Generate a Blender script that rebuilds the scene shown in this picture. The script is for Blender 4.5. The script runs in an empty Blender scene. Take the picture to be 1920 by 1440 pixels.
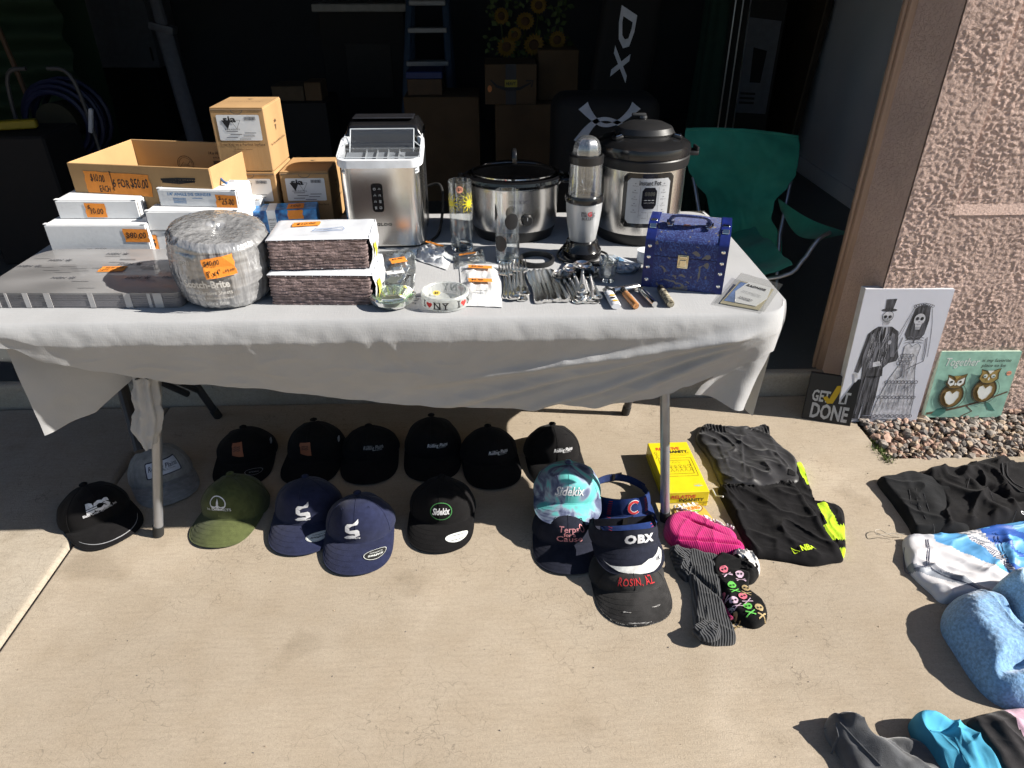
import bpy, bmesh, math, random
import numpy as np
from mathutils import Vector, Matrix, noise
R = math.radians
random.seed(7)
SC = bpy.context.scene
COL = SC.collection
# ---------------------------------------------------------------- camera
CH = 1.45; PITCH = R(31.2); YAW = R(1.8); FPX = 1330.0
cam_d = bpy.data.cameras.new('camera'); cam = bpy.data.objects.new('camera', cam_d); COL.objects.link(cam)
cam.location = (0, 0, CH); cam.rotation_euler = (math.pi/2 - PITCH, 0, -YAW)
cam_d.sensor_width = 36; cam_d.lens = 36*FPX/1920; cam_d.clip_start = .02; cam_d.clip_end = 3000
SC.camera = cam
# ---------------------------------------------------------------- sky and sun
SUN_EL = R(34); SUN_AZ = R(-9)          # the sun stands to the right (+X), a little towards the viewer
w = bpy.data.worlds.new('World'); SC.world = w; w.use_nodes = True
nt = w.node_tree; bgn = nt.nodes['Background']
sky = nt.nodes.new('ShaderNodeTexSky'); sky.sky_type = 'NISHITA'; sky.sun_disc = False
sky.sun_elevation = SUN_EL; sky.sun_rotation = R(90) - SUN_AZ; sky.altitude = 300; sky.air_density = 1; sky.dust_density = .6
nt.links.new(sky.outputs[0], bgn.inputs[0]); bgn.inputs[1].default_value = .05
sd = bpy.data.lights.new('sun', 'SUN'); sun = bpy.data.objects.new('sun', sd); COL.objects.link(sun)
sd.energy = 5.0; sd.angle = R(.53); sd.color = (1, .945, .86)
sdir = Vector((math.cos(SUN_EL)*math.cos(SUN_AZ), math.cos(SUN_EL)*math.sin(SUN_AZ), math.sin(SUN_EL)))
sun.rotation_euler = sdir.to_track_quat('Z', 'Y').to_euler(); sun.location = (6, -1, 5)
# ---------------------------------------------------------------- view
SC.view_settings.view_transform = 'Standard'; SC.view_settings.look = 'None'
SC.view_settings.gamma = 1; SC.view_settings.use_curve_mapping = False; SC.view_settings.exposure = 0.92
SC.render.engine = 'CYCLES'
SC.cycles.use_denoising = True
SC.cycles.max_bounces = 7; SC.cycles.diffuse_bounces = 2; SC.cycles.glossy_bounces = 3; SC.cycles.transparent_max_bounces = 12; SC.cycles.transmission_bounces = 7
SC.cycles.use_adaptive_sampling = True; SC.cycles.adaptive_threshold = .03; SC.cycles.sample_clamp_indirect = 4
SC.cycles.caustics_reflective = False; SC.cycles.caustics_refractive = False

# ---------------------------------------------------------------- survey helpers: photo pixel -> point of the place
_cp, _sp = math.cos(PITCH), math.sin(PITCH)
_fh = Vector((math.sin(YAW), math.cos(YAW), 0)); _rt = Vector((math.cos(YAW), -math.sin(YAW), 0))
def ray(px, py):
    a = (px-960)/FPX; b = (720-py)/FPX
    return _fh*(_cp + b*_sp) + _rt*a + Vector((0, 0, -_sp + b*_cp))
def gp(px, py, z=0.0):
    d = ray(px, py); t = (z-CH)/d.z
    return Vector((d.x*t, d.y*t, z))
def yp(px, py, Y):
    d = ray(px, py); t = Y/d.y
    return Vector((d.x*t, Y, CH+d.z*t))
def hz(P, py):                                   # height at which row py cuts the upright line through P
    f = P.x*_fh.x + P.y*_fh.y; b = (720-py)/FPX
    return CH + f*(-_sp + b*_cp)/(_cp + b*_sp)

# ---------------------------------------------------------------- mesh helpers
class MB:
    def __init__(s): s.v = []; s.f = []; s.mi = []
    def add(s, vs, fs, mi=0, mat=None):
        o = len(s.v)
        for p in vs:
            p = Vector(p); s.v.append(mat @ p if mat is not None else p)
        for f in fs: s.f.append(tuple(i+o for i in f)); s.mi.append(mi)
        return s
    def box(s, c, d, rot=None, mi=0):
        x, y, z = d[0]/2, d[1]/2, d[2]/2
        vs = [Vector(p) for p in ((-x,-y,-z),(x,-y,-z),(x,y,-z),(-x,y,-z),(-x,-y,z),(x,-y,z),(x,y,z),(-x,y,z))]
        if rot is not None: vs = [rot @ p for p in vs]
        c = Vector(c)
        return s.add([p+c for p in vs], [(0,3,2,1),(4,5,6,7),(0,1,5,4),(1,2,6,5),(2,3,7,6),(3,0,4,7)], mi)
    def rbox(s, c, d, r=.004, seg=2, rot=None, mi=0):
        bm = bmesh.new(); bmesh.ops.create_cube(bm, size=1)
        for v in bm.verts: v.co = Vector((v.co.x*d[0], v.co.y*d[1], v.co.z*d[2]))
        bmesh.ops.bevel(bm, geom=list(bm.edges), offset=min(r, min(d)*.49), segments=seg, affect='EDGES', profile=.5)
        bm.verts.index_update()
        vs = [v.co.copy() for v in bm.verts]; fs = [tuple(v.index for v in f.verts) for f in bm.faces]; bm.free()
        if rot is not None: vs = [rot @ p for p in vs]
        c = Vector(c)
        return s.add([p+c for p in vs], fs, mi)
    def lathe(s, prof, n=32, c=(0,0,0), sx=1, sy=1, mi=0, rot=None, a0=0, a1=2*math.pi):
        full = abs(a1-a0-2*math.pi) < 1e-6; m = n if full else n+1
        vs = []; fs = []; c = Vector(c)
        for r, z in prof:
            for i in range(m):
                a = a0+(a1-a0)*i/n; p = Vector((r*math.cos(a)*sx, r*math.sin(a)*sy, z))
                vs.append((rot @ p if rot is not None else p)+c)
        for j in range(len(prof)-1):
            for i in range(n):
                k = (i+1) % m
                fs.append((j*m+i, j*m+k, (j+1)*m+k, (j+1)*m+i))
        return s.add(vs, fs, mi)
    def tube(s, pts, r, n=8, mi=0, closed=False, cap=True, flat=1.0):
        pts = [Vector(p) for p in pts]; N = len(pts)
        rs = r if isinstance(r, (list, tuple)) else [r]*N
        vs = []; fs = []; prev = None
        for i in range(N):
            if closed: t = pts[(i+1) % N]-pts[i-1]
            else: t = pts[min(i+1, N-1)]-pts[max(i-1, 0)]
            if t.length < 1e-9: t = Vector((0,0,1))
            t.normalize()
            if prev is None:
                u = Vector((0,0,1)).cross(t)
                if u.length < 1e-3: u = Vector((1,0,0)).cross(t)
            else: u = prev - t*prev.dot(t)
            u.normalize(); prev = u; b = t.cross(u)
            for k in range(n):
                a = 2*math.pi*k/n
                vs.append(pts[i]+(u*math.cos(a)+b*math.sin(a)*flat)*rs[i])
        for i in range(N if closed else N-1):
            j = (i+1) % N
            for k in range(n): fs.append((i*n+k, i*n+(k+1) % n, j*n+(k+1) % n, j*n+k))
        if cap and not closed:
            fs.append(tuple(range(n-1, -1, -1))); fs.append(tuple(range((N-1)*n, N*n)))
        return s.add(vs, fs, mi)
    def grid(s, fn, nu, nv, mi=0, closeu=False):
        mu = nu if closeu else nu+1
        vs = [fn(i/nu, j/nv) for j in range(nv+1) for i in range(mu)]
        fs = [(j*mu+i, j*mu+(i+1) % mu, (j+1)*mu+(i+1) % mu, (j+1)*mu+i) for j in range(nv) for i in range(nu)]
        return s.add(vs, fs, mi)
    def prism(s, poly, z0, z1, mi=0, mat=None):       # polygon in x,y pulled up from z0 to z1
        n = len(poly)
        vs = [Vector((p[0], p[1], z0)) for p in poly]+[Vector((p[0], p[1], z1)) for p in poly]
        fs = [tuple(range(n-1, -1, -1)), tuple(range(n, 2*n))]+[(i, (i+1) % n, (i+1) % n+n, i+n) for i in range(n)]
        return s.add(vs, fs, mi, mat)
    def build(s, name, mats, parent=None, smooth=30, loc=None, rz=None):
        me = bpy.data.meshes.new(name); me.from_pydata([tuple(p) for p in s.v], [], s.f)
        if not isinstance(mats, (list, tuple)): mats = [mats]
        for m in mats: me.materials.append(m)
        if len(mats) > 1: me.polygons.foreach_set('material_index', s.mi)
        me.validate(); me.update()
        if smooth:
            me.polygons.foreach_set('use_smooth', [True]*len(me.polygons))
            me.set_sharp_from_angle(angle=R(smooth))
        o = bpy.data.objects.new(name, me); COL.objects.link(o)
        if parent is not None: o.parent = parent
        if loc is not None: o.location = loc
        if rz is not None: o.rotation_euler = (0, 0, rz)
        return o
def tag(o, label, cat, group=None, kind=None):
    if label: o['label'] = label
    if cat: o['category'] = cat
    if group: o['group'] = group
    if kind: o['kind'] = kind
    return o
def thing(name, label, cat, loc=(0,0,0), rz=0, group=None):
    o = bpy.data.objects.new(name, None); COL.objects.link(o); o.empty_display_size = .05
    o.location = loc; o.rotation_euler = (0, 0, rz)
    return tag(o, label, cat, group)
def copy_tree(o, parent=None):
    c = o.copy(); COL.objects.link(c); c.parent = parent
    for ch in list(o.children): copy_tree(ch, c)
    return c
def rotz(a): return Matrix.Rotation(a, 3, 'Z')
def euler(x=0, y=0, z=0): return (Matrix.Rotation(z, 3, 'Z') @ Matrix.Rotation(y, 3, 'Y') @ Matrix.Rotation(x, 3, 'X'))
def catmull(pts, n=8, closed=True):
    out = []; N = len(pts); P = [Vector(p) for p in pts]
    for i in range(N if closed else N-1):
        p0, p1, p2, p3 = (P[(i-1) % N], P[i], P[(i+1) % N], P[(i+2) % N]) if closed else (P[max(i-1,0)], P[i], P[i+1], P[min(i+2,N-1)])
        for k in range(n):
            t = k/n
            out.append(.5*((2*p1)+(p2-p0)*t+(2*p0-5*p1+4*p2-p3)*t*t+(3*p1-p0-3*p2+p3)*t*t*t))
    if not closed: out.append(P[-1])
    return out
def interp(x, table):
    if x <= table[0][0]: return table[0][1]
    for (a, va), (b, vb) in zip(table, table[1:]):
        if x <= b:
            t = (x-a)/(b-a); t = t*t*(3-2*t) if True else t
            return va+(vb-va)*t
    return table[-1][1]
def sstep(a, b, x):
    t = max(0, min(1, (x-a)/(b-a))); return t*t*(3-2*t)
def fbm(x, y, z=0, s=1, o=3):
    return noise.fractal(Vector((x*s, y*s, z*s)), 1, 2, o)

# ---------------------------------------------------------------- lettering and flat marks
_tc = {}
def text2d(s, w=None, h=None, shear=0, bold=0., spacing=1., res=2, jit=0):
    key = (s, shear, bold, spacing, res)
    if key not in _tc:
        cu = bpy.data.curves.new('lettering', 'FONT'); cu.body = s; cu.resolution_u = res; cu.shear = shear; cu.offset = bold; cu.space_character = spacing
        ob = bpy.data.objects.new('lettering', cu); me = ob.to_mesh()
        vs = [(v.co.x, v.co.y) for v in me.vertices]; fs = [tuple(p.vertices) for p in me.polygons]
        ob.to_mesh_clear(); bpy.data.objects.remove(ob); bpy.data.curves.remove(cu)
        xs = [v[0] for v in vs]; ys = [v[1] for v in vs]
        x0, x1, y0, y1 = min(xs), max(xs), min(ys), max(ys)
        _tc[key] = ([((v[0]-(x0+x1)/2)/(x1-x0), (v[1]-(y0+y1)/2)/(y1-y0)) for v in vs], fs, (x1-x0)/(y1-y0))
    vs, fs, asp = _tc[key]
    if w is None: w = h*asp
    if h is None: h = w/asp
    out = [(x*w, y*h) for x, y in vs]
    if jit:
        ph = random.random()*9
        out = [(x+jit*math.sin(y/h*5+x/w*17+ph)*h*.25, y+jit*h*.35*math.sin(x/w*13+ph)+jit*h*.3*math.sin(x/w*5+ph*2)) for x, y in out]
    return out, fs
def stroke2d(pts, wd, closed=False):
    pts = [Vector((p[0], p[1])) for p in pts]; n = len(pts); vs = []; fs = []
    ws = wd if isinstance(wd, (list, tuple)) else [wd]*n
    for i in range(n):
        t = (pts[(i+1) % n]-pts[i-1]) if closed else (pts[min(i+1, n-1)]-pts[max(i-1, 0)])
        if t.length < 1e-9: t = Vector((1, 0))
        t.normalize(); nn = Vector((-t.y, t.x))
        vs += [tuple(pts[i]+nn*ws[i]/2), tuple(pts[i]-nn*ws[i]/2)]
    for i in range(n if closed else n-1):
        j = (i+1) % n; fs.append((2*i, 2*i+1, 2*j+1, 2*j))
    return vs, fs
def poly2d(pts): return [(p[0], p[1]) for p in pts], [tuple(range(len(pts)))]
def ell2d(cx, cy, rx, ry, n=24, rot=0):
    c, s_ = math.cos(rot), math.sin(rot)
    return [(cx+rx*math.cos(2*math.pi*i/n)*c-ry*math.sin(2*math.pi*i/n)*s_, cy+rx*math.cos(2*math.pi*i/n)*s_+ry*math.sin(2*math.pi*i/n)*c) for i in range(n)]
def ring2d(cx, cy, rx, ry, wd, n=32, rot=0): return stroke2d(ell2d(cx, cy, rx, ry, n, rot), wd, True)
def move2d(sh, dx, dy, rot=0, s=1):
    c, k = math.cos(rot)*s, math.sin(rot)*s
    return [(x*c-y*k+dx, x*k+y*c+dy) for x, y in sh[0]], sh[1]
def join2d(*shs):
    vs = []; fs = []
    for v, f in shs:
        o = len(vs); vs += list(v); fs += [tuple(i+o for i in g) for g in f]
    return vs, fs
class Plane:                                     # a flat spot on a thing: origin, right, up -> map of marks
    def __init__(s, o, ux, uy): s.o = Vector(o); s.ux = Vector(ux).normalized(); s.uy = Vector(uy).normalized(); s.n = s.ux.cross(s.uy)
    def __call__(s, x, y, h=0): return s.o+s.ux*x+s.uy*y+s.n*h
def mark(name, sh, mp, mat, parent, lift=.0008, dx=0, dy=0, rot=0, thick=0):
    vs, fs = move2d(sh, dx, dy, rot) if (dx or dy or rot) else sh
    b = MB(); b.add([mp(x, y, lift) for x, y in vs], fs)
    o = b.build(name, mat, parent, smooth=0)
    return o
def front(x, y, z): return Plane((x, y, z), (1,0,0), (0,0,1))
def topf(x, y, z): return Plane((x, y, z), (1,0,0), (0,1,0))

# ---------------------------------------------------------------- materials
_mats = {}
def M(name, col, rough=.65, metal=0., var=.08, vs=25., bump=0., bs=250., spec=.5, trans=0., ior=1.45, alpha=1., sheen=0., coat=0., stretch=(1,1,1), col2=None, aniso=0., sss=0., detail=4):
    if name in _mats: return _mats[name]
    m = bpy.data.materials.new(name); m.use_nodes = True; nt = m.node_tree; N = nt.nodes; L = nt.links
    p = N['Principled BSDF']
    p.inputs['Roughness'].default_value = rough; p.inputs['Metallic'].default_value = metal
    p.inputs['Specular IOR Level'].default_value = spec; p.inputs['IOR'].default_value = ior
    p.inputs['Transmission Weight'].default_value = trans; p.inputs['Alpha'].default_value = alpha
    p.inputs['Sheen Weight'].default_value = sheen; p.inputs['Coat Weight'].default_value = coat
    p.inputs['Anisotropic'].default_value = aniso
    tc = N.new('ShaderNodeTexCoord'); mp = N.new('ShaderNodeMapping'); L.new(tc.outputs['Object'], mp.inputs[0]); mp.inputs['Scale'].default_value = stretch
    nz = N.new('ShaderNodeTexNoise'); nz.inputs['Scale'].default_value = vs; nz.inputs['Detail'].default_value = detail; L.new(mp.outputs[0], nz.inputs[0])
    rp = N.new('ShaderNodeValToRGB'); L.new(nz.outputs[0], rp.inputs[0])
    a = [max(0, c*(1-var)) for c in col]; b = list(col2) if col2 else [min(1, c*(1+var)) for c in col]
    rp.color_ramp.elements[0].position = .35; rp.color_ramp.elements[1].position = .65
    rp.color_ramp.elements[0].color = (*a, 1); rp.color_ramp.elements[1].color = (*b, 1)
    L.new(rp.outputs[0], p.inputs['Base Color'])
    if bump:
        n2 = N.new('ShaderNodeTexNoise'); n2.inputs['Scale'].default_value = bs; n2.inputs['Detail'].default_value = 3; L.new(mp.outputs[0], n2.inputs[0])
        bp = N.new('ShaderNodeBump'); bp.inputs['Strength'].default_value = bump; bp.inputs['Distance'].default_value = .002
        L.new(n2.outputs[0], bp.inputs['Height']); L.new(bp.outputs[0], p.inputs['Normal'])
    _mats[name] = m; return m
def srgb(r, g, b):
    f = lambda c: ((c/255+.055)/1.055)**2.4 if c > 10 else c/255/12.92
    return (f(r), f(g), f(b))
# ================================================================ SETTING
def concrete_mat(name, base, seed=0):
    m = bpy.data.materials.new(name); m.use_nodes = True; nt = m.node_tree; N = nt.nodes; L = nt.links
    p = N['Principled BSDF']; p.inputs['Roughness'].default_value = .88; p.inputs['Specular IOR Level'].default_value = .25
    tc = N.new('ShaderNodeTexCoord')
    def noi(sc, det, stretch=(1,1,1), off=0):
        mp = N.new('ShaderNodeMapping'); mp.inputs['Scale'].default_value = stretch; mp.inputs['Location'].default_value = (off+seed, off*.7, 0)
        L.new(tc.outputs['Object'], mp.inputs[0])
        n = N.new('ShaderNodeTexNoise'); n.inputs['Scale'].default_value = sc; n.inputs['Detail'].default_value = det; L.new(mp.outputs[0], n.inputs[0]); return n.outputs[0]
    def ramp(src, stops):
        r = N.new('ShaderNodeValToRGB'); L.new(src, r.inputs[0]); e = r.color_ramp.elements
        while len(e) < len(stops): e.new(.5)
        for k, (po, c) in enumerate(stops): e[k].position = po; e[k].color = (*c, 1)
        return r.outputs[0]
    def mul(a, b, f=1.):
        x = N.new('ShaderNodeMix'); x.data_type = 'RGBA'; x.blend_type = 'MULTIPLY'; x.inputs[0].default_value = f
        L.new(a, x.inputs[6]); L.new(b, x.inputs[7]); return x.outputs[2]
    g = lambda v: (v, v, v)
    c0 = ramp(noi(1.3, 5), [(.3, tuple(c*.9 for c in base)), (.7, tuple(c*1.08 for c in base))])
    c1 = mul(c0, ramp(noi(9, 6, off=3), [(.25, (.92,.90,.87)), (.6, g(1)), (.8, (1.0,1.0,1.0))]))
    c2 = mul(c1, ramp(noi(420, 2), [(.3, g(.84)), (.5, g(.99)), (.75, g(1.10))]))
    c2 = mul(c2, ramp(noi(130, 3, off=7), [(.3, g(.91)), (.5, g(1)), (.72, g(1.05))]))
    c2 = mul(c2, ramp(noi(2.2, 7, off=21), [(.56, g(1)), (.66, (1.12,1.125,1.14)), (.74, g(1.0))]))
    c2 = mul(c2, ramp(noi(3.7, 6, off=31), [(.30, (.82,.81,.79)), (.38, g(1))]))
    c2 = mul(c2, ramp(noi(40, 6, (.35, 3, 1), 5), [(.35, g(.95)), (.6, g(1.02))]))
    # hairline map cracks
    mp = N.new('ShaderNodeMapping'); L.new(tc.outputs['Object'], mp.inputs[0])
    wn = N.new('ShaderNodeTexNoise'); wn.inputs['Scale'].default_value = 6; wn.inputs['Detail'].default_value = 4; L.new(mp.outputs[0], wn.inputs[0])
    ad = N.new('ShaderNodeMix'); ad.data_type = 'RGBA'; ad.blend_type = 'ADD'; ad.inputs[0].default_value = .3; L.new(mp.outputs[0], ad.inputs[6]); L.new(wn.outputs[1], ad.inputs[7])
    vo = N.new('ShaderNodeTexVoronoi'); vo.feature = 'DISTANCE_TO_EDGE'; vo.inputs['Scale'].default_value = 14; L.new(ad.outputs[2], vo.inputs[0])
    cr = ramp(vo.outputs[0], [(0, g(.40)), (.009, g(.85)), (.016, g(1))])
    cm = ramp(noi(3.1, 3, off=11), [(.44, g(0)), (.58, g(1))])
    mx = N.new('ShaderNodeMix'); mx.data_type = 'RGBA'; L.new(cm, mx.inputs[0]); mx.inputs[6].default_value = (1,1,1,1); L.new(cr, mx.inputs[7])
    c3 = mul(c2, mx.outputs[2], .6)
    # dark grit specks and pale stains with a shape of their own
    v2 = N.new('ShaderNodeTexVoronoi'); v2.inputs['Scale'].default_value = 13; L.new(tc.outputs['Object'], v2.inputs[0])
    c4 = mul(c3, ramp(v2.outputs[0], [(0, g(.35)), (.018, g(.45)), (.03, g(1))]))
    L.new(c4, p.inputs['Base Color'])
    h = N.new('ShaderNodeMath'); h.operation = 'ADD'; L.new(noi(300, 3), h.inputs[0]); L.new(noi(90, 3, (.3, 4, 1), 2), h.inputs[1])
    bp = N.new('ShaderNodeBump'); bp.inputs['Strength'].default_value = .35; bp.inputs['Distance'].default_value = .003; L.new(h.outputs[0], bp.inputs['Height']); L.new(bp.outputs[0], p.inputs['Normal'])
    return m
CONC = concrete_mat('driveway_concrete', (.380, .318, .244))
CONC2 = concrete_mat('apron_concrete', (.385, .335, .27), 4)
WX = 1.295; WY = 2.13          # corner of the garage opening: return face and front plane of the wall
GZ = .095; GY = 2.28           # garage slab: height and front edge
def slab(name, x0, x1, y0, y1, z, mat, r=.012, th=.12):
    bm = bmesh.new(); bmesh.ops.create_cube(bm, size=1)
    for v in bm.verts: v.co = Vector((x0+(v.co.x+.5)*(x1-x0), y0+(v.co.y+.5)*(y1-y0), z-th+(v.co.z+.5)*th))
    ed = [e for e in bm.edges if all(abs(v.co.z-z) < 1e-6 for v in e.verts)]
    bmesh.ops.bevel(bm, geom=ed, offset=r, segments=4, affect='EDGES', profile=.5)
    me = bpy.data.meshes.new(name); bm.to_mesh(me); bm.free(); me.materials.append(mat)
    me.polygons.foreach_set('use_smooth', [True]*len(me.polygons)); me.set_sharp_from_angle(angle=R(40))
    o = bpy.data.objects.new(name, me); COL.objects.link(o); o['kind'] = 'structure'; return o
JX = -1.215
def slab_poly(name, poly, z, mat, r=.006, th=.12):
    bm = bmesh.new(); lo = [bm.verts.new((x, y, z-th)) for x, y in poly]; hi = [bm.verts.new((x, y, z)) for x, y in poly]; n = len(poly)
    bm.faces.new(hi); bm.faces.new(lo[::-1])
    for i in range(n): bm.faces.new((lo[i], lo[(i+1) % n], hi[(i+1) % n], hi[i]))
    ed = [e for e in bm.edges if all(abs(v.co.z-z) < 1e-6 for v in e.verts)]
    bmesh.ops.bevel(bm, geom=ed, offset=r, segments=3, affect='EDGES', profile=.5)
    me = bpy.data.meshes.new(name); bm.to_mesh(me); bm.free(); me.materials.append(mat)
    o = bpy.data.objects.new(name, me); COL.objects.link(o); o['kind'] = 'structure'; return o
slab_poly('driveway', [(JX+.004,-6),(6,-6),(6,1.862),(1.305,1.862),(1.315,GY-.008),(JX+.004,GY-.008)], 0, CONC)
slab('driveway', JX-3.6, JX-.004, -6.0, GY-.008, .004, CONC2, .022)
soil = M('soil', (.16, .115, .075), .95, var=.3, vs=18, bump=.8, bs=60)
b = MB(); b.add([(-400,-400,-.16),(400,-400,-.16),(400,400,-.16),(-400,400,-.16)], [(0,1,2,3)])
tag(b.build('ground', M('far_ground', (.2,.16,.115), .95, var=.25, vs=.4), smooth=0), None, None, kind='structure')
b = MB(); b.add([(1.30,1.85,-.03),(6,1.85,-.03),(6,2.25,-.012),(1.26,2.25,-.012)], [(0,1,2,3)])
tag(b.build('gravel_bed_soil', soil, smooth=0), None, None, kind='structure')
# garage slab: grey epoxy coating with flakes
def epoxy_mat():
    m = bpy.data.materials.new('garage_epoxy'); m.use_nodes = True; nt = m.node_tree; N = nt.nodes; L = nt.links
    p = N['Principled BSDF']; p.inputs['Roughness'].default_value = .35
    tc = N.new('ShaderNodeTexCoord'); v = N.new('ShaderNodeTexVoronoi'); v.inputs['Scale'].default_value = 120; L.new(tc.outputs['Object'], v.inputs[0])
    r = N.new('ShaderNodeValToRGB'); e = r.color_ramp.elements; e[0].position = .0; e[0].color = (.5,.5,.48,1); e[1].position = .1; e[1].color = (.085,.09,.09,1)
    r.color_ramp.interpolation = 'CONSTANT'; e[1].position = .16
    w = N.new('ShaderNodeTexWhiteNoise'); L.new(v.outputs['Position'], w.inputs[0])
    mu = N.new('ShaderNodeMath'); mu.operation = 'ADD'; L.new(v.outputs[0], mu.inputs[0])
    m2 = N.new('ShaderNodeMath'); m2.operation = 'MULTIPLY'; L.new(w.outputs[0], m2.inputs[0]); m2.inputs[1].default_value = .5; L.new(m2.outputs[0], mu.inputs[1])
    L.new(mu.outputs[0], r.inputs[0]); L.new(r.outputs[0], p.inputs['Base Color']); return m
slab('garage_slab', -3.8, 2.3, GY, 7.2, GZ, CONC2, .02, .25)
b = MB(); b.add([(-3.78,GY+.03,GZ+.003),(2.25,GY+.03,GZ+.003),(2.25,7.1,GZ+.003),(-3.78,7.1,GZ+.003)], [(0,1,2,3)]); tag(b.build('garage_floor', epoxy_mat(), smooth=0), None, None, kind='structure')
# ---------------------------------------------------------------- garage building
def stucco_mat(name, base, amt=1.0, sc=26):
    m = bpy.data.materials.new(name); m.use_nodes = True; nt = m.node_tree; N = nt.nodes; L = nt.links
    p = N['Principled BSDF']; p.inputs['Roughness'].default_value = .92; p.inputs['Specular IOR Level'].default_value = .2
    tc = N.new('ShaderNodeTexCoord')
    n1 = N.new('ShaderNodeTexNoise'); n1.inputs['Scale'].default_value = 5; n1.inputs['Detail'].default_value = 5; L.new(tc.outputs['Object'], n1.inputs[0])
    r = N.new('ShaderNodeValToRGB'); e = r.color_ramp.elements; e[0].position = .3; e[0].color = (*[c*.88 for c in base], 1); e[1].position = .7; e[1].color = (*[min(1, c*1.1) for c in base], 1)
    L.new(n1.outputs[0], r.inputs[0]); L.new(r.outputs[0], p.inputs['Base Color'])
    mp = N.new('ShaderNodeMapping'); mp.inputs['Scale'].default_value = (1, 1, 1.35); L.new(tc.outputs['Object'], mp.inputs[0])
    n2 = N.new('ShaderNodeTexNoise'); n2.inputs['Scale'].default_value = sc; n2.inputs['Detail'].default_value = 6; n2.inputs['Roughness'].default_value = .62; L.new(mp.outputs[0], n2.inputs[0])
    r2 = N.new('ShaderNodeValToRGB'); e = r2.color_ramp.elements; e[0].position = .47; e[0].color = (0,0,0,1); e[1].position = .56; e[1].color = (1,1,1,1); L.new(n2.outputs[0], r2.inputs[0])
    n3 = N.new('ShaderNodeTexNoise'); n3.inputs['Scale'].default_value = 160; n3.inputs['Detail'].default_value = 4; L.new(tc.outputs['Object'], n3.inputs[0])
    mu = N.new('ShaderNodeMath'); mu.operation = 'MULTIPLY_ADD'; L.new(n3.outputs[0], mu.inputs[0]); mu.inputs[1].default_value = .45; L.new(r2.outputs[0], mu.inputs[2])
    bp = N.new('ShaderNodeBump'); bp.inputs['Strength'].default_value = amt; bp.inputs['Distance'].default_value = .006; L.new(mu.outputs[0], bp.inputs['Height']); L.new(bp.outputs[0], p.inputs['Normal'])
    return m
STU = stucco_mat('pink_stucco', (.55, .405, .35), .55, 110)
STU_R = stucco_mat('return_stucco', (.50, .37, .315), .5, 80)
WOOD = M('painted_wood_trim', (.37, .25, .18), .6, var=.12, vs=14, bump=.25, bs=60, stretch=(6,6,.4))
WALLP = M('garage_drywall', (.72, .74, .78), .8, var=.04, vs=3, bump=.1, bs=90)
DARKW = M('garage_wall_dimmed', (.04, .042, .05), .85, var=.06, vs=3)  # wall and ceiling colour darkened to carry the shade inside the garage
garage = thing('garage', 'pink stucco garage with brown wood jamb and open dark interior', 'garage', (WX, WY, 0))
def gbox(name, x0, x1, y0, y1, z0, z1, mat, r=0, parent=None):
    b = MB(); c = Vector(((x0+x1)/2, (y0+y1)/2, (z0+z1)/2))-Vector((WX, WY, 0)); d = (x1-x0, y1-y0, z1-z0)
    (b.rbox(c, d, r, 2) if r else b.box(c, d)); return b.build(name, mat, parent or garage)
def stucco_front(name, x0, x1, y, z0, z1, dy, parent=None, amp=.003, res=.0036):
    # a wall face with its lace of trowelled lumps in real relief
    nx = int((x1-x0)/res); nz = int((z1-z0)/res); b = MB()
    def fn(u, v):
        x = x0+(x1-x0)*u; z = z0+(z1-z0)*v
        q = noise.fractal(Vector((x*72+1.5*noise.noise(Vector((x*14,0,z*14))), 3.1, z*105)), .75, 2, 4)
        l = sstep(.03, .2, q)*amp*.85*(.45+.55*sstep(-.3,.3,noise.noise(Vector((x*7,9,z*9))))) + amp*.35*noise.noise(Vector((x*90, 1, z*90)))
        ed = min(1, min(u, 1-u)*nx/3)
        return (x-WX, y-l*ed-WY, z)
    b.grid(fn, nx, nz)
    o = b.build(name, STU, parent or garage, smooth=60); return o
TW = .155
gbox('pier_core', WX+.004, 3.6, WY+.012, 2.42, -.15, 2.6, STU)
b = MB(); nz_ = 40
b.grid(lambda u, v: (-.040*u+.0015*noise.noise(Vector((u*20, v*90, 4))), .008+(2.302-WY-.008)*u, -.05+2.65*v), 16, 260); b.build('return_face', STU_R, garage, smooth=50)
stucco_front('corner_trim', WX, WX+TW, WY, .752, 2.3, 0)
gbox('corner_trim_side', WX+TW-.03, WX+TW, WY+.0005, WY+.0115, .78, 2.3, STU)
b = MB()   # recessed panel between trim and plinth
stucco_front('wall_panel', WX+TW+.0005, 2.15, WY+.0115-.004, .70, 2.3, 0)
stucco_front('plinth', WX, 2.15, WY, .0, .752, 0)
b = MB(); b.add([(TW+.0005, -.003, .7515), (1.65, -.003, .7515), (1.65, .012, .80), (TW+.0005, .012, .80)], [(0,1,2,3)]); b.build('plinth_ledge', STU, garage, smooth=0)
gbox('weep_screed', WX+.01, 2.9, WY+.004, WY+.0115, -.004, -.0005, M('galvanised_screed', (.25,.2,.17), .5, .3))
gbox('foundation', WX+.002, 2.9, WY+.003, WY+.0115, -.15, -.0045, M('foundation_concrete', (.2,.13,.1), .9, var=.2, vs=12, bump=.4, bs=80))
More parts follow.
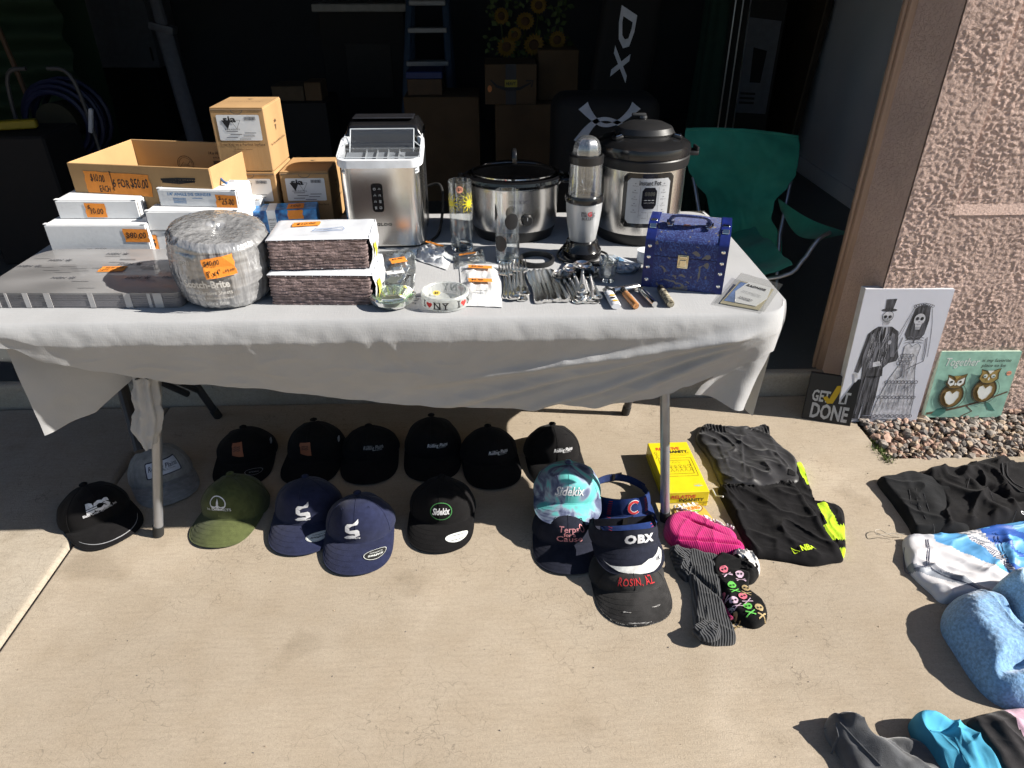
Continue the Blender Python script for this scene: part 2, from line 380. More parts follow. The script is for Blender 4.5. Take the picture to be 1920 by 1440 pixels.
# wooden door jamb, stop moulding, interior side wall with baseboard, back wall and ceiling
gbox('door_jamb', 1.235, WX+.03, 2.303, 2.345, GZ, 2.45, WOOD, .004)
gbox('door_jamb', 1.243, WX+.03, 2.346, 2.372, GZ, 2.45, WOOD, .004)
gbox('door_stop', 1.224, 1.2345, 2.315, 2.330, GZ, 2.45, WOOD, .004)
gbox('side_wall', 2.25, 2.33, 2.43, 7.2, GZ, 2.6, WALLP)
gbox('front_inner_wall', WX+.035, 2.25, 2.372, 2.42, GZ, 2.6, WALLP)
gbox('baseboard', 2.236, 2.2495, 2.44, 7.1, GZ, GZ+.11, WALLP, .003)
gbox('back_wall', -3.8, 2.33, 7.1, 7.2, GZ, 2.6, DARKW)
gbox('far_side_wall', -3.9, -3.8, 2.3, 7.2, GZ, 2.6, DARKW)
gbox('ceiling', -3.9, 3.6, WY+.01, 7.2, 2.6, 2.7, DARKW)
gbox('door_header', -3.9, WX+.03, WY+.01, 2.42, 2.25, 2.6, STU)
gbox('eave', -4.2, 3.6, WY+.02, 7.3, 2.72, 2.86, STU)
gbox('far_pier', -4.6, -3.6, WY, 2.42, -.15, 2.6, STU)
# light switch plate on the side wall
pl = gbox('switch_plate', 2.240, 2.2495, 2.985, 3.055, 1.10, 1.22, M('white_plate', (.75,.75,.74), .4), .003)
for z in (1.145, 1.175): gbox('switch_slot', 2.2385, 2.2399, 3.013, 3.027, z-.008, z+.008, M('slot_black', (.02,.02,.02), .6), 0)
# ---------------------------------------------------------------- gravel and weeds
GR = [M('gravel_grey', (.27,.235,.205), .85, var=.3, vs=40, bump=.3, bs=200), M('gravel_tan', (.38,.29,.21), .85, var=.25, vs=40, bump=.3, bs=200),
      M('gravel_pink', (.36,.235,.18), .85, var=.2, vs=40, bump=.3, bs=200), M('gravel_dark', (.13,.115,.105), .85, var=.3, vs=40, bump=.3, bs=200)]
b = MB(); rg = random.Random(5)
base = []
bm = bmesh.new(); bmesh.ops.create_icosphere(bm, subdivisions=1, radius=1); bm.verts.index_update()
base = ([v.co.copy() for v in bm.verts], [tuple(v.index for v in f.verts) for f in bm.faces]); bm.free()
def stone(x, y, z, s, mi):
    rt_ = euler(rg.random()*6, rg.random()*6, rg.random()*6); sq = Vector((1, rg.uniform(.6, 1), rg.uniform(.4, .8)))
    q = [Vector((p.x*sq.x, p.y*sq.y, p.z*sq.z))*rg.uniform(.75, 1.15) for p in base[0]]
    r2 = euler(rg.uniform(-.6, .6), rg.uniform(-.6, .6), rg.random()*6)
    b.add([(r2 @ p)*s+Vector((x, y, z)) for p in q], base[1], mi)
for i in range(2600):
    x = rg.uniform(1.30, 2.75); y = rg.uniform(1.868, 2.13)
    if x < 1.325: continue
    s = rg.choice((.007, .009, .011, .014, .018))*rg.uniform(.8, 1.2)
    stone(x, y, -.02+.018*rg.random()+.012*sstep(1.86, 1.95, y), s, rg.choices((0,1,2,3), (5,3,2,2))[0])
gv = b.build('gravel', GR, smooth=0); tag(gv, 'mixed grey and tan landscaping gravel along the wall foot', 'gravel', kind='stuff')
b = MB()
for i in range(420):
    t = rg.random(); x = 1.318+rg.gauss(0, .012); y = rg.choice((rg.uniform(1.84, 1.93), rg.gauss(1.865, .012), rg.gauss(1.93, .02)))
    a = rg.random()*6.3; L_ = rg.uniform(.008, .026); lean = rg.uniform(.2, .9)
    p = Vector((x, y, -.01)); d = Vector((math.cos(a)*lean, math.sin(a)*lean, 1)).normalized(); sd_ = Vector((-math.sin(a), math.cos(a), 0))*.0016
    b.add([p-sd_, p+sd_, p+d*L_*.6+sd_*.9, p+d*L_, p+d*L_*.6-sd_*.9], [(0,1,2,3,4)])
tag(b.build('weeds', M('weed_green', (.10,.14,.03), .7, var=.3, vs=60), smooth=0), 'small green weeds growing in the slab joint beside the gravel', 'weeds', kind='stuff')
b = MB()
for i in range(26):
    x = rg.uniform(1.4, 2.4); y = rg.uniform(1.88, 2.03); a = rg.random()*6.3; L_ = rg.uniform(.03, .08); p = Vector((x, y, .006))
    b.tube([p, p+Vector((math.cos(a), math.sin(a), .25))*L_*.5, p+Vector((math.cos(a+.4), math.sin(a+.4), .08))*L_], .0007, 4)
tag(b.build('dry_twigs', M('twig', (.30,.22,.14), .8)), 'thin dry twigs scattered over the gravel', 'twigs', kind='stuff')

b = MB()
for i in range(170):
    P = gp(rg.uniform(-40, 1700), rg.uniform(1000, 1460) if rg.random() < .7 else rg.uniform(790, 1000)); s_ = rg.choice((.0008, .001, .0014, .0022))
    if not (JX+.02 < P.x < 1.28): continue
    stone(P.x, P.y, s_*.4, s_, rg.choices((0, 1, 3), (2, 3, 4))[0])
tag(b.build('grit', GR, smooth=0), 'scattered grit and crumbs on the driveway concrete', 'grit', kind='stuff')
# ================================================================ FOLDING TABLE AND CLOTH
T = .745                                     # top of the cloth on the table
TX0, TX1, TY0, TY1 = -1.24, .69, 1.455, 2.225   # table top footprint
STEEL_G = M('grey_powder_coat', (.33,.34,.36), .35, .6, var=.05, vs=30)
STEEL_D = M('dark_powder_coat', (.045,.045,.05), .4, .4)
RUB = M('black_rubber', (.02,.02,.02), .7)
tb = thing('folding_table', 'long folding table with grey tubular legs under the white cloth', 'table', ((TX0+TX1)/2, (TY0+TY1)/2, 0))
tc_ = tb.location
def tl(x, y, z): return Vector((x, y, z))-tc_
_w, _d, _r = TX1-TX0-.02, TY1-TY0-.02, .09; _pt = []
for k_, (cx_, cy_) in enumerate(((1,1),(-1,1),(-1,-1),(1,-1))):
    for i_ in range(9): a_ = math.pi/2*(k_+i_/8); _pt.append((cx_*(_w/2-_r)+_r*math.cos(a_), cy_*(_d/2-_r)+_r*math.sin(a_)))
b = MB(); b.prism(_pt, .698, .738); b.build('tabletop', M('table_plastic', (.6,.6,.58), .5), tb)
def leg_pair(footF, topF, footB, topB, nm):
    for f, t_, mt in ((footF, topF, STEEL_G), (footB, topB, STEEL_D)):
        b = MB(); f = Vector(f); t_ = Vector(t_); d = (f-t_).normalized()
        b.tube([tl(*t_), tl(*(f-d*.02))], .0135, 14); lg = b.build('leg', mt, tb)
        b = MB(); b.tube([tl(*(f-d*.035)), tl(*(f-Vector((0,0,0))))], .0155, 14); b.build('foot_cap', RUB, lg)
    b = MB(); m1 = Vector(footF)*.45+Vector(topF)*.55; m2 = Vector(footB)*.45+Vector(topB)*.55
    b.tube([tl(*m1), tl(*m2)], .009, 10); b.build('crossbar', STEEL_D, tb)
fl = gp(297, 1003, .0); fr = gp(1247, 975, .0); bl = gp(410, 782, 0); br = gp(1172, 776, 0)
leg_pair(fl, (fl.x+.15, fl.y+.05, .70), bl, (bl.x-.20, bl.y-.08, .70), 'l')
leg_pair(fr, (fr.x-.075, fr.y+.02, .70), br, (br.x+.10, br.y-.06, .70), 'r')
b = MB(); b.tube([tl(bl.x-.04, bl.y-.02, .13), tl(bl.x-.21, bl.y-.42, .60)], .012, 10); b.tube([tl(bl.x-.075, bl.y-.03, .12), tl(bl.x-.25, bl.y-.42, .60)], .012, 10)
b.tube([tl(fl.x+.01, fl.y+.03, .28), tl(bl.x-.17, bl.y-.2, .66)], .016, 10)
b.build('folding_brace', STEEL_D, tb)

# --- cloth: surfaces of one bed sheet; wrinkles are geometry
def cloth_mat():
    m = bpy.data.materials.new('white_cotton_sheet'); m.use_nodes = True; nt = m.node_tree; N = nt.nodes; L = nt.links
    p = N['Principled BSDF']; p.inputs['Roughness'].default_value = .9; p.inputs['Sheen Weight'].default_value = .15; p.inputs['Specular IOR Level'].default_value = .2
    tc = N.new('ShaderNodeTexCoord')
    n = N.new('ShaderNodeTexNoise'); n.inputs['Scale'].default_value = 7; n.inputs['Detail'].default_value = 4; L.new(tc.outputs['Object'], n.inputs[0])
    r = N.new('ShaderNodeValToRGB'); e = r.color_ramp.elements; e[0].position = .3; e[0].color = (.36,.363,.37,1); e[1].position = .7; e[1].color = (.405,.408,.415,1)
    L.new(n.outputs[0], r.inputs[0]); L.new(r.outputs[0], p.inputs['Base Color'])
    hs = []
    for st, sc in (((.12,1,1), 320), ((1,.12,.35), 320), ((.3,1,1), 70)):
        mp = N.new('ShaderNodeMapping'); mp.inputs['Scale'].default_value = st; L.new(tc.outputs['Object'], mp.inputs[0])
        q = N.new('ShaderNodeTexNoise'); q.inputs['Scale'].default_value = sc; q.inputs['Detail'].default_value = 3; L.new(mp.outputs[0], q.inputs[0]); hs.append(q.outputs[0])
    a1 = N.new('ShaderNodeMath'); a1.operation = 'ADD'; L.new(hs[0], a1.inputs[0]); L.new(hs[1], a1.inputs[1])
    a2 = N.new('ShaderNodeMath'); a2.operation = 'ADD'; L.new(a1.outputs[0], a2.inputs[0]); L.new(hs[2], a2.inputs[1])
    bp = N.new('ShaderNodeBump'); bp.inputs['Strength'].default_value = .38; bp.inputs['Distance'].default_value = .001; L.new(a2.outputs[0], bp.inputs['Height']); L.new(bp.outputs[0], p.inputs['Normal'])
    tr = N.new('ShaderNodeBsdfTranslucent'); tr.inputs[0].default_value = (.6,.58,.54,1); ms = N.new('ShaderNodeMixShader'); ms.inputs[0].default_value = .05
    out = N['Material Output']; L.new(p.outputs[0], ms.inputs[1]); L.new(tr.outputs[0], ms.inputs[2]); L.new(ms.outputs[0], out.inputs[0])
    return m
CLOTH = cloth_mat()
cl = thing('tablecloth', 'wrinkled white cotton sheet draped over the folding table', 'tablecloth', (tc_.x, tc_.y, T))
C0 = Vector(cl.location)
# front hem: (photo column, row) of the lower edge and how far it is tucked back behind the front edge
HEM = [(-60, 628), (0, 634), (60, 662), (140, 682), (220, 700), (290, 714), (340, 715), (420, 722), (520, 738), (640, 753), (760, 764), (880, 772), (1000, 774), (1120, 771), (1200, 764), (1250, 755), (1290, 741), (1320, 727), (1380, 698), (1430, 664), (1470, 644), (1500, 640)]
def hem_row(px): return interp(px, HEM)
def front_pt(u, v):
    # u along the front edge, v down the cloth
    x = TX0-.012+(TX1-TX0+.024)*u
    yf = TY0-.012
    # front corners are rounded
    cr = .07
    if x > TX1-cr: yf += cr-math.sqrt(max(0, cr*cr-(min(x, TX1+.012)-(TX1-cr))**2*.95))
    if x < TX0+cr: yf += cr-math.sqrt(max(0, cr*cr-((TX0+cr)-max(x, TX0-.012))**2*.95))
    pt = Vector((x, yf, T)); c = ray(960, 720)
    f = x*_fh.x+yf*_fh.y
    px = 960+FPX*(x*_rt.x+yf*_rt.y)/((f)*_cp+(CH-T)*_sp)
    zb = hz(Vector((x, yf+.055, 0)), hem_row(px))
    zb = min(zb, T-.02); drop = T-zb
    s = drop*v
    # rounded roll over the edge, then a hang that leans back under the table
    r = .022
    rv = min(.052, drop*.5)
    if s < rv+.012:
        a = math.pi/2*s/(rv+.012); y = yf+r-r*math.sin(a); z = T-rv+rv*math.cos(a)
    else:
        k = s-rv-.012
        y = yf+math.tan(R(19))*k; z = T-rv-k*(drop-rv)/(drop-rv-.012)
    # wrinkles: small ones along the edge, long diagonal pleats running down from the right corner
    q = sstep(.0, .05, s)
    wr = .005*fbm(x*5, z*7, 1, 1, 3)*sstep(.03, .12, s)+.0012*fbm(x*26, z*26, 5, 1, 2)*q + .0022*(1-abs(noise.noise(Vector((x*7+z*6, z*22-x*4, 8)))))**5*sstep(.07, .12, s)
    wr += .003*abs(noise.noise(Vector((x*11+z*6, z*4, 4))))*sstep(.02, .05, s)*(1-sstep(.06, .13, s))
    dx, dz = TX1-.03-x, T-.02-z
    for ang, wd, am in ((.20, .012, .012), (.30, .020, .016), (.335, .010, -.012), (.46, .014, .013), (.52, .010, -.010), (.64, .012, .010)):
        # ridge lines leaving the right corner at slopes ang
        if dx > 0:
            d = (dz-ang*dx-.012)/math.sqrt(1+ang*ang); fade = sstep(.0, .12, dx)*(1-sstep(.55, .98, dx))
            wr += am*math.exp(-(d/wd)**2)*fade
    dx2 = x-TX0-.01
    for ang, wd, am in ((.30, .02, .006), (.5, .016, .005)):
        if dx2 > 0:
            d = (dz-ang*dx2-.012)/math.sqrt(1+ang*ang); wr += am*math.exp(-(d/wd)**2)*sstep(0, .06, dx2)*(1-sstep(.12, .34, dx2))
    mk = sstep(-.55, -.1, x)*(1-sstep(.45, .66, x)); wr += .0042*math.sin(v*15+x*4.5+.8*math.sin(x*4))*mk*sstep(.36, .62, v)
    # pull creases above the left leg and in the middle
    for cx, cw in ((-.60, .02), (-.33, .018), (-.27, .012)):
        d = x-cx+(z-T)*.55; wr += .003*math.exp(-(d/cw)**2)*sstep(.04, .09, s)*(1-sstep(.1, .22, s))
    return Vector((x, y-wr, z+.003*fbm(x*9, 2, 0)*v))-C0
b = MB(); b.grid(front_pt, 300, 70)
# top sheet
def top_pt(u, v):
    x = TX0-.012+(TX1-TX0+.024)*u; y0 = TY0-.012; y1 = TY1+.012
    cr = .07
    off = 0
    if x > TX1-cr: off = cr-math.sqrt(max(0, cr*cr-(min(x, TX1+.012)-(TX1-cr))**2*.95))
    if x < TX0+cr: off = cr-math.sqrt(max(0, cr*cr-((TX0+cr)-max(x, TX0-.012))**2*.95))
    ya = y0+off+.022; yb = y1-off-.022
    y = ya+(yb-ya)*v
    e = min(1, min(v*(yb-ya), (1-v)*(yb-ya), u*1.8, (1-u)*1.8)/.04)
    z = T-.0004-.0016*abs(fbm(x*6, y*9, 3, 1, 3))*e
    return Vector((x, y, z))-C0
b.grid(top_pt, 160, 60)
# right side and back drapes
def side_pt(u, v, right=True):
    y = TY0+.06+(TY1-TY0-.06)*u; x = (TX1+.012) if right else (TX0-.012); d = .33+.03*math.sin(u*9)
    s = d*v; sg = 1 if right else -1; r = .02
    if s < r*1.57: a = s/r; xx = -r+r*math.sin(a); z = T-r+r*math.cos(a)
    else: xx = -.02*(s-r*1.57)/d; z = T-r-(s-r*1.57)
    wv = (.018*math.sin(y*26+2*v)*v+.01*fbm(y*5, z*5, 2))*sstep(.05, .35, u)-.010*(1-sstep(0, .2, u))
    return Vector((x+sg*(xx+wv), y, z-.003))-C0
b.grid(lambda u, v: side_pt(u, v, True), 60, 24)
b.grid(lambda u, v: side_pt(u, v*.16, False), 60, 8)
def back_pt(u, v):
    x = TX0+(TX1-TX0)*u; s = .30*v; r = .02
    if s < r*1.57: a = s/r; yy = -r+r*math.sin(a); z = T-r+r*math.cos(a)
    else: yy = 0; z = T-r-(s-r*1.57)
    return Vector((x, TY1+.012+yy+.012*math.sin(x*17)*v, z))-C0
b.grid(back_pt, 90, 14)
b.build('top_and_drop', CLOTH, cl, smooth=80)
# hanging corners: triangular falls with soft folds; outlines surveyed in the plane of the table ends
def corner(name, A, B, tip, C, amp, ph, n=36):
    A, B, tip, C = map(Vector, (A, B, tip, C))       # A-B upper edge, tip and C lower edge
    nrm = (B-A).cross(tip-A).normalized()
    if nrm.y > 0: nrm = -nrm
    b = MB()
    def fn(u, v):
        p = (A*(1-u)+B*u)*(1-v)+(tip*(1-u)+C*u)*v
        w_ = amp*math.sin((u*2.3+ph)*math.pi)*v*(1-.3*u)+.006*fbm(p.x*8, p.z*8, 2)
        rnd = .02*(1-sstep(0, .12, u))*v*v*0
        return p+nrm*(w_)-C0
    b.grid(fn, n, n); return b.build(name, CLOTH, cl, smooth=80)
yl = TY0+.05
corner('hanging_corner', yp(2, 634, yl-.03), yp(252, 707, yl+.09), yp(84, 816, yl-.01), yp(180, 772, yl+.06), .004, .15)
corner('hanging_corner', yp(1473, 598, TY0+.048), yp(1315, 722, TY0+.04), yp(1393, 768, TY0+.05), yp(1300, 736, TY0+.06), .018, .0)
# fringe of cloth knotted round the left leg
b = MB(); k0 = yp(272, 700, fl.y+.01)
ROWS = [(700, 255, 296), (730, 254, 297), (760, 256, 300), (785, 250, 303), (805, 250, 298), (818, 262, 294), (832, 276, 290)]
def knot(u, v):
    py = 700+132*v; xl = interp(py, [(r_[0], r_[1]) for r_ in ROWS]); xr = interp(py, [(r_[0], r_[2]) for r_ in ROWS])
    a = 2*math.pi*u; cx = (xl+xr)/2; hw = (xr-xl)/2
    P = yp(cx+hw*math.cos(a), py, fl.y-.01); P.y += -.028*math.sin(a)
    q = .006*math.sin(a*7+v*3)*(1-.4*v)+.006*fbm(P.x*40, P.z*30, 1)
    d = Vector((math.cos(a), -math.sin(a), 0)); return P+d*q-C0
b.grid(knot, 72, 36, closeu=True); b.build('knotted_hem', CLOTH, cl, smooth=80)
# ================================================================ BOXES AND PACKS ON THE LEFT OF THE TABLE
INK = M('black_marker_ink', (.012,.012,.014), .6)
INKB = M('blue_print_ink', (.05,.19,.42), .6)
INKG = M('grey_print_ink', (.10,.10,.11), .6)
INKW = M('white_print', (.75,.75,.76), .6)
TAPE = M('orange_paper_tape', (.80,.27,.035), .7, var=.06, vs=40, bump=.25, bs=200)
LABELW = M('white_paper_label', (.70,.71,.72), .6, var=.03)
CARD = M('kraft_cardboard', (.42,.255,.115), .85, var=.10, vs=9, bump=.2, bs=120, stretch=(1,1,.15))
CARDIN = M('kraft_cardboard_inside', (.46,.285,.13), .85, var=.08, vs=9, bump=.2, bs=90, stretch=(.15,1,1))
WBOX = M('white_corrugated_board', (.66,.67,.68), .75, var=.035, vs=14, bump=.15, bs=90)
WEDGE = M('board_cut_edge', (.13,.12,.11), .9)
def place(pl, pr, z0, d, top=None, h=None):
    A = gp(*pl, z0); B = gp(*pr, z0); w = (B-A).length; yaw = math.atan2(B.y-A.y, B.x-A.x)
    if h is None: h = hz(A*.5+B*.5, top)-z0
    dd = Vector((-math.sin(yaw), math.cos(yaw), 0)); o = (A+B)/2+dd*d/2
    return o, yaw, w, h
def price_tag(parent, pl, cx, cy, w, h, lines, rot=0, name='price_tag', mat=None, lift=.0012, ink=None):
    rr = random.Random(hash(lines[0][0]) % 997 if lines else 1)
    n = 7; pts = []
    for i in range(n): pts.append((-w/2+w*i/(n-1), -h/2+h*.015*rr.uniform(-1, 1)))
    for i in range(1, 5): pts.append((w/2+w*.035*rr.uniform(-1, 1), -h/2+h*i/5))
    for i in range(n): pts.append((w/2-w*i/(n-1), h/2+h*.015*rr.uniform(-1, 1)))
    for i in range(1, 5): pts.append((-w/2+w*.035*rr.uniform(-1, 1), h/2-h*i/5))
    t = mark(name, poly2d(pts), pl, mat or TAPE, parent, lift, cx, cy, rot)
    for (s, lx, ly, lw, lh) in lines:
        sh = text2d(s, lw*w, lh*h, shear=.12, bold=.012, jit=.12)
        sh = move2d(sh, lx*w, ly*h)
        mark('lettering', sh, pl, ink or INK, t, lift+.0006, cx, cy, rot)
    return t
def barcode(parent, pl, cx, cy, w, h, n=16, mat=None):
    rr = random.Random(n); vs = []; fs = []; x = -w/2
    while x < w/2:
        bw = rr.choice((.02, .03, .045))*w; o = len(vs); vs += [(x, -h/2), (x+bw, -h/2), (x+bw, h/2), (x, h/2)]; fs.append((o, o+1, o+2, o+3)); x += bw+rr.choice((.02, .03))*w
    mark('barcode', (vs, fs), pl, mat or INKG, parent, .0016, cx, cy)
def mailer(name, label, o, yaw, w, d, h, lidgap=True):
    t = thing(name, label, 'box', o, yaw, None)
    b = MB(); b.rbox((0,0,h/2), (w, d, h), .0015, 1); b.build('box_body', WBOX, t)
    # lid sheet with rolled front edge and side ears
    b = MB(); b.rbox((0, .001, h+.0012), (w-.004, d-.002, .0022), .001, 1); b.build('lid', WBOX, t)
    for sx in (-1, 1):
        b = MB(); b.box((sx*(w/2+.0006), -d/2+.004, h*.5), (.0012, .0022, h*.86)); b.build('ear_gap', WEDGE, t)
        b = MB(); b.rbox((sx*(w/2+.0014), .01, h*.52), (.0022, d-.03, h*.92), .001, 1); b.build('side_flap', WBOX, t)
        b = MB(); b.rbox((sx*(w/2-.004), -d/2+.006, h+.003), (.012, .012, .0024), .001, 1); b.build('corner_tab', WBOX, t)
    return t
# ---- low grey film-wrapped pack of sheets
o, yw, w, h = place((-34, 577), (346, 577), T, .30, top=549); d = .285
t = thing('sheet_pack', 'low grey pack of abrasive sheets in printed film', 'sheet pack', gp(156, 577, T)+Vector((0, d/2, 0)), yw)
GREYF = M('grey_abrasive_sheet', (.15,.145,.155), .45, var=.22, vs=9, coat=.35, stretch=(1,.3,1), bump=.2, bs=60)
GREYP = M('printed_grey_film', (.245,.24,.24), .35, var=.28, vs=7, coat=.5, stretch=(.6,1.6,1), bump=.15, bs=40, detail=1)
def rrect(w, d, r, n=6, rr=None):
    pts = []; rs = rr or [r]*4
    for k, (cx, cy) in enumerate(((w/2, d/2), (-w/2, d/2), (-w/2, -d/2), (w/2, -d/2))):
        q = rs[k]; sx = 1 if cx > 0 else -1; sy = 1 if cy > 0 else -1
        for i in range(n+1):
            a = math.pi/2*(k+i/n); pts.append((cx-sx*q+q*math.cos(a), cy-sy*q+q*math.sin(a)))
    return pts
NS = 8; sh_ = h/NS
for k in range(NS):
    b = MB(); jx = random.uniform(-.0015, .0015); b.prism([(x+jx, y+random.uniform(-.0004, .0004)) for x, y in rrect(w, d, .02, 6, [.03, .06, .012, .02])], k*sh_, (k+.92)*sh_)
    b.build('sheet', GREYP if k == NS-1 else GREYF, t, smooth=35)
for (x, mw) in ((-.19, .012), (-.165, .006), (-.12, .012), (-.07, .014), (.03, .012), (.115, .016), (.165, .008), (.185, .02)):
    b = MB(); b.box((x, -d/2-.0009, h/2), (mw, .001, h*.96)); b.build('film_highlight_strip', M('film_highlight', (.42,.41,.41), .25, coat=.6), t)  # pale strips paint the highlights on the wrapping film
tp = topf(0, 0, h)
star = []
for i in range(14): a = 2*math.pi*i/14; r_ = .011 if i % 2 == 0 else .004; star.append((r_*math.cos(a), r_*math.sin(a)))
for (x, y) in ((-.02, .105), (.15, .105), (-.145, .06), (.045, .035), (.19, .035), (-.075, -.055), (.105, -.055), (.19,-.05), (-.20, .02)):
    mark('printed_logo', move2d(text2d('HGH', .036, .0125, shear=.15, bold=.03), -.012, 0), tp, INKG, t, .0009, x, y)
    mark('printed_logo', poly2d(star), tp, INKG, t, .0009, x+.02, y)
for i in range(26):
    x = random.uniform(-.2, .2); y = random.uniform(-.12, .12)
    if abs(y-.105) > .014 and abs(y+.055) > .014: mark('small_print', poly2d([(-.02,-.0012),(.02,-.0012),(.02,.0012),(-.02,.0012)]), tp, M('faint_print', (.19,.185,.19), .5), t, .0008, x, y)
price_tag(t, tp, .015, .0, .062, .034, [('$2.00 each', .05, .2, .7, .3), ('HEW: 38', -.15, -.22, .6, .28)], .05)
# ---- white mailer boxes
o, yw, w, h = place((103, 484), (288, 484), T, .20, top=423)
b80 = mailer('mailer_box', 'wide white mailer box tagged $80.00', o, yw, w, .20, h); h80 = h; z80 = T+h
f_ = front(0, -.10, 0)
price_tag(b80, f_, w*.39, h*.70, w*.24, h*.40, [('$80.00', 0, 0, .85, .5)], -.02)
mark('shipping_label', poly2d([(-.04,-.011),(.04,-.011),(.04,.011),(-.04,.011)]), f_, LABELW, b80, .0011, -.015, h*.22); barcode(b80, f_, -.03, h*.23, .014, .013)
mark('small_print', text2d('A5H-20 5420', .03, .004), f_, INKG, b80, .0016, 0, h*.30)
o, yw, w, h = place((111, 411), (262, 411), z80+.0035, .11, top=378)
b10 = mailer('mailer_box', 'small white mailer box tagged $10.00', o, yw, w, .10, h)
price_tag(b10, front(0, -.05, 0), -.005, h*.48, w*.25, h*.80, [('$', -.3, .22, .14, .3), ('10.00', .05, -.05, .62, .42)], -.02)
barcode(b10, Plane((w/2+.0026, 0, h*.5), (0,1,0), (0,0,1)), 0, 0, .05, .02)
# ---- three white tool boxes behind the bundle
zq = T
o, yw, w, h = place((288, 478), (470, 478), T, .15, top=433)
x1 = mailer('mailer_box', 'lowest white tool box behind the wrapped bundle', o, yw, w, .15, h); zq = T+h+.0035
price_tag(x1, front(0, -.075, 0), -w*.46, h*.5, .022, h*.7, [('$', 0, 0, .5, .5)])
o, yw, w, h = place((281, 432), (452, 430), zq, .15, top=397)
x2 = mailer('mailer_box', 'middle white tool box under the die grinder box', o, yw, w, .15, h); zq = zq+h+.0035
o, yw, w, h = place((300, 387), (446, 390), zq, .11, top=358)
x3 = mailer('mailer_box', 'white box printed 1/4 inch angle die grinder', o, yw, w, .10, h)
f_ = front(0, -.05, 0); tp = topf(0, 0, h+.0024)
mark('lettering', text2d('1/4" ANGLE DIE GRINDER', w*.56, .0085, bold=.02), f_, INKB, x3, .0014, -.02, h*.76)
mark('lettering', text2d('1/4" ANGLE DIE GRINDER', w*.66, .011, bold=.02), tp, INKB, x3, .0006, 0, .036)
mark('tool_drawing', join2d(stroke2d([(-.05,0),(-.03,.012),(.03,.012),(.05,.006),(.05,-.004),(-.02,-.004),(-.03,-.012),(-.045,-.012),(-.05,0)], .0018), stroke2d([(-.03,.004),(.03,.004)], .0014), ring2d(-.038,-.004,.005,.005,.0014)), tp, INKB, x3, .0006, 0, .010)
for k in range(4): mark('small_print', poly2d([(-.018,-.0008),(.018,-.0008),(.018,.0008),(-.018,.0008)]), f_, INKB, x3, .0014, -.05, h*(.22+.09*k))
mark('small_print', poly2d([(-.014,-.0008),(.014,-.0008),(.014,.0008),(-.014,.0008)]), f_, INKB, x3, .0014, -.0, h*.52)
price_tag(x3, f_, w*.36, h*.36, w*.26, h*.78, [('$', -.3, .22, .14, .35), ('25.00', .08, -.02, .62, .5)], -.03)
o, yw, w, h = place((452, 404), (486, 402), T+.06, .07, top=362)
x4 = mailer('mailer_box', 'plain small white box beside the die grinder box', Vector((o.x, o.y, T)), yw, w+.02, .07, .10)
# ---- open kraft carton
A = yp(124, 306, 1.845); B = yp(391, 318, 1.80)
w = .385; d = .30; h = .225
FLp = gp(124, 305, T+h); FRp = gp(391, 316, T+h)
w = (FRp-FLp).length; yw = math.atan2(FRp.y-FLp.y, FRp.x-FLp.x)
bk = gp(194, 257, T+h); d = min(.29, (bk-FLp).length)
o = (FLp+FRp)/2+Vector((-math.sin(yw), math.cos(yw), 0))*d/2; o.z = T
t = thing('open_carton', 'open brown cardboard carton tagged 6 for $50.00', 'carton', o, yw); th = .004
b = MB(); b.box((0,0,.002), (w-.01, d-.01, .004)); b.build('bottom_panel', CARD, t)
b = MB(); b.rbox((0,-d/2+th/2,h/2), (w, th, h), .0015, 1); b.build('front_panel', CARD, t)
b = MB(); b.rbox((0,d/2-th/2,h/2), (w, th, h), .0015, 1); b.build('back_panel', CARDIN, t)
for sx in (-1, 1):
    b = MB(); b.rbox((sx*(w/2-th/2),0,h/2), (th, d-2*th-.001, h), .0015, 1); b.build('end_panel', CARDIN, t)
f_ = front(0, -d/2, 0); g_ = front(0, d/2-th, 0)
price_tag(t, f_, -w*.305, h*.78, w*.185, h*.26, [('$10.00', 0, .18, .55, .4), ('EACH', .2, -.28, .42, .3)], -.02)
price_tag(t, f_, -w*.076, h*.77, w*.28, h*.26, [('6 FOR', -.24, .02, .42, .4), ('$50.00', .23, .05, .45, .5)], -.02)
sc_ = []
for i in range(60):
    a = i/59; sc_.append((-.048+.096*a, .006*math.sin(i*2.4)*(1-abs(a-.5)*1.2)))
mark('marker_scribble', join2d(stroke2d(sc_, .005), stroke2d([(-.05,.002),(0,.006),(.05,.007)], .005), stroke2d([(-.047,-.004),(0,-.006),(.045,.0)], .005)), f_, INK, t, .001, w*.27, h*.84)
mark('carton_fold_mark', stroke2d([(0,-.025),(0,.028)], .0022), f_, INK, t, .0022, -w*.205, h*.80)
mark('carton_stamp', join2d(ring2d(0,0,.026,.024,.0018,40), ring2d(0,0,.021,.019,.0012,40), stroke2d([(-.018,-.008),(-.006,.006),(.004,-.004),(.016,.009)], .0016), move2d(text2d('OLD MAN', .026, .005), 0, -.004)), g_, M('brown_stamp_ink', (.12,.07,.035), .8), t, .0012, -w*.10, h*.70)
BI = M('brown_stamp_ink', (.12,.07,.035), .8)
mark('lettering', text2d('14 x 10 x 8', .048, .009, bold=.03), g_, BI, t, .0012, w*.16, h*.86)
mark('lettering', text2d('B-0146', .024, .005, bold=.02), g_, BI, t, .0012, w*.16, h*.80)
mark('stamp_block', poly2d([(-.014,-.005),(.014,-.005),(.014,.005),(-.014,.005)]), g_, BI, t, .0012, w*.16, h*.735)
mark('lettering', text2d('RECYCLABLE', .035, .005), g_, BI, t, .0012, w*.16, h*.67)
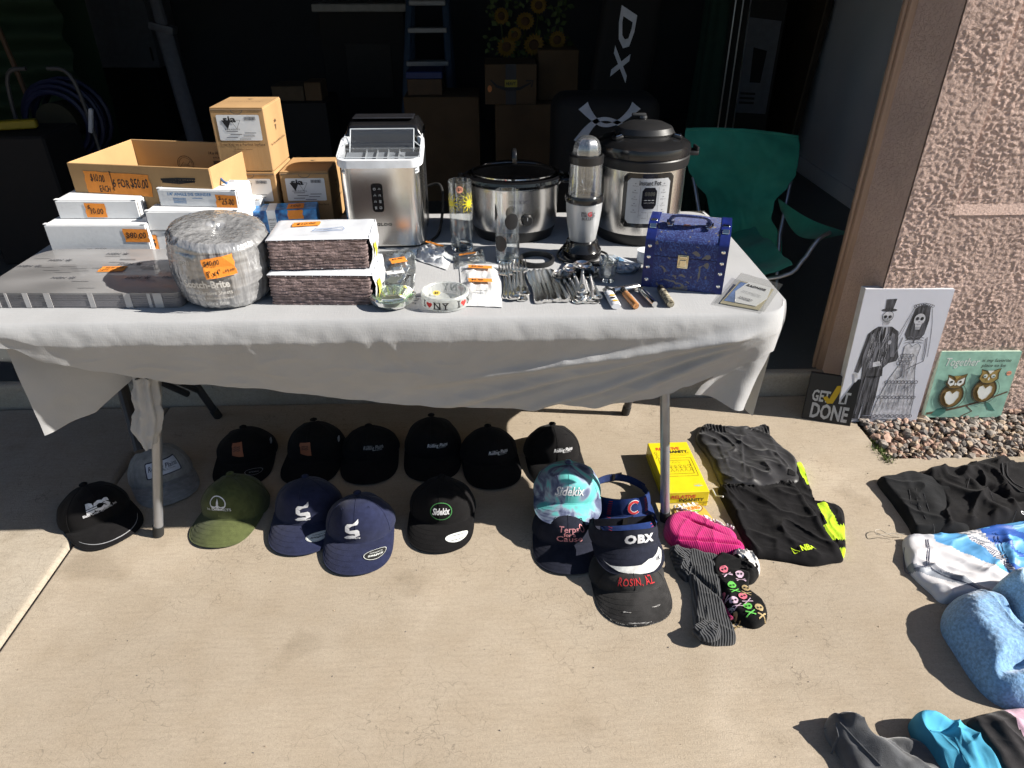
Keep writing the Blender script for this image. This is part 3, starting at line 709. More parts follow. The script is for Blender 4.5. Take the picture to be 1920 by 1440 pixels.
b = MB(); b.tube([(w/2-.01,-.09,h*.84),(w/2+.012,-.105,h*.80),(w/2+.022,-.11,h*.79)], .0035, 8); b.build('marker_pen_tip', M('blue_pen', (.04,.12,.3), .4), t)
b = MB(); b.box((w*.42, d/2-.02, h*.70), (.05, .001, .05), euler(.1,0,.2)); b.build('loose_label', LABELW, t)
# ---- sealed product cartons with a triangle emblem on the label
def product_carton(label, o, yaw, w, d, h, inv=False):
    t = thing('product_carton', label, 'carton', o, yaw)
    b = MB(); b.rbox((0,0,h/2), (w,d,h), .002, 1); b.build('box_body', CARD, t)
    b = MB(); b.rbox((0,-.0005,h+.0012), (w-.003,d-.001,.0024), .001, 1); b.build('lid', CARD, t)
    b = MB(); b.box((0,-d/2-.0008,h-.004), (w-.006,.0012,.0012)); b.build('lid_seam', WEDGE, t)
    f_ = front(0,-d/2,0)
    sm = []
    for i in range(13): a = math.pi+math.pi*i/12; sm.append((.016*math.cos(a), .010*math.sin(a)))
    mark('thumb_notch', stroke2d(sm, .0016), f_, WEDGE, t, .001, 0, h-.005)
    lw, lh = w*.80, h*.40; cy = h*.70
    mark('product_label', poly2d(rrect(lw, lh, .004)), f_, LABELW, t, .001, 0, cy)
    mark('emblem', poly2d([(-.014,.012),(.012,.012),(0,-.012)]), f_, INK, t, .0018, -lw*.27, cy+lh*.12)
    mark('emblem', stroke2d([(-.011,.012),(.014,.012),(.001,-.011)], .0015, True), f_, INK, t, .0018, -lw*.07, cy+lh*.12)
    mark('lettering', text2d('sia', .036, .016, bold=.03), f_, INK, t, .0024, -lw*.2, cy+lh*.33)
    mark('lettering', text2d('ABRASIVES', .042, .004, bold=.01, spacing=1.3), f_, INK, t, .0018, -lw*.17, cy-lh*.06)
    barcode(t, f_, lw*.28, cy+lh*.36, lw*.26, lh*.14)
    for k in range(6): mark('small_print', poly2d([(-.016,-.0009),(.016,-.0009),(.016,.0009),(-.016,.0009)]), f_, INKG, t, .0018, (-lw*.18, lw*.24, -lw*.1, lw*.2, -lw*.2, lw*.1)[k], cy-lh*(.14+.06*k))
    mark('lettering', text2d('Your Key to a Perfect Surface', w*.86, .0085, bold=.015), f_, BI, t, .001, 0, h*.43)
    mark('small_print', text2d('sia Abrasives Industries', w*.34, .004), f_, BI, t, .001, 0, h*.36)
    s_ = Plane((w/2,0,0), (0,1,0), (0,0,1))
    mark('emblem', join2d(poly2d([(-.009,.008),(.006,.008),(-.002,-.010)]), move2d(text2d('sia', .02, .010, bold=.03), 0, .018)), s_, BI, t, .001, 0, h*.62)
    mark('lettering', text2d('Your Key to a Perfect Surface', d*.8, .009, bold=.01), s_, BI, t, .001, 0, h*.40, .0)
    tp = topf(0,0,h+.0024); mark('emblem', poly2d([(-.009,.006),(.009,.006),(0,-.007)]), tp, BI, t, .0006, 0, d*.25); mark('lettering', text2d('Your Key to a Perfect Surface', w*.7, .007), tp, BI, t, .0006, 0, d*.02)
    return t
zc = T+.17
o, yw, w, h = place((416, 321), (513, 321), zc, .17, top=203)
product_carton('tall brown product carton standing on top of another carton', o, yw, w, .17, h)
w0 = w
o2 = Vector((o.x, o.y, T)); product_carton('brown product carton underneath the tall upright one', o2, yw, w+.004, .172, .165)
o, yw, w, h = place((519, 321), (606, 319), zc, .17)if False else (gp(566, 320, zc), 0.0, .142, .165)
product_carton('shaded brown product carton next to the ice maker', Vector((o.x+.004, o.y+.085, T)), .0, w, .17, .165)
# ---- clear zip bag with tag leaning on the cartons
CLEAR = M('clear_plastic_film', (.82,.83,.84), .12, var=.02, trans=.0, alpha=.20, spec=.8, bump=.6, bs=25)
b = MB(); P0 = gp(440, 392, T+.02); base_y = P0.y+.03
q = [yp(434, 309, base_y+.05), yp(562, 347, base_y+.04), yp(585, 398, base_y-.0), yp(446, 398, base_y-.0)]
t = thing('zip_bag', 'clear plastic zip bag leaning against the brown cartons', 'bag', ((q[2]+q[3])/2))
oz = Vector(t.location)
def bagf(u, v):
    p = (q[0]*(1-u)+q[1]*u)*(1-v)+(q[3]*(1-u)+q[2]*u)*v
    return p+Vector((0, -.012*math.sin(math.pi*u)*math.sin(math.pi*min(1, v*1.1))-.004*fbm(u*5, v*5), 0))-oz
b.grid(bagf, 24, 18); b.grid(lambda u, v: bagf(u, v)+Vector((0,.012,0)), 12, 9); b.build('bag_film', CLEAR, t, smooth=80)
b = MB(); b.tube([bagf(i/12, .17) for i in range(13)], .0018, 6); b.tube([bagf(i/12, .23) for i in range(13)], .0014, 6); b.build('zip_strip', M('zip_plastic', (.75,.77,.78), .2, alpha=.55, coat=.5), t)
pc = bagf(.52, .78)+Vector((0,-.006,0))
price_tag(t, Plane(pc, (1,0,0), (0,.05,1)), .012, .006, .088, .042, [('$2.00 EACH', .02, .28, .8, .24), ('OR', .05, .0, .12, .16), ('$50.00 FOR ALL', 0, -.3, .9, .24)], -.06)
b = MB(); b.rbox(bagf(.4, .6)+Vector((0,.012,-.01)), (.07,.012,.05), .004, 2, euler(-.1,0,.1)); b.build('packed_parts', M('bag_content_tan', (.38,.32,.22), .8, var=.2), t)
# ---- blue printed box with white band
bx0 = gp(470, 420, T); A_ = gp(468, 412, T+.06); B_ = gp(592, 405, T+.06)
hb = .085; A_ = gp(470, 397, T+hb); B_ = gp(590, 391, T+hb); w = (B_-A_).length; yw = math.atan2(B_.y-A_.y, B_.x-A_.x)
o = (A_+B_)/2+Vector((0,.035,0)); o.z = T
t = thing('blue_box', 'narrow blue printed box with a white label band', 'box', o, yw)
BLUEP = M('blue_print_board', (.015,.10,.40), .35, var=.55, vs=40, coat=.3, col2=(.05,.33,.75), detail=2)
b = MB(); b.rbox((0,0,hb/2), (w,.07,hb), .002, 1); b.build('box_body', BLUEP, t)
b = MB(); b.rbox((-w*.22,0,hb/2+.0003), (.026,.0712,hb+.0014), .002, 1); b.build('label_band', LABELW, t)
tp = topf(0,0,hb); mark('lettering', text2d('SMOKE', .02, .005), front(-w*.22,-.0357,0), INKG, t, .0008, 0, hb*.7)
for k in range(5): mark('small_print', poly2d([(-.008,-.0007),(.008,-.0007),(.008,.0007),(-.008,.0007)]), front(-w*.22,-.0357,0), INKG, t, .0008, 0, hb*(.3+.07*k))
price_tag(t, tp, w*.16, -.004, .046, .05, [('100', 0, 0, .6, .4)], 0)
price_tag(t, front(0,-.035,0), w*.16, hb-.014, .042, .026, [], 0)
# ---- big stretch-wrapped bundle
Bc = gp(408, 588, T); Rb = .115; Hb = .175
t = thing('wrapped_bundle', 'thick round bundle of abrasive pads tightly wound in clear stretch film', 'bundle', (Bc.x-.004, Bc.y+Rb-.005, T))
def film_mat():
    m = bpy.data.materials.new('stretch_film_bundle'); m.use_nodes = True; nt = m.node_tree; N = nt.nodes; L = nt.links
    p = N['Principled BSDF']; p.inputs['Roughness'].default_value = .22; p.inputs['Metallic'].default_value = .25; p.inputs['Specular IOR Level'].default_value = .9; p.inputs['Coat Weight'].default_value = 1; p.inputs['Coat Roughness'].default_value = .07
    tc = N.new('ShaderNodeTexCoord')
    def noi(sc, st, rot=(0,0,0), det=4):
        mp = N.new('ShaderNodeMapping'); mp.inputs['Scale'].default_value = st; mp.inputs['Rotation'].default_value = rot; L.new(tc.outputs['Object'], mp.inputs[0])
        n = N.new('ShaderNodeTexNoise'); n.inputs['Scale'].default_value = sc; n.inputs['Detail'].default_value = det; L.new(mp.outputs[0], n.inputs[0]); return n.outputs[0]
    a = noi(30, (.25,.25,1.3), (.16,.1,0), 2); bb = noi(70, (1.0,1.0,.10), (0,.1,0), 2); c = noi(10, (1,1,1))
    s = N.new('ShaderNodeMath'); s.operation = 'ADD'; L.new(a, s.inputs[0]); L.new(bb, s.inputs[1])
    r = N.new('ShaderNodeValToRGB'); e = r.color_ramp.elements; e[0].position = .78/2; e[0].color = (.23,.23,.235,1); e[1].position = 1.22/2; e[1].color = (.40,.40,.405,1)
    h = N.new('ShaderNodeMath'); h.operation = 'MULTIPLY'; h.inputs[1].default_value = .5; L.new(s.outputs[0], h.inputs[0]); L.new(h.outputs[0], r.inputs[0])
    L.new(r.outputs[0], p.inputs['Base Color'])
    bp = N.new('ShaderNodeBump'); bp.inputs['Strength'].default_value = .75; bp.inputs['Distance'].default_value = .006; L.new(s.outputs[0], bp.inputs['Height']); L.new(bp.outputs[0], p.inputs['Normal']); L.new(bp.outputs[0], p.inputs['Coat Normal'])
    return m
FILM = film_mat()
prof = [(0,.004),(.35,.002),(.62,.003),(.80,.02),(.90,.10),(.965,.3),(1.0,.5),(1.0,.68),(.985,.8),(.965,.88),(.93,.935),(.86,.97),(.72,.985),(.5,.992),(.3,.99),(.15,.985),(0,.98)]
def bund(u, v):
    j = v*(len(prof)-1); i = min(int(j), len(prof)-2); f = j-i
    r_ = (prof[i][0]*(1-f)+prof[i+1][0]*f)*Rb; z = (prof[i][1]*(1-f)+prof[i+1][1]*f)*Hb
    a = 2*math.pi*u
    z *= 1+.06*math.cos(a-2.4)*(v > .5)
    k = .0010*math.sin(z*330+a*2+3*noise.noise(Vector((math.cos(a)*2, math.sin(a)*2, z*8))))*sstep(.03,.3,v)*(1-sstep(.6,.8,v))
    k += .005*fbm(math.cos(a)*1.6, math.sin(a)*1.6, z*9)+.003*noise.noise(Vector((math.cos(a)*9, math.sin(a)*9, z*30)))
    r2 = r_*(1+.03*math.cos(2*a+1))+k*(r_/Rb)
    return (r2*math.cos(a), r2*math.sin(a), z)
b = MB(); b.grid(bund, 120, 64, closeu=True); b.build('wound_film', FILM, t, smooth=80)
class Curved:                                 # marks wrapped round an upright drum
    def __init__(s, r, a0, z, prof=None): s.r = r; s.a0 = a0; s.z = z; s.prof = prof
    def __call__(s, x, y, h=0):
        z = s.z+y; rr = (s.prof(z) if s.prof else s.r)+h; a = s.a0+x/rr
        return Vector((rr*math.cos(a), rr*math.sin(a), z))
FP = M('faint_white_print', (.60,.59,.57), .4, coat=.5)
cv = Curved(Rb*.985+.006, -math.pi/2, 0)
def prr(z):
    q = z/Hb; return Rb*interp(q, [(.02,.80),(.1,.90),(.3,.965),(.5,1.0),(.68,1.0),(.8,.985),(.9,.94)])+.0065
cv = Curved(Rb, -math.pi/2, 0, prr)
mark('lettering', text2d('Scotch-Brite', .105, .019, bold=.03), cv, FP, t, .0, -.004, Hb*.43)
mark('lettering', text2d('Pure Abrasive Sheets', .10, .010), cv, FP, t, .0, .0, Hb*.31)
mark('lettering', text2d('Cutting & Holding Power', .10, .010), cv, FP, t, .0, .0, Hb*.22)
mark('lettering', text2d('ultra fine', .05, .010), cv, FP, t, .0, .01, Hb*.15)
mark('lettering', text2d('07521', .028, .010), cv, FP, t, .0, -.045, Hb*.72)
price_tag(t, Curved(Rb, -math.pi/2, 0, lambda z: prr(z)+.001), .035, Hb*.66, .068, .046, [('$40.00', -.2, .25, .5, .28), ('8" x 4"', -.22, -.25, .46, .34), ('60 pcs', .3, -.24, .3, .2)], .10)
# ---- two packs of maroon hand pads
MAR = M('maroon_abrasive_fibre', (.21,.155,.15), .85, var=.35, vs=90, bump=.9, bs=260, coat=.15)
MARD = M('maroon_fibre_dark', (.19,.138,.133), .85, var=.35, vs=90, bump=.9, bs=260, coat=.15)
PAPER = M('pack_paper', (.66,.68,.72), .4, var=.06, vs=14, coat=.3, bump=.2, bs=30)
def pad_pack(label, o, yaw, w, d, h, tagged):
    t = thing('pad_pack', label, 'pad pack', o, yaw); n = 10; lh = (h-.004)/n
    for k in range(n):
        b = MB(); sx = random.uniform(-.0015, .0015); m_ = 40
        bul = .004*math.sin(math.pi*(k+.5)/n)
        def fn(u, v, k=k, bul=bul):
            # closed loop round the pad section swept in x
            x = -w/2+w*u; a = 2*math.pi*v
            c_, s_ = math.cos(a), math.sin(a)
            yy = (d/2+bul)*(1 if c_ > 0 else -1)*min(1, abs(c_)*1.8); zz = lh*.70*(1 if s_ > 0 else -1)*min(1, abs(s_)*1.2)
            e = sstep(0, .03, u)*sstep(0, .03, 1-u)
            wob = .0016*noise.noise(Vector((x*70, k*3.7, a)))
            sag = -.003*math.sin(math.pi*u)*0
            return (x*(1+.01*math.sin(k*2.1))+sx, yy*(.965+.035*e)+wob, lh*(k+.5)+zz*(.5+.5*e)+.0012*noise.noise(Vector((x*25, k, 3))))
        b.grid(fn, m_, 12); b.build('pad', MAR if k % 3 else MARD, t, smooth=70)
    def cov(u, v):
        x = -w/2-.002+(w+.008)*u; y = -d/2-.002+(d+.004)*v
        z = h+.0015+.003*fbm(x*12, y*12, 5)*sstep(0,.1,min(u,1-u,v,1-v))-.004*(1-sstep(0,.04,min(u,1-u,v,1-v)))
        return (x, y, z)
    b = MB(); b.grid(cov, 30, 16)
    def covr(u, v): return (w/2+.006+.004*math.sin(math.pi*v)+.003*fbm(u*4, v*4, 2), -d/2+.004+(d-.006)*u, h*(1-v)+.0005)
    b.grid(covr, 12, 12); b.build('paper_wrap', PAPER, t, smooth=80)
    tp = topf(0,0,h+.0035)
    if tagged:
        mark('sander_drawing', join2d(stroke2d([(-.035,-.012),(-.03,.006),(0,.004),(.03,.014),(.036,.0),(.034,-.010),(-.035,-.012)], .002), stroke2d([(-.03,-.006),(0,-.008),(.03,-.004)], .0016), stroke2d([(-.025,0),(.02,.004)], .0012)), tp, M('blue_drawing_ink', (.10,.2,.42), .6), t, .001, .02, -d*.12)
        price_tag(t, tp, -w*.17, d*.16, .062, .030, [('$10.00', 0, 0, .7, .5)], .12)
    b = MB(); b.grid(lambda u, v: (w/2+.0125+.003*math.sin(math.pi*v), -d/2+.02+.03*u, h*(.15+.5*v)), 4, 4); b.build('yellow_print', M('yellow_print', (.75,.62,.04), .5), t)
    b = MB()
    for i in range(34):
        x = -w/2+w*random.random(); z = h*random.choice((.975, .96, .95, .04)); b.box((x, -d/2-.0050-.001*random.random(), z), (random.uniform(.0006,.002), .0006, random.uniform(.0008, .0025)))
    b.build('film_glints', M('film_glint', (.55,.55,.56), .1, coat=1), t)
    return t
o, yw, w, h = place((512, 571), (699, 572), T, .135, top=514)
pad_pack('lower shrink-wrapped pack of maroon hand pads', o, yw, w, .135, h, False); zp = T+h+.006
o, yw, w, h = place((509, 506), (693, 502), zp, .135, top=447)
pad_pack('upper pack of maroon hand pads with white paper top', o, yw, w, .135, h, True)
# ================================================================ APPLIANCES AND SMALL THINGS ON THE TABLE
def steel_mat(name, col=(.78,.76,.73), rough=.22, vert=True):
    m = bpy.data.materials.new(name); m.use_nodes = True; nt = m.node_tree; N = nt.nodes; L = nt.links
    p = N['Principled BSDF']; p.inputs['Metallic'].default_value = 1; p.inputs['Roughness'].default_value = rough; p.inputs['Base Color'].default_value = (*col, 1)
    tc = N.new('ShaderNodeTexCoord'); mp = N.new('ShaderNodeMapping'); mp.inputs['Scale'].default_value = (1,1,.02) if vert else (.02,.02,1); L.new(tc.outputs['Object'], mp.inputs[0])
    n = N.new('ShaderNodeTexNoise'); n.inputs['Scale'].default_value = 700; n.inputs['Detail'].default_value = 3; L.new(mp.outputs[0], n.inputs[0])
    mr = N.new('ShaderNodeMapRange'); mr.inputs[3].default_value = rough*.75; mr.inputs[4].default_value = rough*1.35; L.new(n.outputs[0], mr.inputs[0]); L.new(mr.outputs[0], p.inputs['Roughness'])
    bp = N.new('ShaderNodeBump'); bp.inputs['Strength'].default_value = .035; bp.inputs['Distance'].default_value = .0006; L.new(n.outputs[0], bp.inputs['Height']); L.new(bp.outputs[0], p.inputs['Normal'])
    return m
SS = steel_mat('brushed_stainless'); CUT = M('polished_cutlery_steel', (.80,.79,.77), .22, 1., var=.05, vs=60)
CHROME = M('chrome', (.75,.75,.74), .08, 1., var=.02)
BLKP = M('black_gloss_plastic', (.010,.010,.011), .18, coat=.3)
BLKM = M('black_matt_plastic', (.014,.014,.015), .42, bump=.05, bs=300)
STONE = M('black_glazed_stoneware', (.008,.008,.009), .06, coat=.6)
WHTP = M('white_plastic', (.72,.74,.77), .3)
GOLD = M('pale_brass', (.62,.54,.36), .25, 1.)
def thin_glass(name, tint=(1,1,1), base=.05, edge=.75, rough=.02, gcol=(.9,.93,.95), milk=.12):
    m = bpy.data.materials.new(name); m.use_nodes = True; nt = m.node_tree; N = nt.nodes; L = nt.links
    p = N['Principled BSDF']; p.inputs['Base Color'].default_value = (*gcol, 1); p.inputs['Roughness'].default_value = rough; p.inputs['Specular IOR Level'].default_value = .8; p.inputs['Coat Weight'].default_value = .6
    gb = N.new('ShaderNodeBsdfGlossy'); gb.inputs['Color'].default_value = (*gcol, 1); gb.inputs['Roughness'].default_value = max(.03, rough); mg = N.new('ShaderNodeMixShader'); mg.inputs[0].default_value = milk; L.new(gb.outputs[0], mg.inputs[1]); L.new(p.outputs[0], mg.inputs[2])
    tr = N.new('ShaderNodeBsdfTransparent'); tr.inputs[0].default_value = (*tint, 1)
    lw = N.new('ShaderNodeLayerWeight'); lw.inputs[0].default_value = .35
    tc = N.new('ShaderNodeTexCoord'); nz = N.new('ShaderNodeTexNoise'); nz.inputs['Scale'].default_value = 30; L.new(tc.outputs['Object'], nz.inputs[0])
    mr = N.new('ShaderNodeMapRange'); mr.inputs[3].default_value = base; mr.inputs[4].default_value = edge; L.new(lw.outputs['Facing'], mr.inputs[0])
    ad = N.new('ShaderNodeMath'); ad.operation = 'MULTIPLY_ADD'; L.new(nz.outputs[0], ad.inputs[0]); ad.inputs[1].default_value = .04; L.new(mr.outputs[0], ad.inputs[2])
    ms = N.new('ShaderNodeMixShader'); L.new(ad.outputs[0], ms.inputs[0]); L.new(tr.outputs[0], ms.inputs[1]); L.new(mg.outputs[0], ms.inputs[2]); L.new(ms.outputs[0], N['Material Output'].inputs[0])
    return m
GL = thin_glass('clear_glass', (.97,.98,.98), .02, .42); GLG = thin_glass('greenish_glass', (.86,.93,.80), .10, .60, gcol=(.75,.85,.68))
CLRP = thin_glass('clear_hard_plastic', (.93,.94,.95), .10, .6, .12)
FROST = thin_glass('frosted_glass', (.9,.9,.9), .28, .75, .35, (.72,.75,.73), .9)
THICK = M('solid_glass', (.92,.95,.95), .03, trans=1, ior=1.45, var=.01)

# ---- ice maker
A_ = gp(652, 466, T); B_ = gp(797, 464, T); w = (B_-A_).length; d = .27
yw = math.atan2(B_.y-A_.y, B_.x-A_.x)
t = thing('ice_maker', 'stainless countertop ice maker with white rim and clear lid', 'ice maker', ((A_.x+B_.x)/2, (A_.y+B_.y)/2+d/2, T), yw)
Hs = .222
b = MB(); b.prism(rrect(w, .12, .03, 8, [.004,.004,.035,.035]), .006, Hs); o_ = b.build('front_shell', SS, t, smooth=35); o_.location = (0, -d/2+.06, 0)
b = MB(); b.prism(rrect(w-.006, d-.115, .02, 6, [.03,.03,.003,.003]), .006, .255); o_ = b.build('rear_body', BLKM, t, smooth=35); o_.location = (0, .0565, 0)
b = MB(); b.prism(rrect(w-.02, d-.02, .03, 6), 0, .007); b.build('base_foot', RUB, t)
b = MB()
def hous(u, v):
    a = math.pi*v; x = (w/2-.002)*(2*u-1); y = .07-.068*math.cos(a); z = .252+.062*math.sin(a)**.45
    e = sstep(0, .06, min(u, 1-u)); return (x, y, .252+(z-.252)*(.55+.45*e))
b.grid(hous, 30, 24); b.build('top_housing', BLKP, t, smooth=60)
b = MB(); b.rbox((0,.055,.317), (w*.78,.06,.003), .0014, 1); b.build('lid_window', M('smoky_window', (.03,.03,.035), .08, coat=.8), t)
def rim_ring(wd, dp, r, th):
    out = rrect(wd, dp, r, 8); inn = rrect(wd-2*th, dp-2*th, max(.003, r-th), 8); n = len(out); b = MB()
    for z0, z1 in ((0, .020),):
        vs = [(x, y, z0) for x, y in out]+[(x, y, z1) for x, y in out]+[(x, y, z1) for x, y in inn]+[(x, y, z0-.02) for x, y in inn]
        fs = []
        for i in range(n):
            j = (i+1) % n; fs += [(i, j, n+j, n+i), (n+i, n+j, 2*n+j, 2*n+i), (2*n+i, 2*n+j, 3*n+j, 3*n+i)]
        b.add([(x, y, z+(y+dp/2)*.22) for x, y, z in vs], fs)
    return b
rr_ = rim_ring(w+.012, .155, .032, .009).build('white_rim', WHTP, t, smooth=40); rr_.location = (0, -d/2+.072, Hs)
b = MB(); b.box((0,0,0), (w-.014,.135,.002), euler(.21,0,0)); b.build('ice_tray', M('tray_grey', (.26,.28,.31), .35), t).location = (0,-d/2+.072,Hs+.004)
for k in range(4):
    b = MB(); b.box((0,0,0), (.0016,.06,.008), euler(.2,0,0)); b.build('tray_rib', M('tray_rib_grey', (.38,.40,.42), .35), t).location = (-.045+.03*k, -d/2+.09, Hs+.013)
b = MB()
for sx in (-1, 1): b.box((sx*(w/2-.002),-.03,.255), (.004,.10,.012), euler(.35,0,0))
b.build('side_rail', WHTP, t)
b = MB(); n_ = 10
b.grid(lambda u, v: ((u-.5)*w*(.80 if True else 1), -d/2+.075+.050*v, Hs+.022+.052*v), 6, 4)
b.grid(lambda u, v: ((u-.5)*w*1.0, -d/2+.012+.062*v, Hs+.024+.012*v), 6, 3)
b.grid(lambda u, v: ((u-.5)*w*.80, -d/2+.125+.004*v, Hs+.074-.006*v), 6, 1)
b.build('clear_lid', thin_glass('lid_clear_plastic', (.95,.96,.97), .07, .45, .05, milk=.2), t)
b = MB(); zl = Hs+.022
for sx in (-1, 1):
    b.tube([(sx*w*.40,-d/2+.075,zl),(sx*w*.40,-d/2+.125,zl+.052)], .0016, 6); b.tube([(sx*w*.50,-d/2+.012,zl+.002),(sx*w*.50,-d/2+.074,zl+.014)], .0016, 6); b.tube([(sx*w*.50,-d/2+.074,zl+.014),(sx*w*.40,-d/2+.085,zl+.03)], .0014, 6)
b.tube([(-w*.40,-d/2+.125,zl+.052),(w*.40,-d/2+.125,zl+.052)], .0018, 6); b.tube([(-w*.48,-d/2+.011,zl+.002),(w*.48,-d/2+.011,zl+.002)], .0016, 6)
b.build('lid_edges', M('clear_plastic_edge', (.62,.66,.70), .15, alpha=.75), t)
f_ = front(0, -d/2, 0)
pn = mark('control_panel', poly2d(rrect(.031, .078, .009)), f_, BLKP, t, .0009, -.012, Hs*.64)
gi = M('panel_icon', (.42,.43,.44), .5)
for k in range(4):
    for sx in (-1, 1):
        y = Hs*.64+.024-.017*k
        sh = [ring2d(0,0,.003,.003,.0009,10), stroke2d([(-.003,-.002),(0,.003),(.003,-.002)], .0009), stroke2d([(-.002,-.003),(-.002,.002),(.002,.002),(.002,-.003)], .0009), join2d(*[stroke2d([(-.003,-.003+.002*q),(.003,-.003+.002*q)], .0008) for q in range(4)])][(k+(sx > 0)) % 4]
        mark('button_icon', sh, f_, gi, pn, .0013, -.012+sx*.0065, y)
mark('lettering', text2d('IGLOO', .046, .0085, bold=.045, spacing=1.15), f_, M('dark_logo', (.035,.035,.035), .5), t, .0009, -.002, .068)
b = MB()
for k in range(9): b.box((w/2-.002, .02+.012*(k % 5), .10+.05*(k//5)), (.002, .005, .03))
b.build('vent_slots', M('vent_dark', (.03,.03,.033), .5), t)
pts = catmull([(w/2-.01,.12,.10),(w/2+.03,.11,.11),(w/2+.045,.06,.09),(w/2+.04,.02,.03),(w/2+.03,-.05,.006),(w/2-.0,-.115,.006),(w/2-.03,-.125,.006)], 8, False)
b = MB(); b.tube(pts, .0042, 8); b.build('power_cord', RUB, t)

# ---- slow cooker
P = gp(966, 459, T); t = thing('slow_cooker', 'oval stainless slow cooker with black crock and glass lid', 'slow cooker', (P.x, P.y+.098, T), 0)
SY = .80; Rk = .126
b = MB(); b.lathe([(0,.004),(.10,.004),(.108,0),(.112,.006),(.120,.03),(.119,.033)], 64, sy=SY); b.build('base', BLKM, t)
b = MB(); b.lathe([(.119,.031),(.1225,.05),(.126,.10),(.129,.150),(.1305,.154),(.128,.157)], 72, sy=SY); body_ = b.build('steel_wall', SS, t)
b = MB(); b.lathe([(.128,.154),(.139,.158),(.143,.166),(.141,.174),(.131,.178),(.122,.174),(.118,.15),(.11,.05),(.09,.03),(0,.03)], 72, sy=SY); b.build('crock', STONE, t)
for sx in (-1, 1):
    b = MB(); b.rbox((sx*.146,0,.163), (.030,.075,.014), .006, 3); b.build('crock_handle', STONE, t)
b = MB(); b.lathe([(.120,.181),(.112,.187),(.09,.196),(.06,.203),(.03,.206),(0,.207)], 64, sy=SY); b.build('glass_lid', thin_glass('lid_glass', (.55,.56,.56), .10, .5, .02, (.04,.04,.045)), t)
b = MB(); b.lathe([(.119,.178),(.1225,.179),(.1230,.184),(.119,.1845),(.116,.182)], 72, sy=SY); b.build('lid_rim', CHROME, t)
b = MB(); b.tube(catmull([(0,-.018,.206),(0,-.017,.225),(0,-.006,.238),(0,.008,.238),(0,.018,.226),(0,.02,.206)], 6, False), .007, 10, flat=.7); b.build('lid_handle', BLKP, t)
class Oval:                                   # marks on an oval wall
    def __init__(s, rz, sy, a0, z): s.rz = rz; s.sy = sy; s.a0 = a0; s.z = z
    def __call__(s, x, y, h=0):
        z = s.z+y; r_ = s.rz(z)+h; a = s.a0+x/r_; return Vector((r_*math.cos(a), r_*math.sin(a)*s.sy, z))
ov = Oval(lambda z: interp(z, [(.031,.119),(.05,.1225),(.10,.126),(.15,.129)]), SY, -math.pi/2, 0)
mark('lettering', text2d('CROCK-POT', .062, .0105, bold=.03), ov, INKG, t, .0008, .012, .122)
q = ov(.032, .072, .004)
b = MB(); rot = euler(math.pi/2,0,.25); b.lathe([(0,.012),(.013,.012),(.015,.009),(.016,0)], 24, q, rot=rot); kn = b.build('dial_knob', BLKM, t)
b = MB(); b.box(q+Vector((.002,-.013,.006)), (.0016,.001,.009)); b.build('pointer', INKW, kn)
for tx, ax, ay in (('OFF',.012,.072), ('LOW',.02,.094), ('HIGH',.05,.088), ('WARM',.058,.07)): mark('dial_print', text2d(tx, .008, .0026), ov, INKG, t, .0008, ax, ay)

# ---- personal blender
P = gp(1090, 493, T); t = thing('personal_blender', 'small silver blender with clear cup on black base', 'blender', (P.x+.006, P.y+.052, T), 0)
b = MB(); b.lathe([(0,.002),(.050,.0),(.053,.006),(.052,.022),(.045,.032),(.042,.046),(.034,.05)], 40); b.build('base', BLKP, t)
b = MB(); b.lathe([(.034,.048),(.036,.052),(.042,.09),(.0465,.13),(.0475,.152),(.045,.156)], 48); b.build('silver_body', M('silver_plastic', (.50,.51,.52), .33, .35, var=.03), t)
b = MB(); b.lathe([(.047,.152),(.0505,.155),(.0515,.162),(.049,.170),(.043,.171)], 48); b.build('collar', BLKP, t)
b = MB(); b.lathe([(.043,.166),(.0425,.20),(.0415,.252)], 48); b.lathe([(.040,.166),(.0395,.252)], 48); b.build('clear_cup', CLRP, t)
for k in range(6):
    a = k*math.pi/3+.3; b = MB(); b.tube([(.0405*math.cos(a),.0405*math.sin(a),.18),(.0395*math.cos(a),.0395*math.sin(a),.25)], .0016, 6); b.build('cup_rib', CLRP, t)
b = MB(); b.lathe([(.0405,.250),(.0440,.252),(.0440,.270),(.040,.273)], 48); b.build('cup_ring', M('smoked_black', (.015,.015,.016), .3), t)
b = MB()
def dome(u, v):
    a = 2*math.pi*u; e = math.pi/2*v; r_ = (.036*math.cos(e)**.7 if v < 1 else 0)*(1-.07*abs(math.sin(a*4))*(1-.2*v)); return (r_*math.cos(a), r_*math.sin(a), .272+.045*math.sin(e)**.85)
b.grid(dome, 64, 14, closeu=True); b.build('ribbed_dome', thin_glass('scuffed_plastic', (.8,.8,.82), .30, .8, .25), t, smooth=70)
b = MB(); b.tube([(0,0,.172),(0,0,.185)], .006, 10)
for k in range(4):
    a = k*math.pi/2+.4; b.add([(0,0,.184),(.014*math.cos(a)-.002*math.sin(a),.014*math.sin(a)+.002*math.cos(a),.196),(.018*math.cos(a),.018*math.sin(a),.205),(.014*math.cos(a)+.003*math.sin(a),.014*math.sin(a)-.003*math.cos(a),.194)], [(0,1,2,3)])
b.build('blade', CHROME, t, smooth=0)
cvb = Curved(.046, -math.pi/2, 0, lambda z: interp(z, [(.05,.036),(.09,.042),(.13,.0465),(.152,.0475)]))
mark('lettering', text2d('ma', .014, .013, bold=.02), cvb, INKG, t, .0007, -.005, .130); mark('lettering', text2d('ic', .009, .014, bold=.02), cvb, INKG, t, .0007, .021, .130)
mark('lettering', text2d('G', .012, .012, bold=.04), cvb, M('logo_red', (.55,.05,.06), .5), t, .0007, .0105, .130)
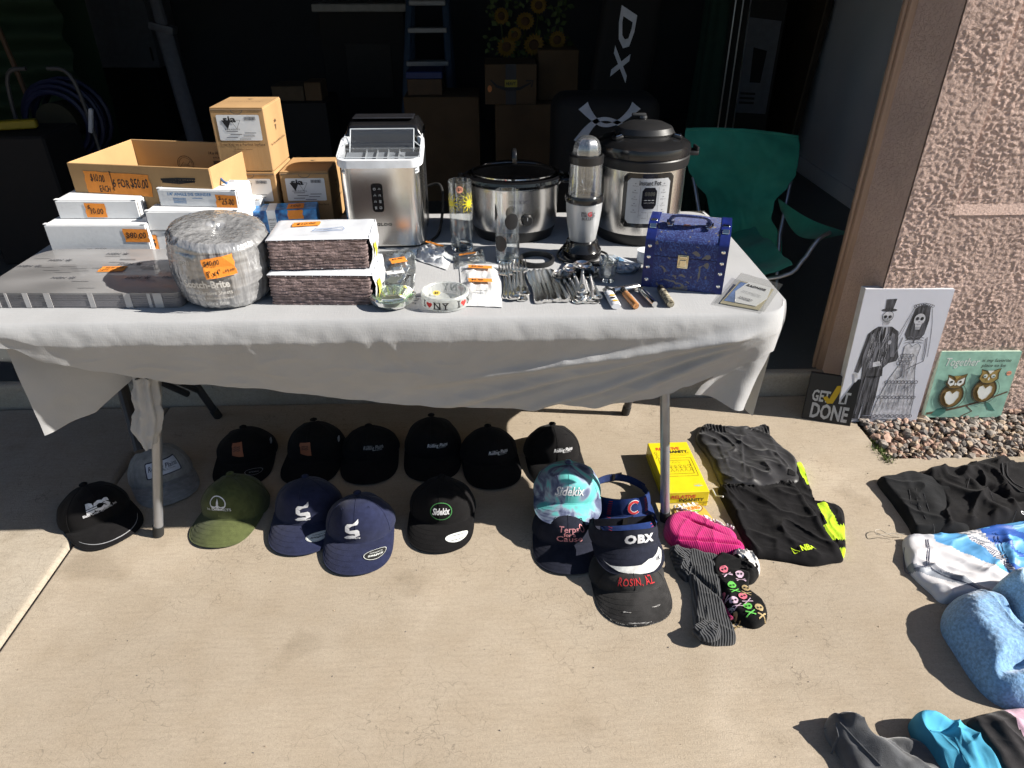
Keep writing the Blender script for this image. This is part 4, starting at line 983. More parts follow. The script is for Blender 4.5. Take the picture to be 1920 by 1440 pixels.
mark('lettering', text2d('BULLET', .032, .008, bold=.02), cvb, INKG, t, .0007, .006, .118)
b = MB(); b.tube(catmull([(.045,.02,.008),(.068,.0,.005),(.06,-.05,.005),(.01,-.066,.006),(-.05,-.055,.006),(-.066,-.01,.008),(-.04,.04,.02),(-.05,.0,.026),(-.052,-.03,.012),(-.03,-.062,.006),(.03,-.078,.004),(.085,-.07,.004)], 8, False), .0032, 8); b.build('power_cord', RUB, t)

# ---- pressure cooker
P = gp(1206, 463, T); t = thing('pressure_cooker', 'round stainless electric pressure cooker with black domed lid and keypad', 'pressure cooker', (P.x, P.y+.122, T), R(2))
b = MB(); b.lathe([(0,.004),(.11,.002),(.116,.0),(.1205,.008),(.1225,.030),(.1215,.033)], 64); b.build('base', BLKM, t)
b = MB(); b.lathe([(.1215,.031),(.122,.034),(.122,.205),(.1215,.208)], 80); b.build('steel_wall', SS, t)
b = MB(); b.lathe([(.1215,.206),(.1275,.209),(.129,.222),(.129,.232),(.126,.236)], 80); b.build('rim_band', BLKM, t)
b = MB(); b.lathe([(.126,.234),(.1295,.238),(.1305,.250),(.127,.262),(.112,.272),(.09,.278),(.066,.283),(.03,.286),(0,.287)], 80); b.build('lid', M('lid_black', (.012,.012,.013), .22, coat=.3), t)
b = MB(); b.lathe([(.080,.274),(.082,.288),(.074,.302),(.05,.313),(.0,.317)], 48, sy=.80); b.build('lid_dome', BLKM, t)
b = MB()
b.grid(lambda u, v: ((2*u-1)*.095, -.045-.012*math.cos(math.pi*v*2)-.02*abs(2*u-1), .276+.014*math.sin(math.pi*v)-.018*abs(2*u-1)**2), 30, 8); b.build('lid_handle', BLKM, t, smooth=60)
for sx in (-1, 1):
    b = MB(); b.rbox((sx*.082,-.035,.281), (.026,.028,.010), .004, 2, euler(.0,sx*.2,sx*-.3)); b.build('lid_grip', BLKM, t)
    b = MB(); b.rbox((sx*.082,-.038,.288), (.018,.016,.003), .001, 1, euler(.15,sx*.2,sx*-.3)); b.build('chrome_insert', CHROME, t)
    b = MB(); b.rbox((sx*.139,.0,.232), (.030,.045,.012), .004, 2); b.rbox((sx*.150,.0,.240), (.008,.04,.018), .003, 2); b.build('side_handle', BLKM, t)
b = MB(); b.lathe([(0,.012),(.010,.012),(.012,.006),(.010,0)], 20, (.0,.035,.312)); b.rbox((-.012,.035,.326), (.040,.012,.008), .003, 2); b.build('steam_valve', M('valve_grey', (.06,.06,.06), .25, .3), t)
cvp = Curved(.1225, -math.pi/2, 0)
def rr2(w_, h_, r_): return rrect(w_, h_, r_, 6)
def gridpoly(w_, h_, n=14):                    # a plate cut in strips so that it follows the drum
    vs = []; fs = []
    for i in range(n+1):
        x = -w_/2+w_*i/n; e = min(i, n-i)/n; k = h_/2-(min(.010, h_*.2)*(1-min(1, e/.07)))
        vs += [(x, -k), (x, k)]
    for i in range(n): fs.append((2*i, 2*i+2, 2*i+3, 2*i+1))
    return vs, fs
fr_ = mark('panel_frame', gridpoly(.142, .148), cvp, BLKP, t, .0022, -.004, .130)
fc_ = mark('keypad_face', gridpoly(.120, .124), cvp, M('keypad_silver', (.50,.52,.55), .35, .3), fr_, .0034, -.004, .130)
mark('lettering', text2d('Instant Pot', .060, .013, bold=.02), cvp, INK, fc_, .0042, -.002, .180)
mark('display', gridpoly(.040, .058, 6), cvp, BLKP, fc_, .0042, -.002, .139)
mark('display_digits', text2d('8888', .028, .011), cvp, M('lcd_dim', (.10,.10,.09), .3), fc_, .0050, -.001, .151)
for k in range(3): mark('display_digits', gridpoly(.007, .0018, 1), cvp, INKW, fc_, .0050, -.012+.010*k, .134)
mark('display_digits', text2d('Less  Normal  More', .028, .002), cvp, INKW, fc_, .005, -.002, .127)
names = ['Pressure', 'Manual', 'Rice', 'Slow', 'Sauté', 'Soup', 'Meat', 'Beans', 'Chili', 'Steam']
for k in range(10):
    x = -.042 if k < 5 else .038; y = .172-.018*(k % 5)
    mark('button_print', join2d(text2d(names[k], .015, .0032), move2d(stroke2d([(-.002,0),(.002,0)], .0016), 0, .006)), cvp, INKG, fc_, .0042, x, y)
for sx in (-1, 1): mark('keypad_line', stroke2d([(0,-.05),(0,.035)], .0007), cvp, INKG, fc_, .0042, -.002+sx*.026, .135)
for k, nm in enumerate(('Keep', 'Delay', 'Warm', 'Cancel')): mark('button_print', text2d(nm, .013, .0036), cvp, INKG, fc_, .0042, -.013+.022*(k % 2), .100-.016*(k//2))
mark('keypad_line', join2d(stroke2d([(-.024,0),(.024,0)], .0007), stroke2d([(0,-.016),(0,.012)], .0007)), cvp, INKG, fc_, .0042, -.002, .092)

# ---- tumblers, shot glass, ashtrays
def tumbler(name, label, P, r, h):
    t = thing(name, label, 'glass', (P.x, P.y+r, T))
    b = MB(); b.lathe([(r*.97,.004),(r,.02),(r,h)], 48); b.lathe([(r*.93,h),(r*.92,.016)], 48); b.lathe([(r,h),(r*.965,h+.0012),(r*.93,h)], 48); b.build('wall', GL, t)
    b = MB(); b.lathe([(0,.0),(r*.9,.0),(r*.98,.004),(r*.99,.010),(r*.9,.014),(0,.0125)], 40); b.build('thick_base', THICK, t)
    return t
P = gp(866, 474, T); r_ = .0315; t = tumbler('glass_tumbler', 'tall drinking glass printed with yellow sunflowers', P, r_, .19); cg = Curved(r_, -math.pi/2, 0)
YEL = M('yellow_glass_paint', (.80,.66,.02), .4)
for a0, zc_ in ((-.85, .135), (.85, .135), (2.6, .135)):
    pet = []
    for k in range(11):
        an = 2*math.pi*k/11; c, s_ = math.cos(an), math.sin(an)
        pet.append(stroke2d([(.008*c-.0*s_, .008*s_),(.016*c-.006*s_, .016*s_+.006*c),(.029*c,.029*s_),(.016*c+.006*s_,.016*s_-.006*c),(.008*c,.008*s_)], .0013))
    pet.append(poly2d(ell2d(0,0,.0075,.0075,16)))
    mark('sunflower_print', join2d(*pet), cg, YEL, t, .0006, a0*r_, zc_)
ST = M('salmon_sticker', (.80,.34,.22), .6)
st = mark('price_sticker', poly2d(ell2d(0,0,.0095,.0095)), cg, ST, t, .0012, .0, .175); mark('lettering', text2d('$1', .010, .009, bold=.03), cg, INK, st, .0018, 0, .175)
P = gp(952, 498, T); r_ = .0315; t = tumbler('glass_tumbler', 'tall drinking glass with big black polka dots', P, r_, .19); cg = Curved(r_, -math.pi/2, 0)
BD = M('black_glass_paint', (.012,.012,.013), .4)
for ax, z_ in ((.012,.118), (-.022,.058), (.055,.05), (-.05,.135), (.085,.12)):
    vs = []; fs = []
    for i in range(6):                              # disc in rings so that it follows the glass
        for k in range(28): a = 2*math.pi*k/28; vs.append((.0195*i/5*math.cos(a), .0215*i/5*math.sin(a)))
    for i in range(5):
        for k in range(28): fs.append((i*28+k, i*28+(k+1) % 28, (i+1)*28+(k+1) % 28, (i+1)*28+k))
    mark('polka_dot', (vs, fs), cg, BD, t, .0006, ax, z_)
P = gp(1141, 531, T); t = thing('shot_glass', 'small cut shot glass in front of measuring spoons', 'glass', (P.x, P.y+.018, T))
b = MB()
def shot(u, v):
    a = 2*math.pi*u; rr0 = (.0165+.0085*v)*(1+.035*abs(math.sin(a*5))*(1-v)); return (rr0*math.cos(a), rr0*math.sin(a), .002+.058*v)
b.grid(shot, 60, 10, closeu=True); b.lathe([(.025,.060),(.0235,.0605),(.0225,.058),(.0165,.02),(0,.018)], 40); b.build('wall', thin_glass('cut_glass', (.93,.94,.94), .12, .7), t, smooth=50)
b = MB(); b.lathe([(0,0),(.017,0),(.018,.006),(.0165,.014),(0,.014)], 30); b.build('thick_base', THICK, t)
# round pressed-glass ashtray
P = gp(733, 586, T); t = thing('glass_ashtray', 'round greenish pressed-glass ashtray at the table edge', 'ashtray', (P.x, P.y+.052, T))
b = MB(); b.lathe([(0,.006),(.024,.006),(.034,.010),(.044,.022),(.050,.026),(.0545,.022),(.053,.012),(.044,.003),(.03,.0),(0,.0)], 48); b.build('bowl', M('pressed_glass', (.80,.90,.74), .04, trans=.92, ior=1.48, var=.03), t)
b = MB()
for k in range(16):
    a = 2*math.pi*k/16; b.tube([(.030*math.cos(a),.030*math.sin(a),.0095),(.047*math.cos(a),.047*math.sin(a),.0245)], .0022, 6)
b.build('moulded_ribs', GLG, t)
# frosted ashtray with lettering round the wall
P = gp(833, 587, T); t = thing('printed_glass_dish', 'frosted glass dish printed with red hearts and black letters', 'dish', (P.x, P.y+.056, T)); r_ = .0565
b = MB(); b.lathe([(0,0),(r_-.004,0),(r_,.003),(r_,.030),(r_-.002,.033),(r_-.006,.033),(r_-.008,.030),(r_-.008,.006),(0,.006)], 72); b.build('glass_wall', FROST, t)
cg = Curved(r_, -math.pi/2, 0); RED = M('heart_red', (.75,.04,.035), .5)
def heart(s_): return poly2d([(s_*.0625*16*math.sin(q)**3, s_*.0625*(13*math.cos(q)-5*math.cos(2*q)-2*math.cos(3*q)-math.cos(4*q))) for q in [2*math.pi*i/24 for i in range(24)]])
def slab_I(): return join2d(poly2d([(-.0016,-.008),(.0016,-.008),(.0016,.008),(-.0016,.008)]), poly2d([(-.0045,.0066),(.0045,.0066),(.0045,.0085),(-.0045,.0085)]), poly2d([(-.0045,-.0085),(.0045,-.0085),(.0045,-.0066),(-.0045,-.0066)]))
def slab_txt(s_, w_):
    base_ = text2d(s_, w_, .0165, bold=.02, spacing=1.25); bars = []
    for x in (-.44, -.20, .22, .40): bars.append(poly2d([(x*w_-.004,.0072),(x*w_+.004,.0072),(x*w_+.004,.0087),(x*w_-.004,.0087)]))
    for x in (-.44, -.20, .31): bars.append(poly2d([(x*w_-.004,-.0087),(x*w_+.004,-.0087),(x*w_+.004,-.0072),(x*w_-.004,-.0072)]))
    return join2d(base_, *bars)
L0 = 2*math.pi*r_/4
for k in range(4):
    x0 = -.052+L0*k
    mark('lettering', slab_I(), cg, INK, t, .0006, x0+.0, .0165); mark('heart_print', heart(.0085), cg, RED, t, .0006, x0+.015, .0165); mark('lettering', slab_txt('NY', .036), cg, INK, t, .0007, x0+.046, .0165)
ci = Plane((-.022,.026,.014), (1,0,0), (0,.6,.8)); st = mark('price_sticker', poly2d(ell2d(0,0,.009,.006)), ci, M('yellow_sticker', (.85,.6,.12), .6), t, .001); mark('lettering', text2d('$1', .009, .006, bold=.03), ci, INK, st, .002)
# black sealing ring
P = gp(1008, 503, T); t = thing('gasket_ring', 'flat black sealing ring lying beside the dotted glass', 'ring', (P.x, P.y+.046, T))
b = MB(); b.lathe([(.040,0),(.047,0),(.0485,.006),(.047,.013),(.042,.013),(.0405,.006),(.040,0)], 48); b.build('ring_band', BLKM, t)

# ---- cutlery
def plate_strip(b, pts, wid, th, zf):           # flat bar following y with given half widths
    n = len(pts)
    vs = []; fs = []
    for i, y in enumerate(pts):
        z = zf(y); vs += [(-wid[i], y, z), (wid[i], y, z), (wid[i]*.9, y, z+th), (0, y, z+th*1.5), (-wid[i]*.9, y, z+th)]
    for i in range(n-1):
        o, q = i*5, (i+1)*5
        for k in range(5): fs.append((o+k, o+(k+1) % 5, q+(k+1) % 5, q+k))
    fs += [tuple(range(4, -1, -1)), tuple((n-1)*5+k for k in range(5))]
    b.add(vs, fs)
def handle(b, L_):
    plate_strip(b, [0,.004,.012,.028,.05,.075,.1,.125,L_], [.004,.0085,.0105,.0085,.0065,.005,.004,.0032,.003], .002, lambda y: .001+.004*sstep(.08, L_, y))
def fork():
    t = bpy.data.objects.new('dinner_fork', None); COL.objects.link(t)
    b = MB(); handle(b, .135); plate_strip(b, [.012,.02,.035,.045], [.003,.005,.004,.002], .0034, lambda y: .001); b.build('handle', CUT, t, smooth=45)
    b = MB(); plate_strip(b, [.134,.142,.15,.158], [.003,.009,.0115,.012], .0014, lambda y: .005-.003*math.sin((y-.134)/.024*1.5))
    for k in range(4):
        x = -.0096+.0064*k; b.tube([(x,.156,.003),(x,.175,.0035),(x*.97,.19,.008),(x*.94,.198,.012)], [.0018,.0016,.0014,.0006], 6)
    b.build('tines', CUT, t, smooth=45); return t
def knife():
    t = bpy.data.objects.new('table_knife', None); COL.objects.link(t)
    b = MB(); plate_strip(b, [0,.004,.02,.05,.08,.10], [.004,.008,.0095,.007,.0065,.006], .0045, lambda y: .0005); b.build('handle', CUT, t, smooth=45)
    b = MB(); plate_strip(b, [.099,.11,.14,.17,.19,.20], [.005,.008,.0088,.0085,.006,.001], .0015, lambda y: .002); b.build('blade', CUT, t, smooth=45); return t
def spoon():
    t = bpy.data.objects.new('table_spoon', None); COL.objects.link(t)
    b = MB(); handle(b, .128); plate_strip(b, [.012,.02,.035,.045], [.003,.005,.004,.002], .0034, lambda y: .001); b.build('handle', CUT, t, smooth=45)
    b = MB()
    def bowl(u, v):
        a = 2*math.pi*u; x = .0185*v*math.cos(a)*(1-.12*math.sin(a)); y = .155+.029*v*math.sin(a); return (x, y, .0015+.0075*v*v+.0012*(v > .99))
    b.grid(bowl, 32, 8, closeu=True); b.grid(lambda u, v: Vector(bowl(u, v))-Vector((0,0,.0012)), 32, 8, closeu=True); b.build('bowl', CUT, t, smooth=60); return t
def lay(proto, first, P, Q, z, label, cat, group, tilt=0):
    o = proto if first else copy_tree(proto)
    A_ = gp(*P, T); B_ = gp(*Q, T); o.location = (A_.x, A_.y, T+.0003+z); o.rotation_euler = (tilt, 0, math.atan2(B_.y-A_.y, B_.x-A_.x)-math.pi/2); o.scale = (1.35, 1.0, 1.25); tag(o, label, cat, group); return o
F_ = fork()
for i, (p, q, z) in enumerate([((952,562),(945,506),.0), ((960,566),(951,505),.004), ((966,567),(962,503),.0075), ((973,563),(970,505),.011), ((980,566),(964,508),.0), ((984,566),(976,507),.015)]):
    lay(F_, i == 0, p, q, z, 'steel dinner fork in the overlapping heap of forks', 'fork', 'forks heaped beside the packets')
K_ = knife()
for i, (p, q, z) in enumerate([((1012,570),(992,508),0), ((1021,569),(1001,508),.002), ((1030,568),(1012,511),0), ((1044,568),(1020,511),.003), ((1049,567),(1026,512),0), ((1062,568),(1034,513),.002)]):
    lay(K_, i == 0, p, q, z, 'steel table knife laid slantwise among the cutlery', 'knife', 'table knives laid side by side')
S_ = spoon()
for i, (p, q, z) in enumerate([((1086,570),(1040,506),0), ((1094,571),(1048,502),.004), ((1102,570),(1058,503),.0), ((1092,565),(1066,500),.008), ((1092,561),(1091,501),.014), ((1108,570),(1087,500),.005), ((1120,569),(1096,500),.010), ((1114,570),(1100,503),0)]):
    lay(S_, i == 0, p, q, z, 'steel table spoon in the loose spread of spoons', 'spoon', 'spoons piled beside the shot glass')
# ---- measuring spoons and lighters
P = gp(1178, 516, T); t = thing('measuring_spoons', 'set of white plastic measuring spoons with long handles', 'measuring spoons', (P.x, P.y+.01, T))
MW = M('milky_plastic', (.66,.70,.76), .35, alpha=.85)
for k, (x, y, r_, a) in enumerate(((0,.012,.020,.42), (.018,.02,.015,.55), (.028,.03,.012,.62), (-.016,.008,.016,.2))):
    b = MB(); b.lathe([(0,.001),(r_*.6,.001),(r_*.9,.006),(r_,.012),(r_*.9,.012),(r_*.55,.004),(0,.003)], 28, (x,y,.0)); s_ = b.build('spoon_cup', MW, t)
    b = MB(); e = Vector((x+math.sin(-a)*.085, y+math.cos(a)*.085, .012)); b.tube([(x,y+r_*.8,.011), e], .0045, 8, flat=.35); b.build('spoon_handle', MW, t)
b = MB(); b.rbox((-.012,.065,.014), (.016,.026,.003), .001, 1, euler(0,0,.3)); b.build('blue_clip', M('blue_label', (.12,.25,.42), .4), t)
b = MB(); b.lathe([(0,0),(.022,0),(.024,.01),(.022,.028),(.024,.032),(0,.03)], 28, (.062,.085,0)); b.build('white_cup', WHTP, t)
def lighter(name, label, P, Q, body, r=.0085, sx=1.25, metal=CHROME, stripes=None, cat='lighter'):
    A_ = gp(*P, T); B_ = gp(*Q, T); L_ = (B_-A_).length; L_ = max(.06, L_)
    t = thing(name, label, cat, (B_.x, B_.y, T), math.atan2(A_.y-B_.y, A_.x-B_.x)-math.pi/2)
    z = r
    b = MB(); b.lathe([(0,0),(r*.9,.0),(r,.003),(r,L_*.72),(r*.94,L_*.725)], 24, (0,0,z), sx=sx, rot=Matrix(((1,0,0),(0,0,1),(0,-1,0)))); b.build('body', body, t)
    b = MB(); b.lathe([(r*.96,L_*.72),(r*.96,L_*.92),(r*.5,L_*.93)], 20, (0,0,z), sx=sx, rot=Matrix(((1,0,0),(0,0,1),(0,-1,0)))); b.build('metal_guard', metal, t)
    b = MB(); b.lathe([(0,-.004),(.005,-.004),(.005,.004),(0,.004)], 16, (0,L_*.94,z+.003), rot=euler(0,math.pi/2,0)); b.build('spark_wheel', M('dark_steel', (.08,.08,.08), .4, .8), t)
    b = MB(); b.rbox((0,L_*.88,z+r*.9), (.008,.010,.004), .001, 1); b.build('thumb_button', BLKM, t)
    if stripes:
        for k, (y, c) in enumerate(stripes): mark('sticker', poly2d(ell2d(0,0,.007,.005,14)), topf(0,0,z+r), c, t, .0008, (-1)**k*.0015, y)
    return t
lighter('pocket_lighter', 'white pocket lighter with small orange and black stickers', (1136,546), (1155,580), M('white_lighter', (.72,.73,.76), .3), .0075, 1.6, stripes=[(.016, M('sticker_orange', (.75,.4,.06), .5)), (.032, INK), (.046, M('sticker_orange', (.75,.4,.06), .5))])
lighter('pocket_lighter', 'brown wood-look pocket lighter with dark metal ends', (1165,548), (1192,580), M('wood_print', (.42,.19,.07), .4, var=.5, vs=60, stretch=(3,.3,3)), .0082, 1.0, M('dark_bronze', (.05,.045,.04), .3, .7))
lighter('pocket_lighter', 'chrome pocket lighter between the brown and camouflage ones', (1198,546), (1227,576), CHROME, .0075, 1.0)
lighter('pocket_lighter', 'camouflage wrapped pocket lighter in front of the blue case', (1236,544), (1257,577), M('camo_wrap', (.20,.16,.10), .7, var=.7, vs=110, col2=(.5,.45,.33), detail=1), .0088, 1.05, M('dark_bronze', (.05,.045,.04), .3, .7))
A_ = gp(1150, 550, T); B_ = gp(1197, 543, T); t = thing('silver_tube', 'plain silver tube lying behind the lighters', 'tube', (A_.x, A_.y, T), math.atan2(B_.y-A_.y, B_.x-A_.x))
b = MB(); L_ = (B_-A_).length; b.lathe([(0,0),(.0075,0),(.008,.001),(.008,L_),(.0075,L_+.001),(0,L_+.001)], 24, (0,0,.008), rot=Matrix(((0,0,1),(0,1,0),(-1,0,0)))); b.build('barrel', SS, t)
b = MB(); b.lathe([(0,-.006),(.005,-.006),(.006,-.0005)], 16, (0,0,.008), rot=Matrix(((0,0,1),(0,1,0),(-1,0,0)))); b.build('end_cap', BLKM, t)

# ---- blue brocade train case
def brocade():
    m = bpy.data.materials.new('blue_brocade'); m.use_nodes = True; nt = m.node_tree; N = nt.nodes; L = nt.links
    p = N['Principled BSDF']; p.inputs['Roughness'].default_value = .5; p.inputs['Sheen Weight'].default_value = .3
    tc = N.new('ShaderNodeTexCoord')
    def nz(sc, off): 
        mp = N.new('ShaderNodeMapping'); mp.inputs['Location'].default_value = (off,off,off); L.new(tc.outputs['Object'], mp.inputs[0])
        n = N.new('ShaderNodeTexNoise'); n.inputs['Scale'].default_value = sc; n.inputs['Detail'].default_value = 1; n.inputs['Distortion'].default_value = 1.6; L.new(mp.outputs[0], n.inputs[0]); return n.outputs[0]
    def ramp(src, st):
        r = N.new('ShaderNodeValToRGB'); L.new(src, r.inputs[0]); e = r.color_ramp.elements
        while len(e) < len(st): e.new(.5)
        for k, (po, v) in enumerate(st): e[k].position = po; e[k].color = (v,v,v,1)
        return r.outputs[0]
    l1 = ramp(nz(95, 0), [(.43,0),(.46,1),(.50,1),(.53,0)]); g1 = ramp(nz(34, 5), [(.63,0),(.66,1)])
    mx = N.new('ShaderNodeMix'); mx.data_type = 'RGBA'; L.new(l1, mx.inputs[0]); mx.inputs[6].default_value = (.004,.012,.115,1); mx.inputs[7].default_value = (.035,.085,.30,1)
    m2 = N.new('ShaderNodeMix'); m2.data_type = 'RGBA'; L.new(g1, m2.inputs[0]); L.new(mx.outputs[2], m2.inputs[6]); m2.inputs[7].default_value = (.16,.145,.13,1)
    L.new(m2.outputs[2], p.inputs['Base Color'])
    bp = N.new('ShaderNodeBump'); bp.inputs['Strength'].default_value = .3; bp.inputs['Distance'].default_value = .001; L.new(l1, bp.inputs['Height']); L.new(bp.outputs[0], p.inputs['Normal'])
    return m
BRO = brocade()
A_ = gp(1203, 536, T); B_ = gp(1352, 552, T); w = (B_-A_).length; yw = math.atan2(B_.y-A_.y, B_.x-A_.x); d = .125; h = .15
t = thing('brocade_case', 'blue dragon brocade train case with studs and carry handle', 'case', (A_+B_)/2+Vector((-math.sin(yw), math.cos(yw), 0))*d/2, yw)
prof_s = [(-d/2,0),(-d/2,.118),(-d/2+.004,.126),(-d/2+.04,h-.002),(-d/2+.05,h),(d/2-.004,h),(d/2,h-.004),(d/2,0)]
def extr(prof, x0, x1, mat, name, par, sm=40):
    n = len(prof); b = MB(); b.add([(x0,y,z) for y, z in prof]+[(x1,y,z) for y, z in prof], [tuple(range(n)), tuple(range(2*n-1, n-1, -1))]+[(i,i+n,(i+1) % n+n,(i+1) % n) for i in range(n)]); return b.build(name, mat, par, smooth=sm)
extr(prof_s, -w/2, w/2, BRO, 'case_body', t)
big = [(y*1.0+(-.0016 if y < 0 else .0016), z+(.0016 if z > .12 else 0)) for y, z in prof_s]
for sx in (-1, 1): extr(big, sx*(w/2-.022) if sx < 0 else w/2-.022, sx*(w/2+.0012) if sx < 0 else w/2+.0012, M('blue_band', (.006,.016,.13), .45, var=.25, vs=60), 'end_band', t).location = (0,0,0)
b = MB(); b.box((0,-d/2-.0004,.082), (w-.046,.0012,.0014)); b.build('lid_seam', M('seam_dark', (.006,.008,.05), .7), t)
for sx in (-1, 1):
    for z in (.02, .052, .078, .106):
        b = MB(); b.lathe([(0,.003),(.003,.0026),(.0048,.001),(.005,0)], 14, (sx*(w/2-.010),-d/2-.0016,z), rot=euler(math.pi/2,0,0)); b.build('stud', CHROME, t)
    for y in (-d/2+.03, -d/2+.055):
        b = MB(); b.rbox((sx*(w/2-.011),y,.146 if y < -d/2+.04 else h+.0025), (.016,.014,.0025), .001, 1, euler(.55 if y < -d/2+.04 else 0,0,0)); b.build('corner_clip', CHROME, t)
b = MB(); b.rbox((-.004,-d/2-.0022,.074), (.026,.004,.034), .0018, 2); lk = b.build('clasp', GOLD, t)
b = MB(); b.rbox((-.004,-d/2-.005,.070), (.015,.003,.018), .001, 1); b.rbox((-.004,-d/2-.0052,.086), (.018,.003,.006), .001, 1); b.build('latch_plate', M('brass_bright', (.72,.66,.48), .2, 1.), lk)
hp = catmull([(-.046,-.012,h+.002),(-.044,-.014,h+.012),(-.034,-.02,h+.021),(0,-.022,h+.023),(.034,-.02,h+.021),(.044,-.014,h+.012),(.046,-.012,h+.002)], 6, False)
b = MB(); b.tube(hp, .0075, 10, flat=.5); b.build('handle', BRO, t)
for sx in (-1, 1):
    b = MB(); b.rbox((sx*.046,-.018,h+.004), (.018,.016,.004), .001, 1, euler(.3,0,0)); b.rbox((sx*.046,-.027,h+.001), (.012,.012,.004), .001, 1, euler(.4,0,0)); b.build('buckle', CHROME, t)
s_ = mark('price_sticker', poly2d(ell2d(0,0,.0095,.0065)), topf(-.006,-.024,h), ST, t, .001); mark('lettering', text2d('$15', .011, .006), topf(-.006,-.024,h), INK, s_, .0018)

# ---- flat parts packet at the table corner
q = [gp(1337,571,T), gp(1432,588,T), gp(1466,543,T), gp(1388,521,T)]
t = thing('parts_packet', 'flat clear packet with a six sided white card at the table corner', 'packet', (q[0]+q[2])/2); oz = Vector(t.location)
def qf(u, v, zz=0):
    return ((q[0]*(1-u)+q[1]*u)*(1-v)+(q[3]*(1-u)+q[2]*u)*v)-oz+Vector((0,0,zz+.010*v))
b = MB(); b.grid(lambda u, v: qf(u, v, .004+.001*fbm(u*4, v*4)), 12, 10); b.build('bag_film', thin_glass('packet_film', (.92,.92,.9), .12, .5, .1), t, smooth=80)
def flat(name, pts, mat, zz, par=None):
    b = MB(); n = len(pts); b.add([qf(x, y, zz) for x, y in pts]+[qf(x, y, zz-.0012) for x, y in pts], [tuple(range(n)), tuple(range(2*n-1, n-1, -1))]+[(i, i+n, (i+1) % n+n, (i+1) % n) for i in range(n)]); return b.build(name, mat, par or t, smooth=0)
flat('card_insert', [(.10,.06),(.88,.06),(.88,.80),(.10,.80)], M('beige_insert', (.42,.38,.26), .6), .0014)
flat('blue_print', [(.14,.14),(.50,.14),(.42,.76),(.14,.76)], M('card_blue', (.13,.22,.45), .5, var=.3, vs=30), .0026)
flat('paper_label', [(.36,.14),(.78,.14),(.88,.45),(.82,.80),(.30,.80),(.20,.45)], LABELW, .0034)
pq = Plane(qf(.54,.68,.0044), q[2]-q[3], q[3]-q[0]+Vector((0,0,.01)))
mark('lettering', text2d('RADNOR', .050, .0115, bold=.04, shear=.2), pq, INK, t, .0004)
pq = Plane(qf(.54,.48,.0044), q[2]-q[3], q[3]-q[0]+Vector((0,0,.01))); mark('small_print', text2d('Clear Polycarbonate', .046, .005), pq, INKG, t, .0004); mark('small_print', text2d('4.5" x 5.25" Safety Plate', .05, .006), pq, INKG, t, .0004, 0, -.008)
pq = Plane(qf(.52,.27,.0044), q[2]-q[3], q[3]-q[0]+Vector((0,0,.01))); barcode(t, pq, 0, 0, .032, .009)

# ---- small packets in front of the glasses
def packet(name, label, corners, mat, puff=.008, seed=0, n=26):
    q = [gp(*c, T) for c in corners]; o_ = (q[0]+q[1]+q[2]+q[3])/4; t = thing(name, label, 'packet', o_)
    def fn(u, v, lift=1):
        p = (q[0]*(1-u)+q[1]*u)*(1-v)+(q[3]*(1-u)+q[2]*u)*v
        e = sstep(0,.25,min(u,1-u))*sstep(0,.25,min(v,1-v))
        z = .0012+puff*e+.9*puff*abs(fbm(u*3.2+seed, v*3.2, seed))*(.35+e)+.35*puff*noise.noise(Vector((u*13, v*13, seed)))*e
        return p-o_+Vector((0,0,z))
    b = MB(); b.grid(fn, n, n); b.build('film', mat, t, smooth=70)
    b = MB(); b.grid(lambda u, v: ((q[0]*(1-u)+q[1]*u)*(1-v)+(q[3]*(1-u)+q[2]*u)*v)-o_+Vector((0,0,.0004)), 2, 2); b.build('backing', mat, t)
    def pln(u, v, h_=.0):
        p = fn(u, v); ux = (q[1]-q[0]); uy = (q[3]-q[0]); uy.z = 0; return Plane(p+Vector((0,0,h_)), ux, uy)
    return t, pln
FOIL = M('crinkled_white_film', (.68,.69,.70), .3, var=.06, vs=30, coat=.5, bump=.5, bs=90)
t, pln = packet('hook_packet', 'clear crinkled packet with a dark wire hook inside', [(700,562),(776,556),(782,468),(712,472)], thin_glass('crinkled_clear', (.9,.9,.88), .30, .8, .15), .009, 2)
price_tag(t, pln(.55,.62,.006), 0, 0, .042, .038, [('$5.00', -.02, .2, .7, .3)], .25)
b = MB(); b.rbox(pln(.5,.38,.0).o, (.045,.022,.0015), .0005, 1, euler(0,0,.3)); b.build('paper_slip', LABELW, t); barcode(t, pln(.52,.40,.002), .008, .002, .016, .012)
b = MB(); c0 = pln(.55,.2,.003).o; b.tube([c0+Vector(v_) for v_ in ((.020,-.020,0),(.026,-.012,.006),(.022,.0,.006),(.03,.014,.006),(.026,.026,.006),(.034,.028,.004))], .0016, 6); b.build('wire_hook', M('dark_wire', (.03,.03,.03), .4, .6), t)
b = MB()
for k in range(14): a = k*.45; b.tube([c0+Vector((-.03+.002*k, -.014+.006*math.sin(a), .003)), c0+Vector((-.012+.002*k, .012+.004*math.cos(a), .007))], .0018, 5)
b.build('grey_coil', M('coil_grey', (.10,.11,.10), .4, .3), t)
t, pln = packet('foil_packet', 'crumpled white packet with orange tag behind the ashtrays', [(776,487),(838,507),(850,482),(790,458)], FOIL, .014, 5)
price_tag(t, pln(.5,.72,.010), 0, 0, .064, .013, [('$10.00', -.3, 0, .3, .6)], 0)
t, pln = packet('foil_packet', 'half hidden packet with orange tag under the sunflower glass', [(852,505),(912,497),(905,468),(850,476)], thin_glass('grey_bag', (.85,.86,.88), .35, .8, .2), .004, 9)
price_tag(t, pln(.45,.62,.004), 0, 0, .046, .012, [('$10.00', 0, 0, .6, .6)], .1)
t, pln = packet('white_packet', 'white packet with two $5.00 tags beside the forks', [(868,574),(942,577),(938,494),(860,490)], FOIL, .006, 11)
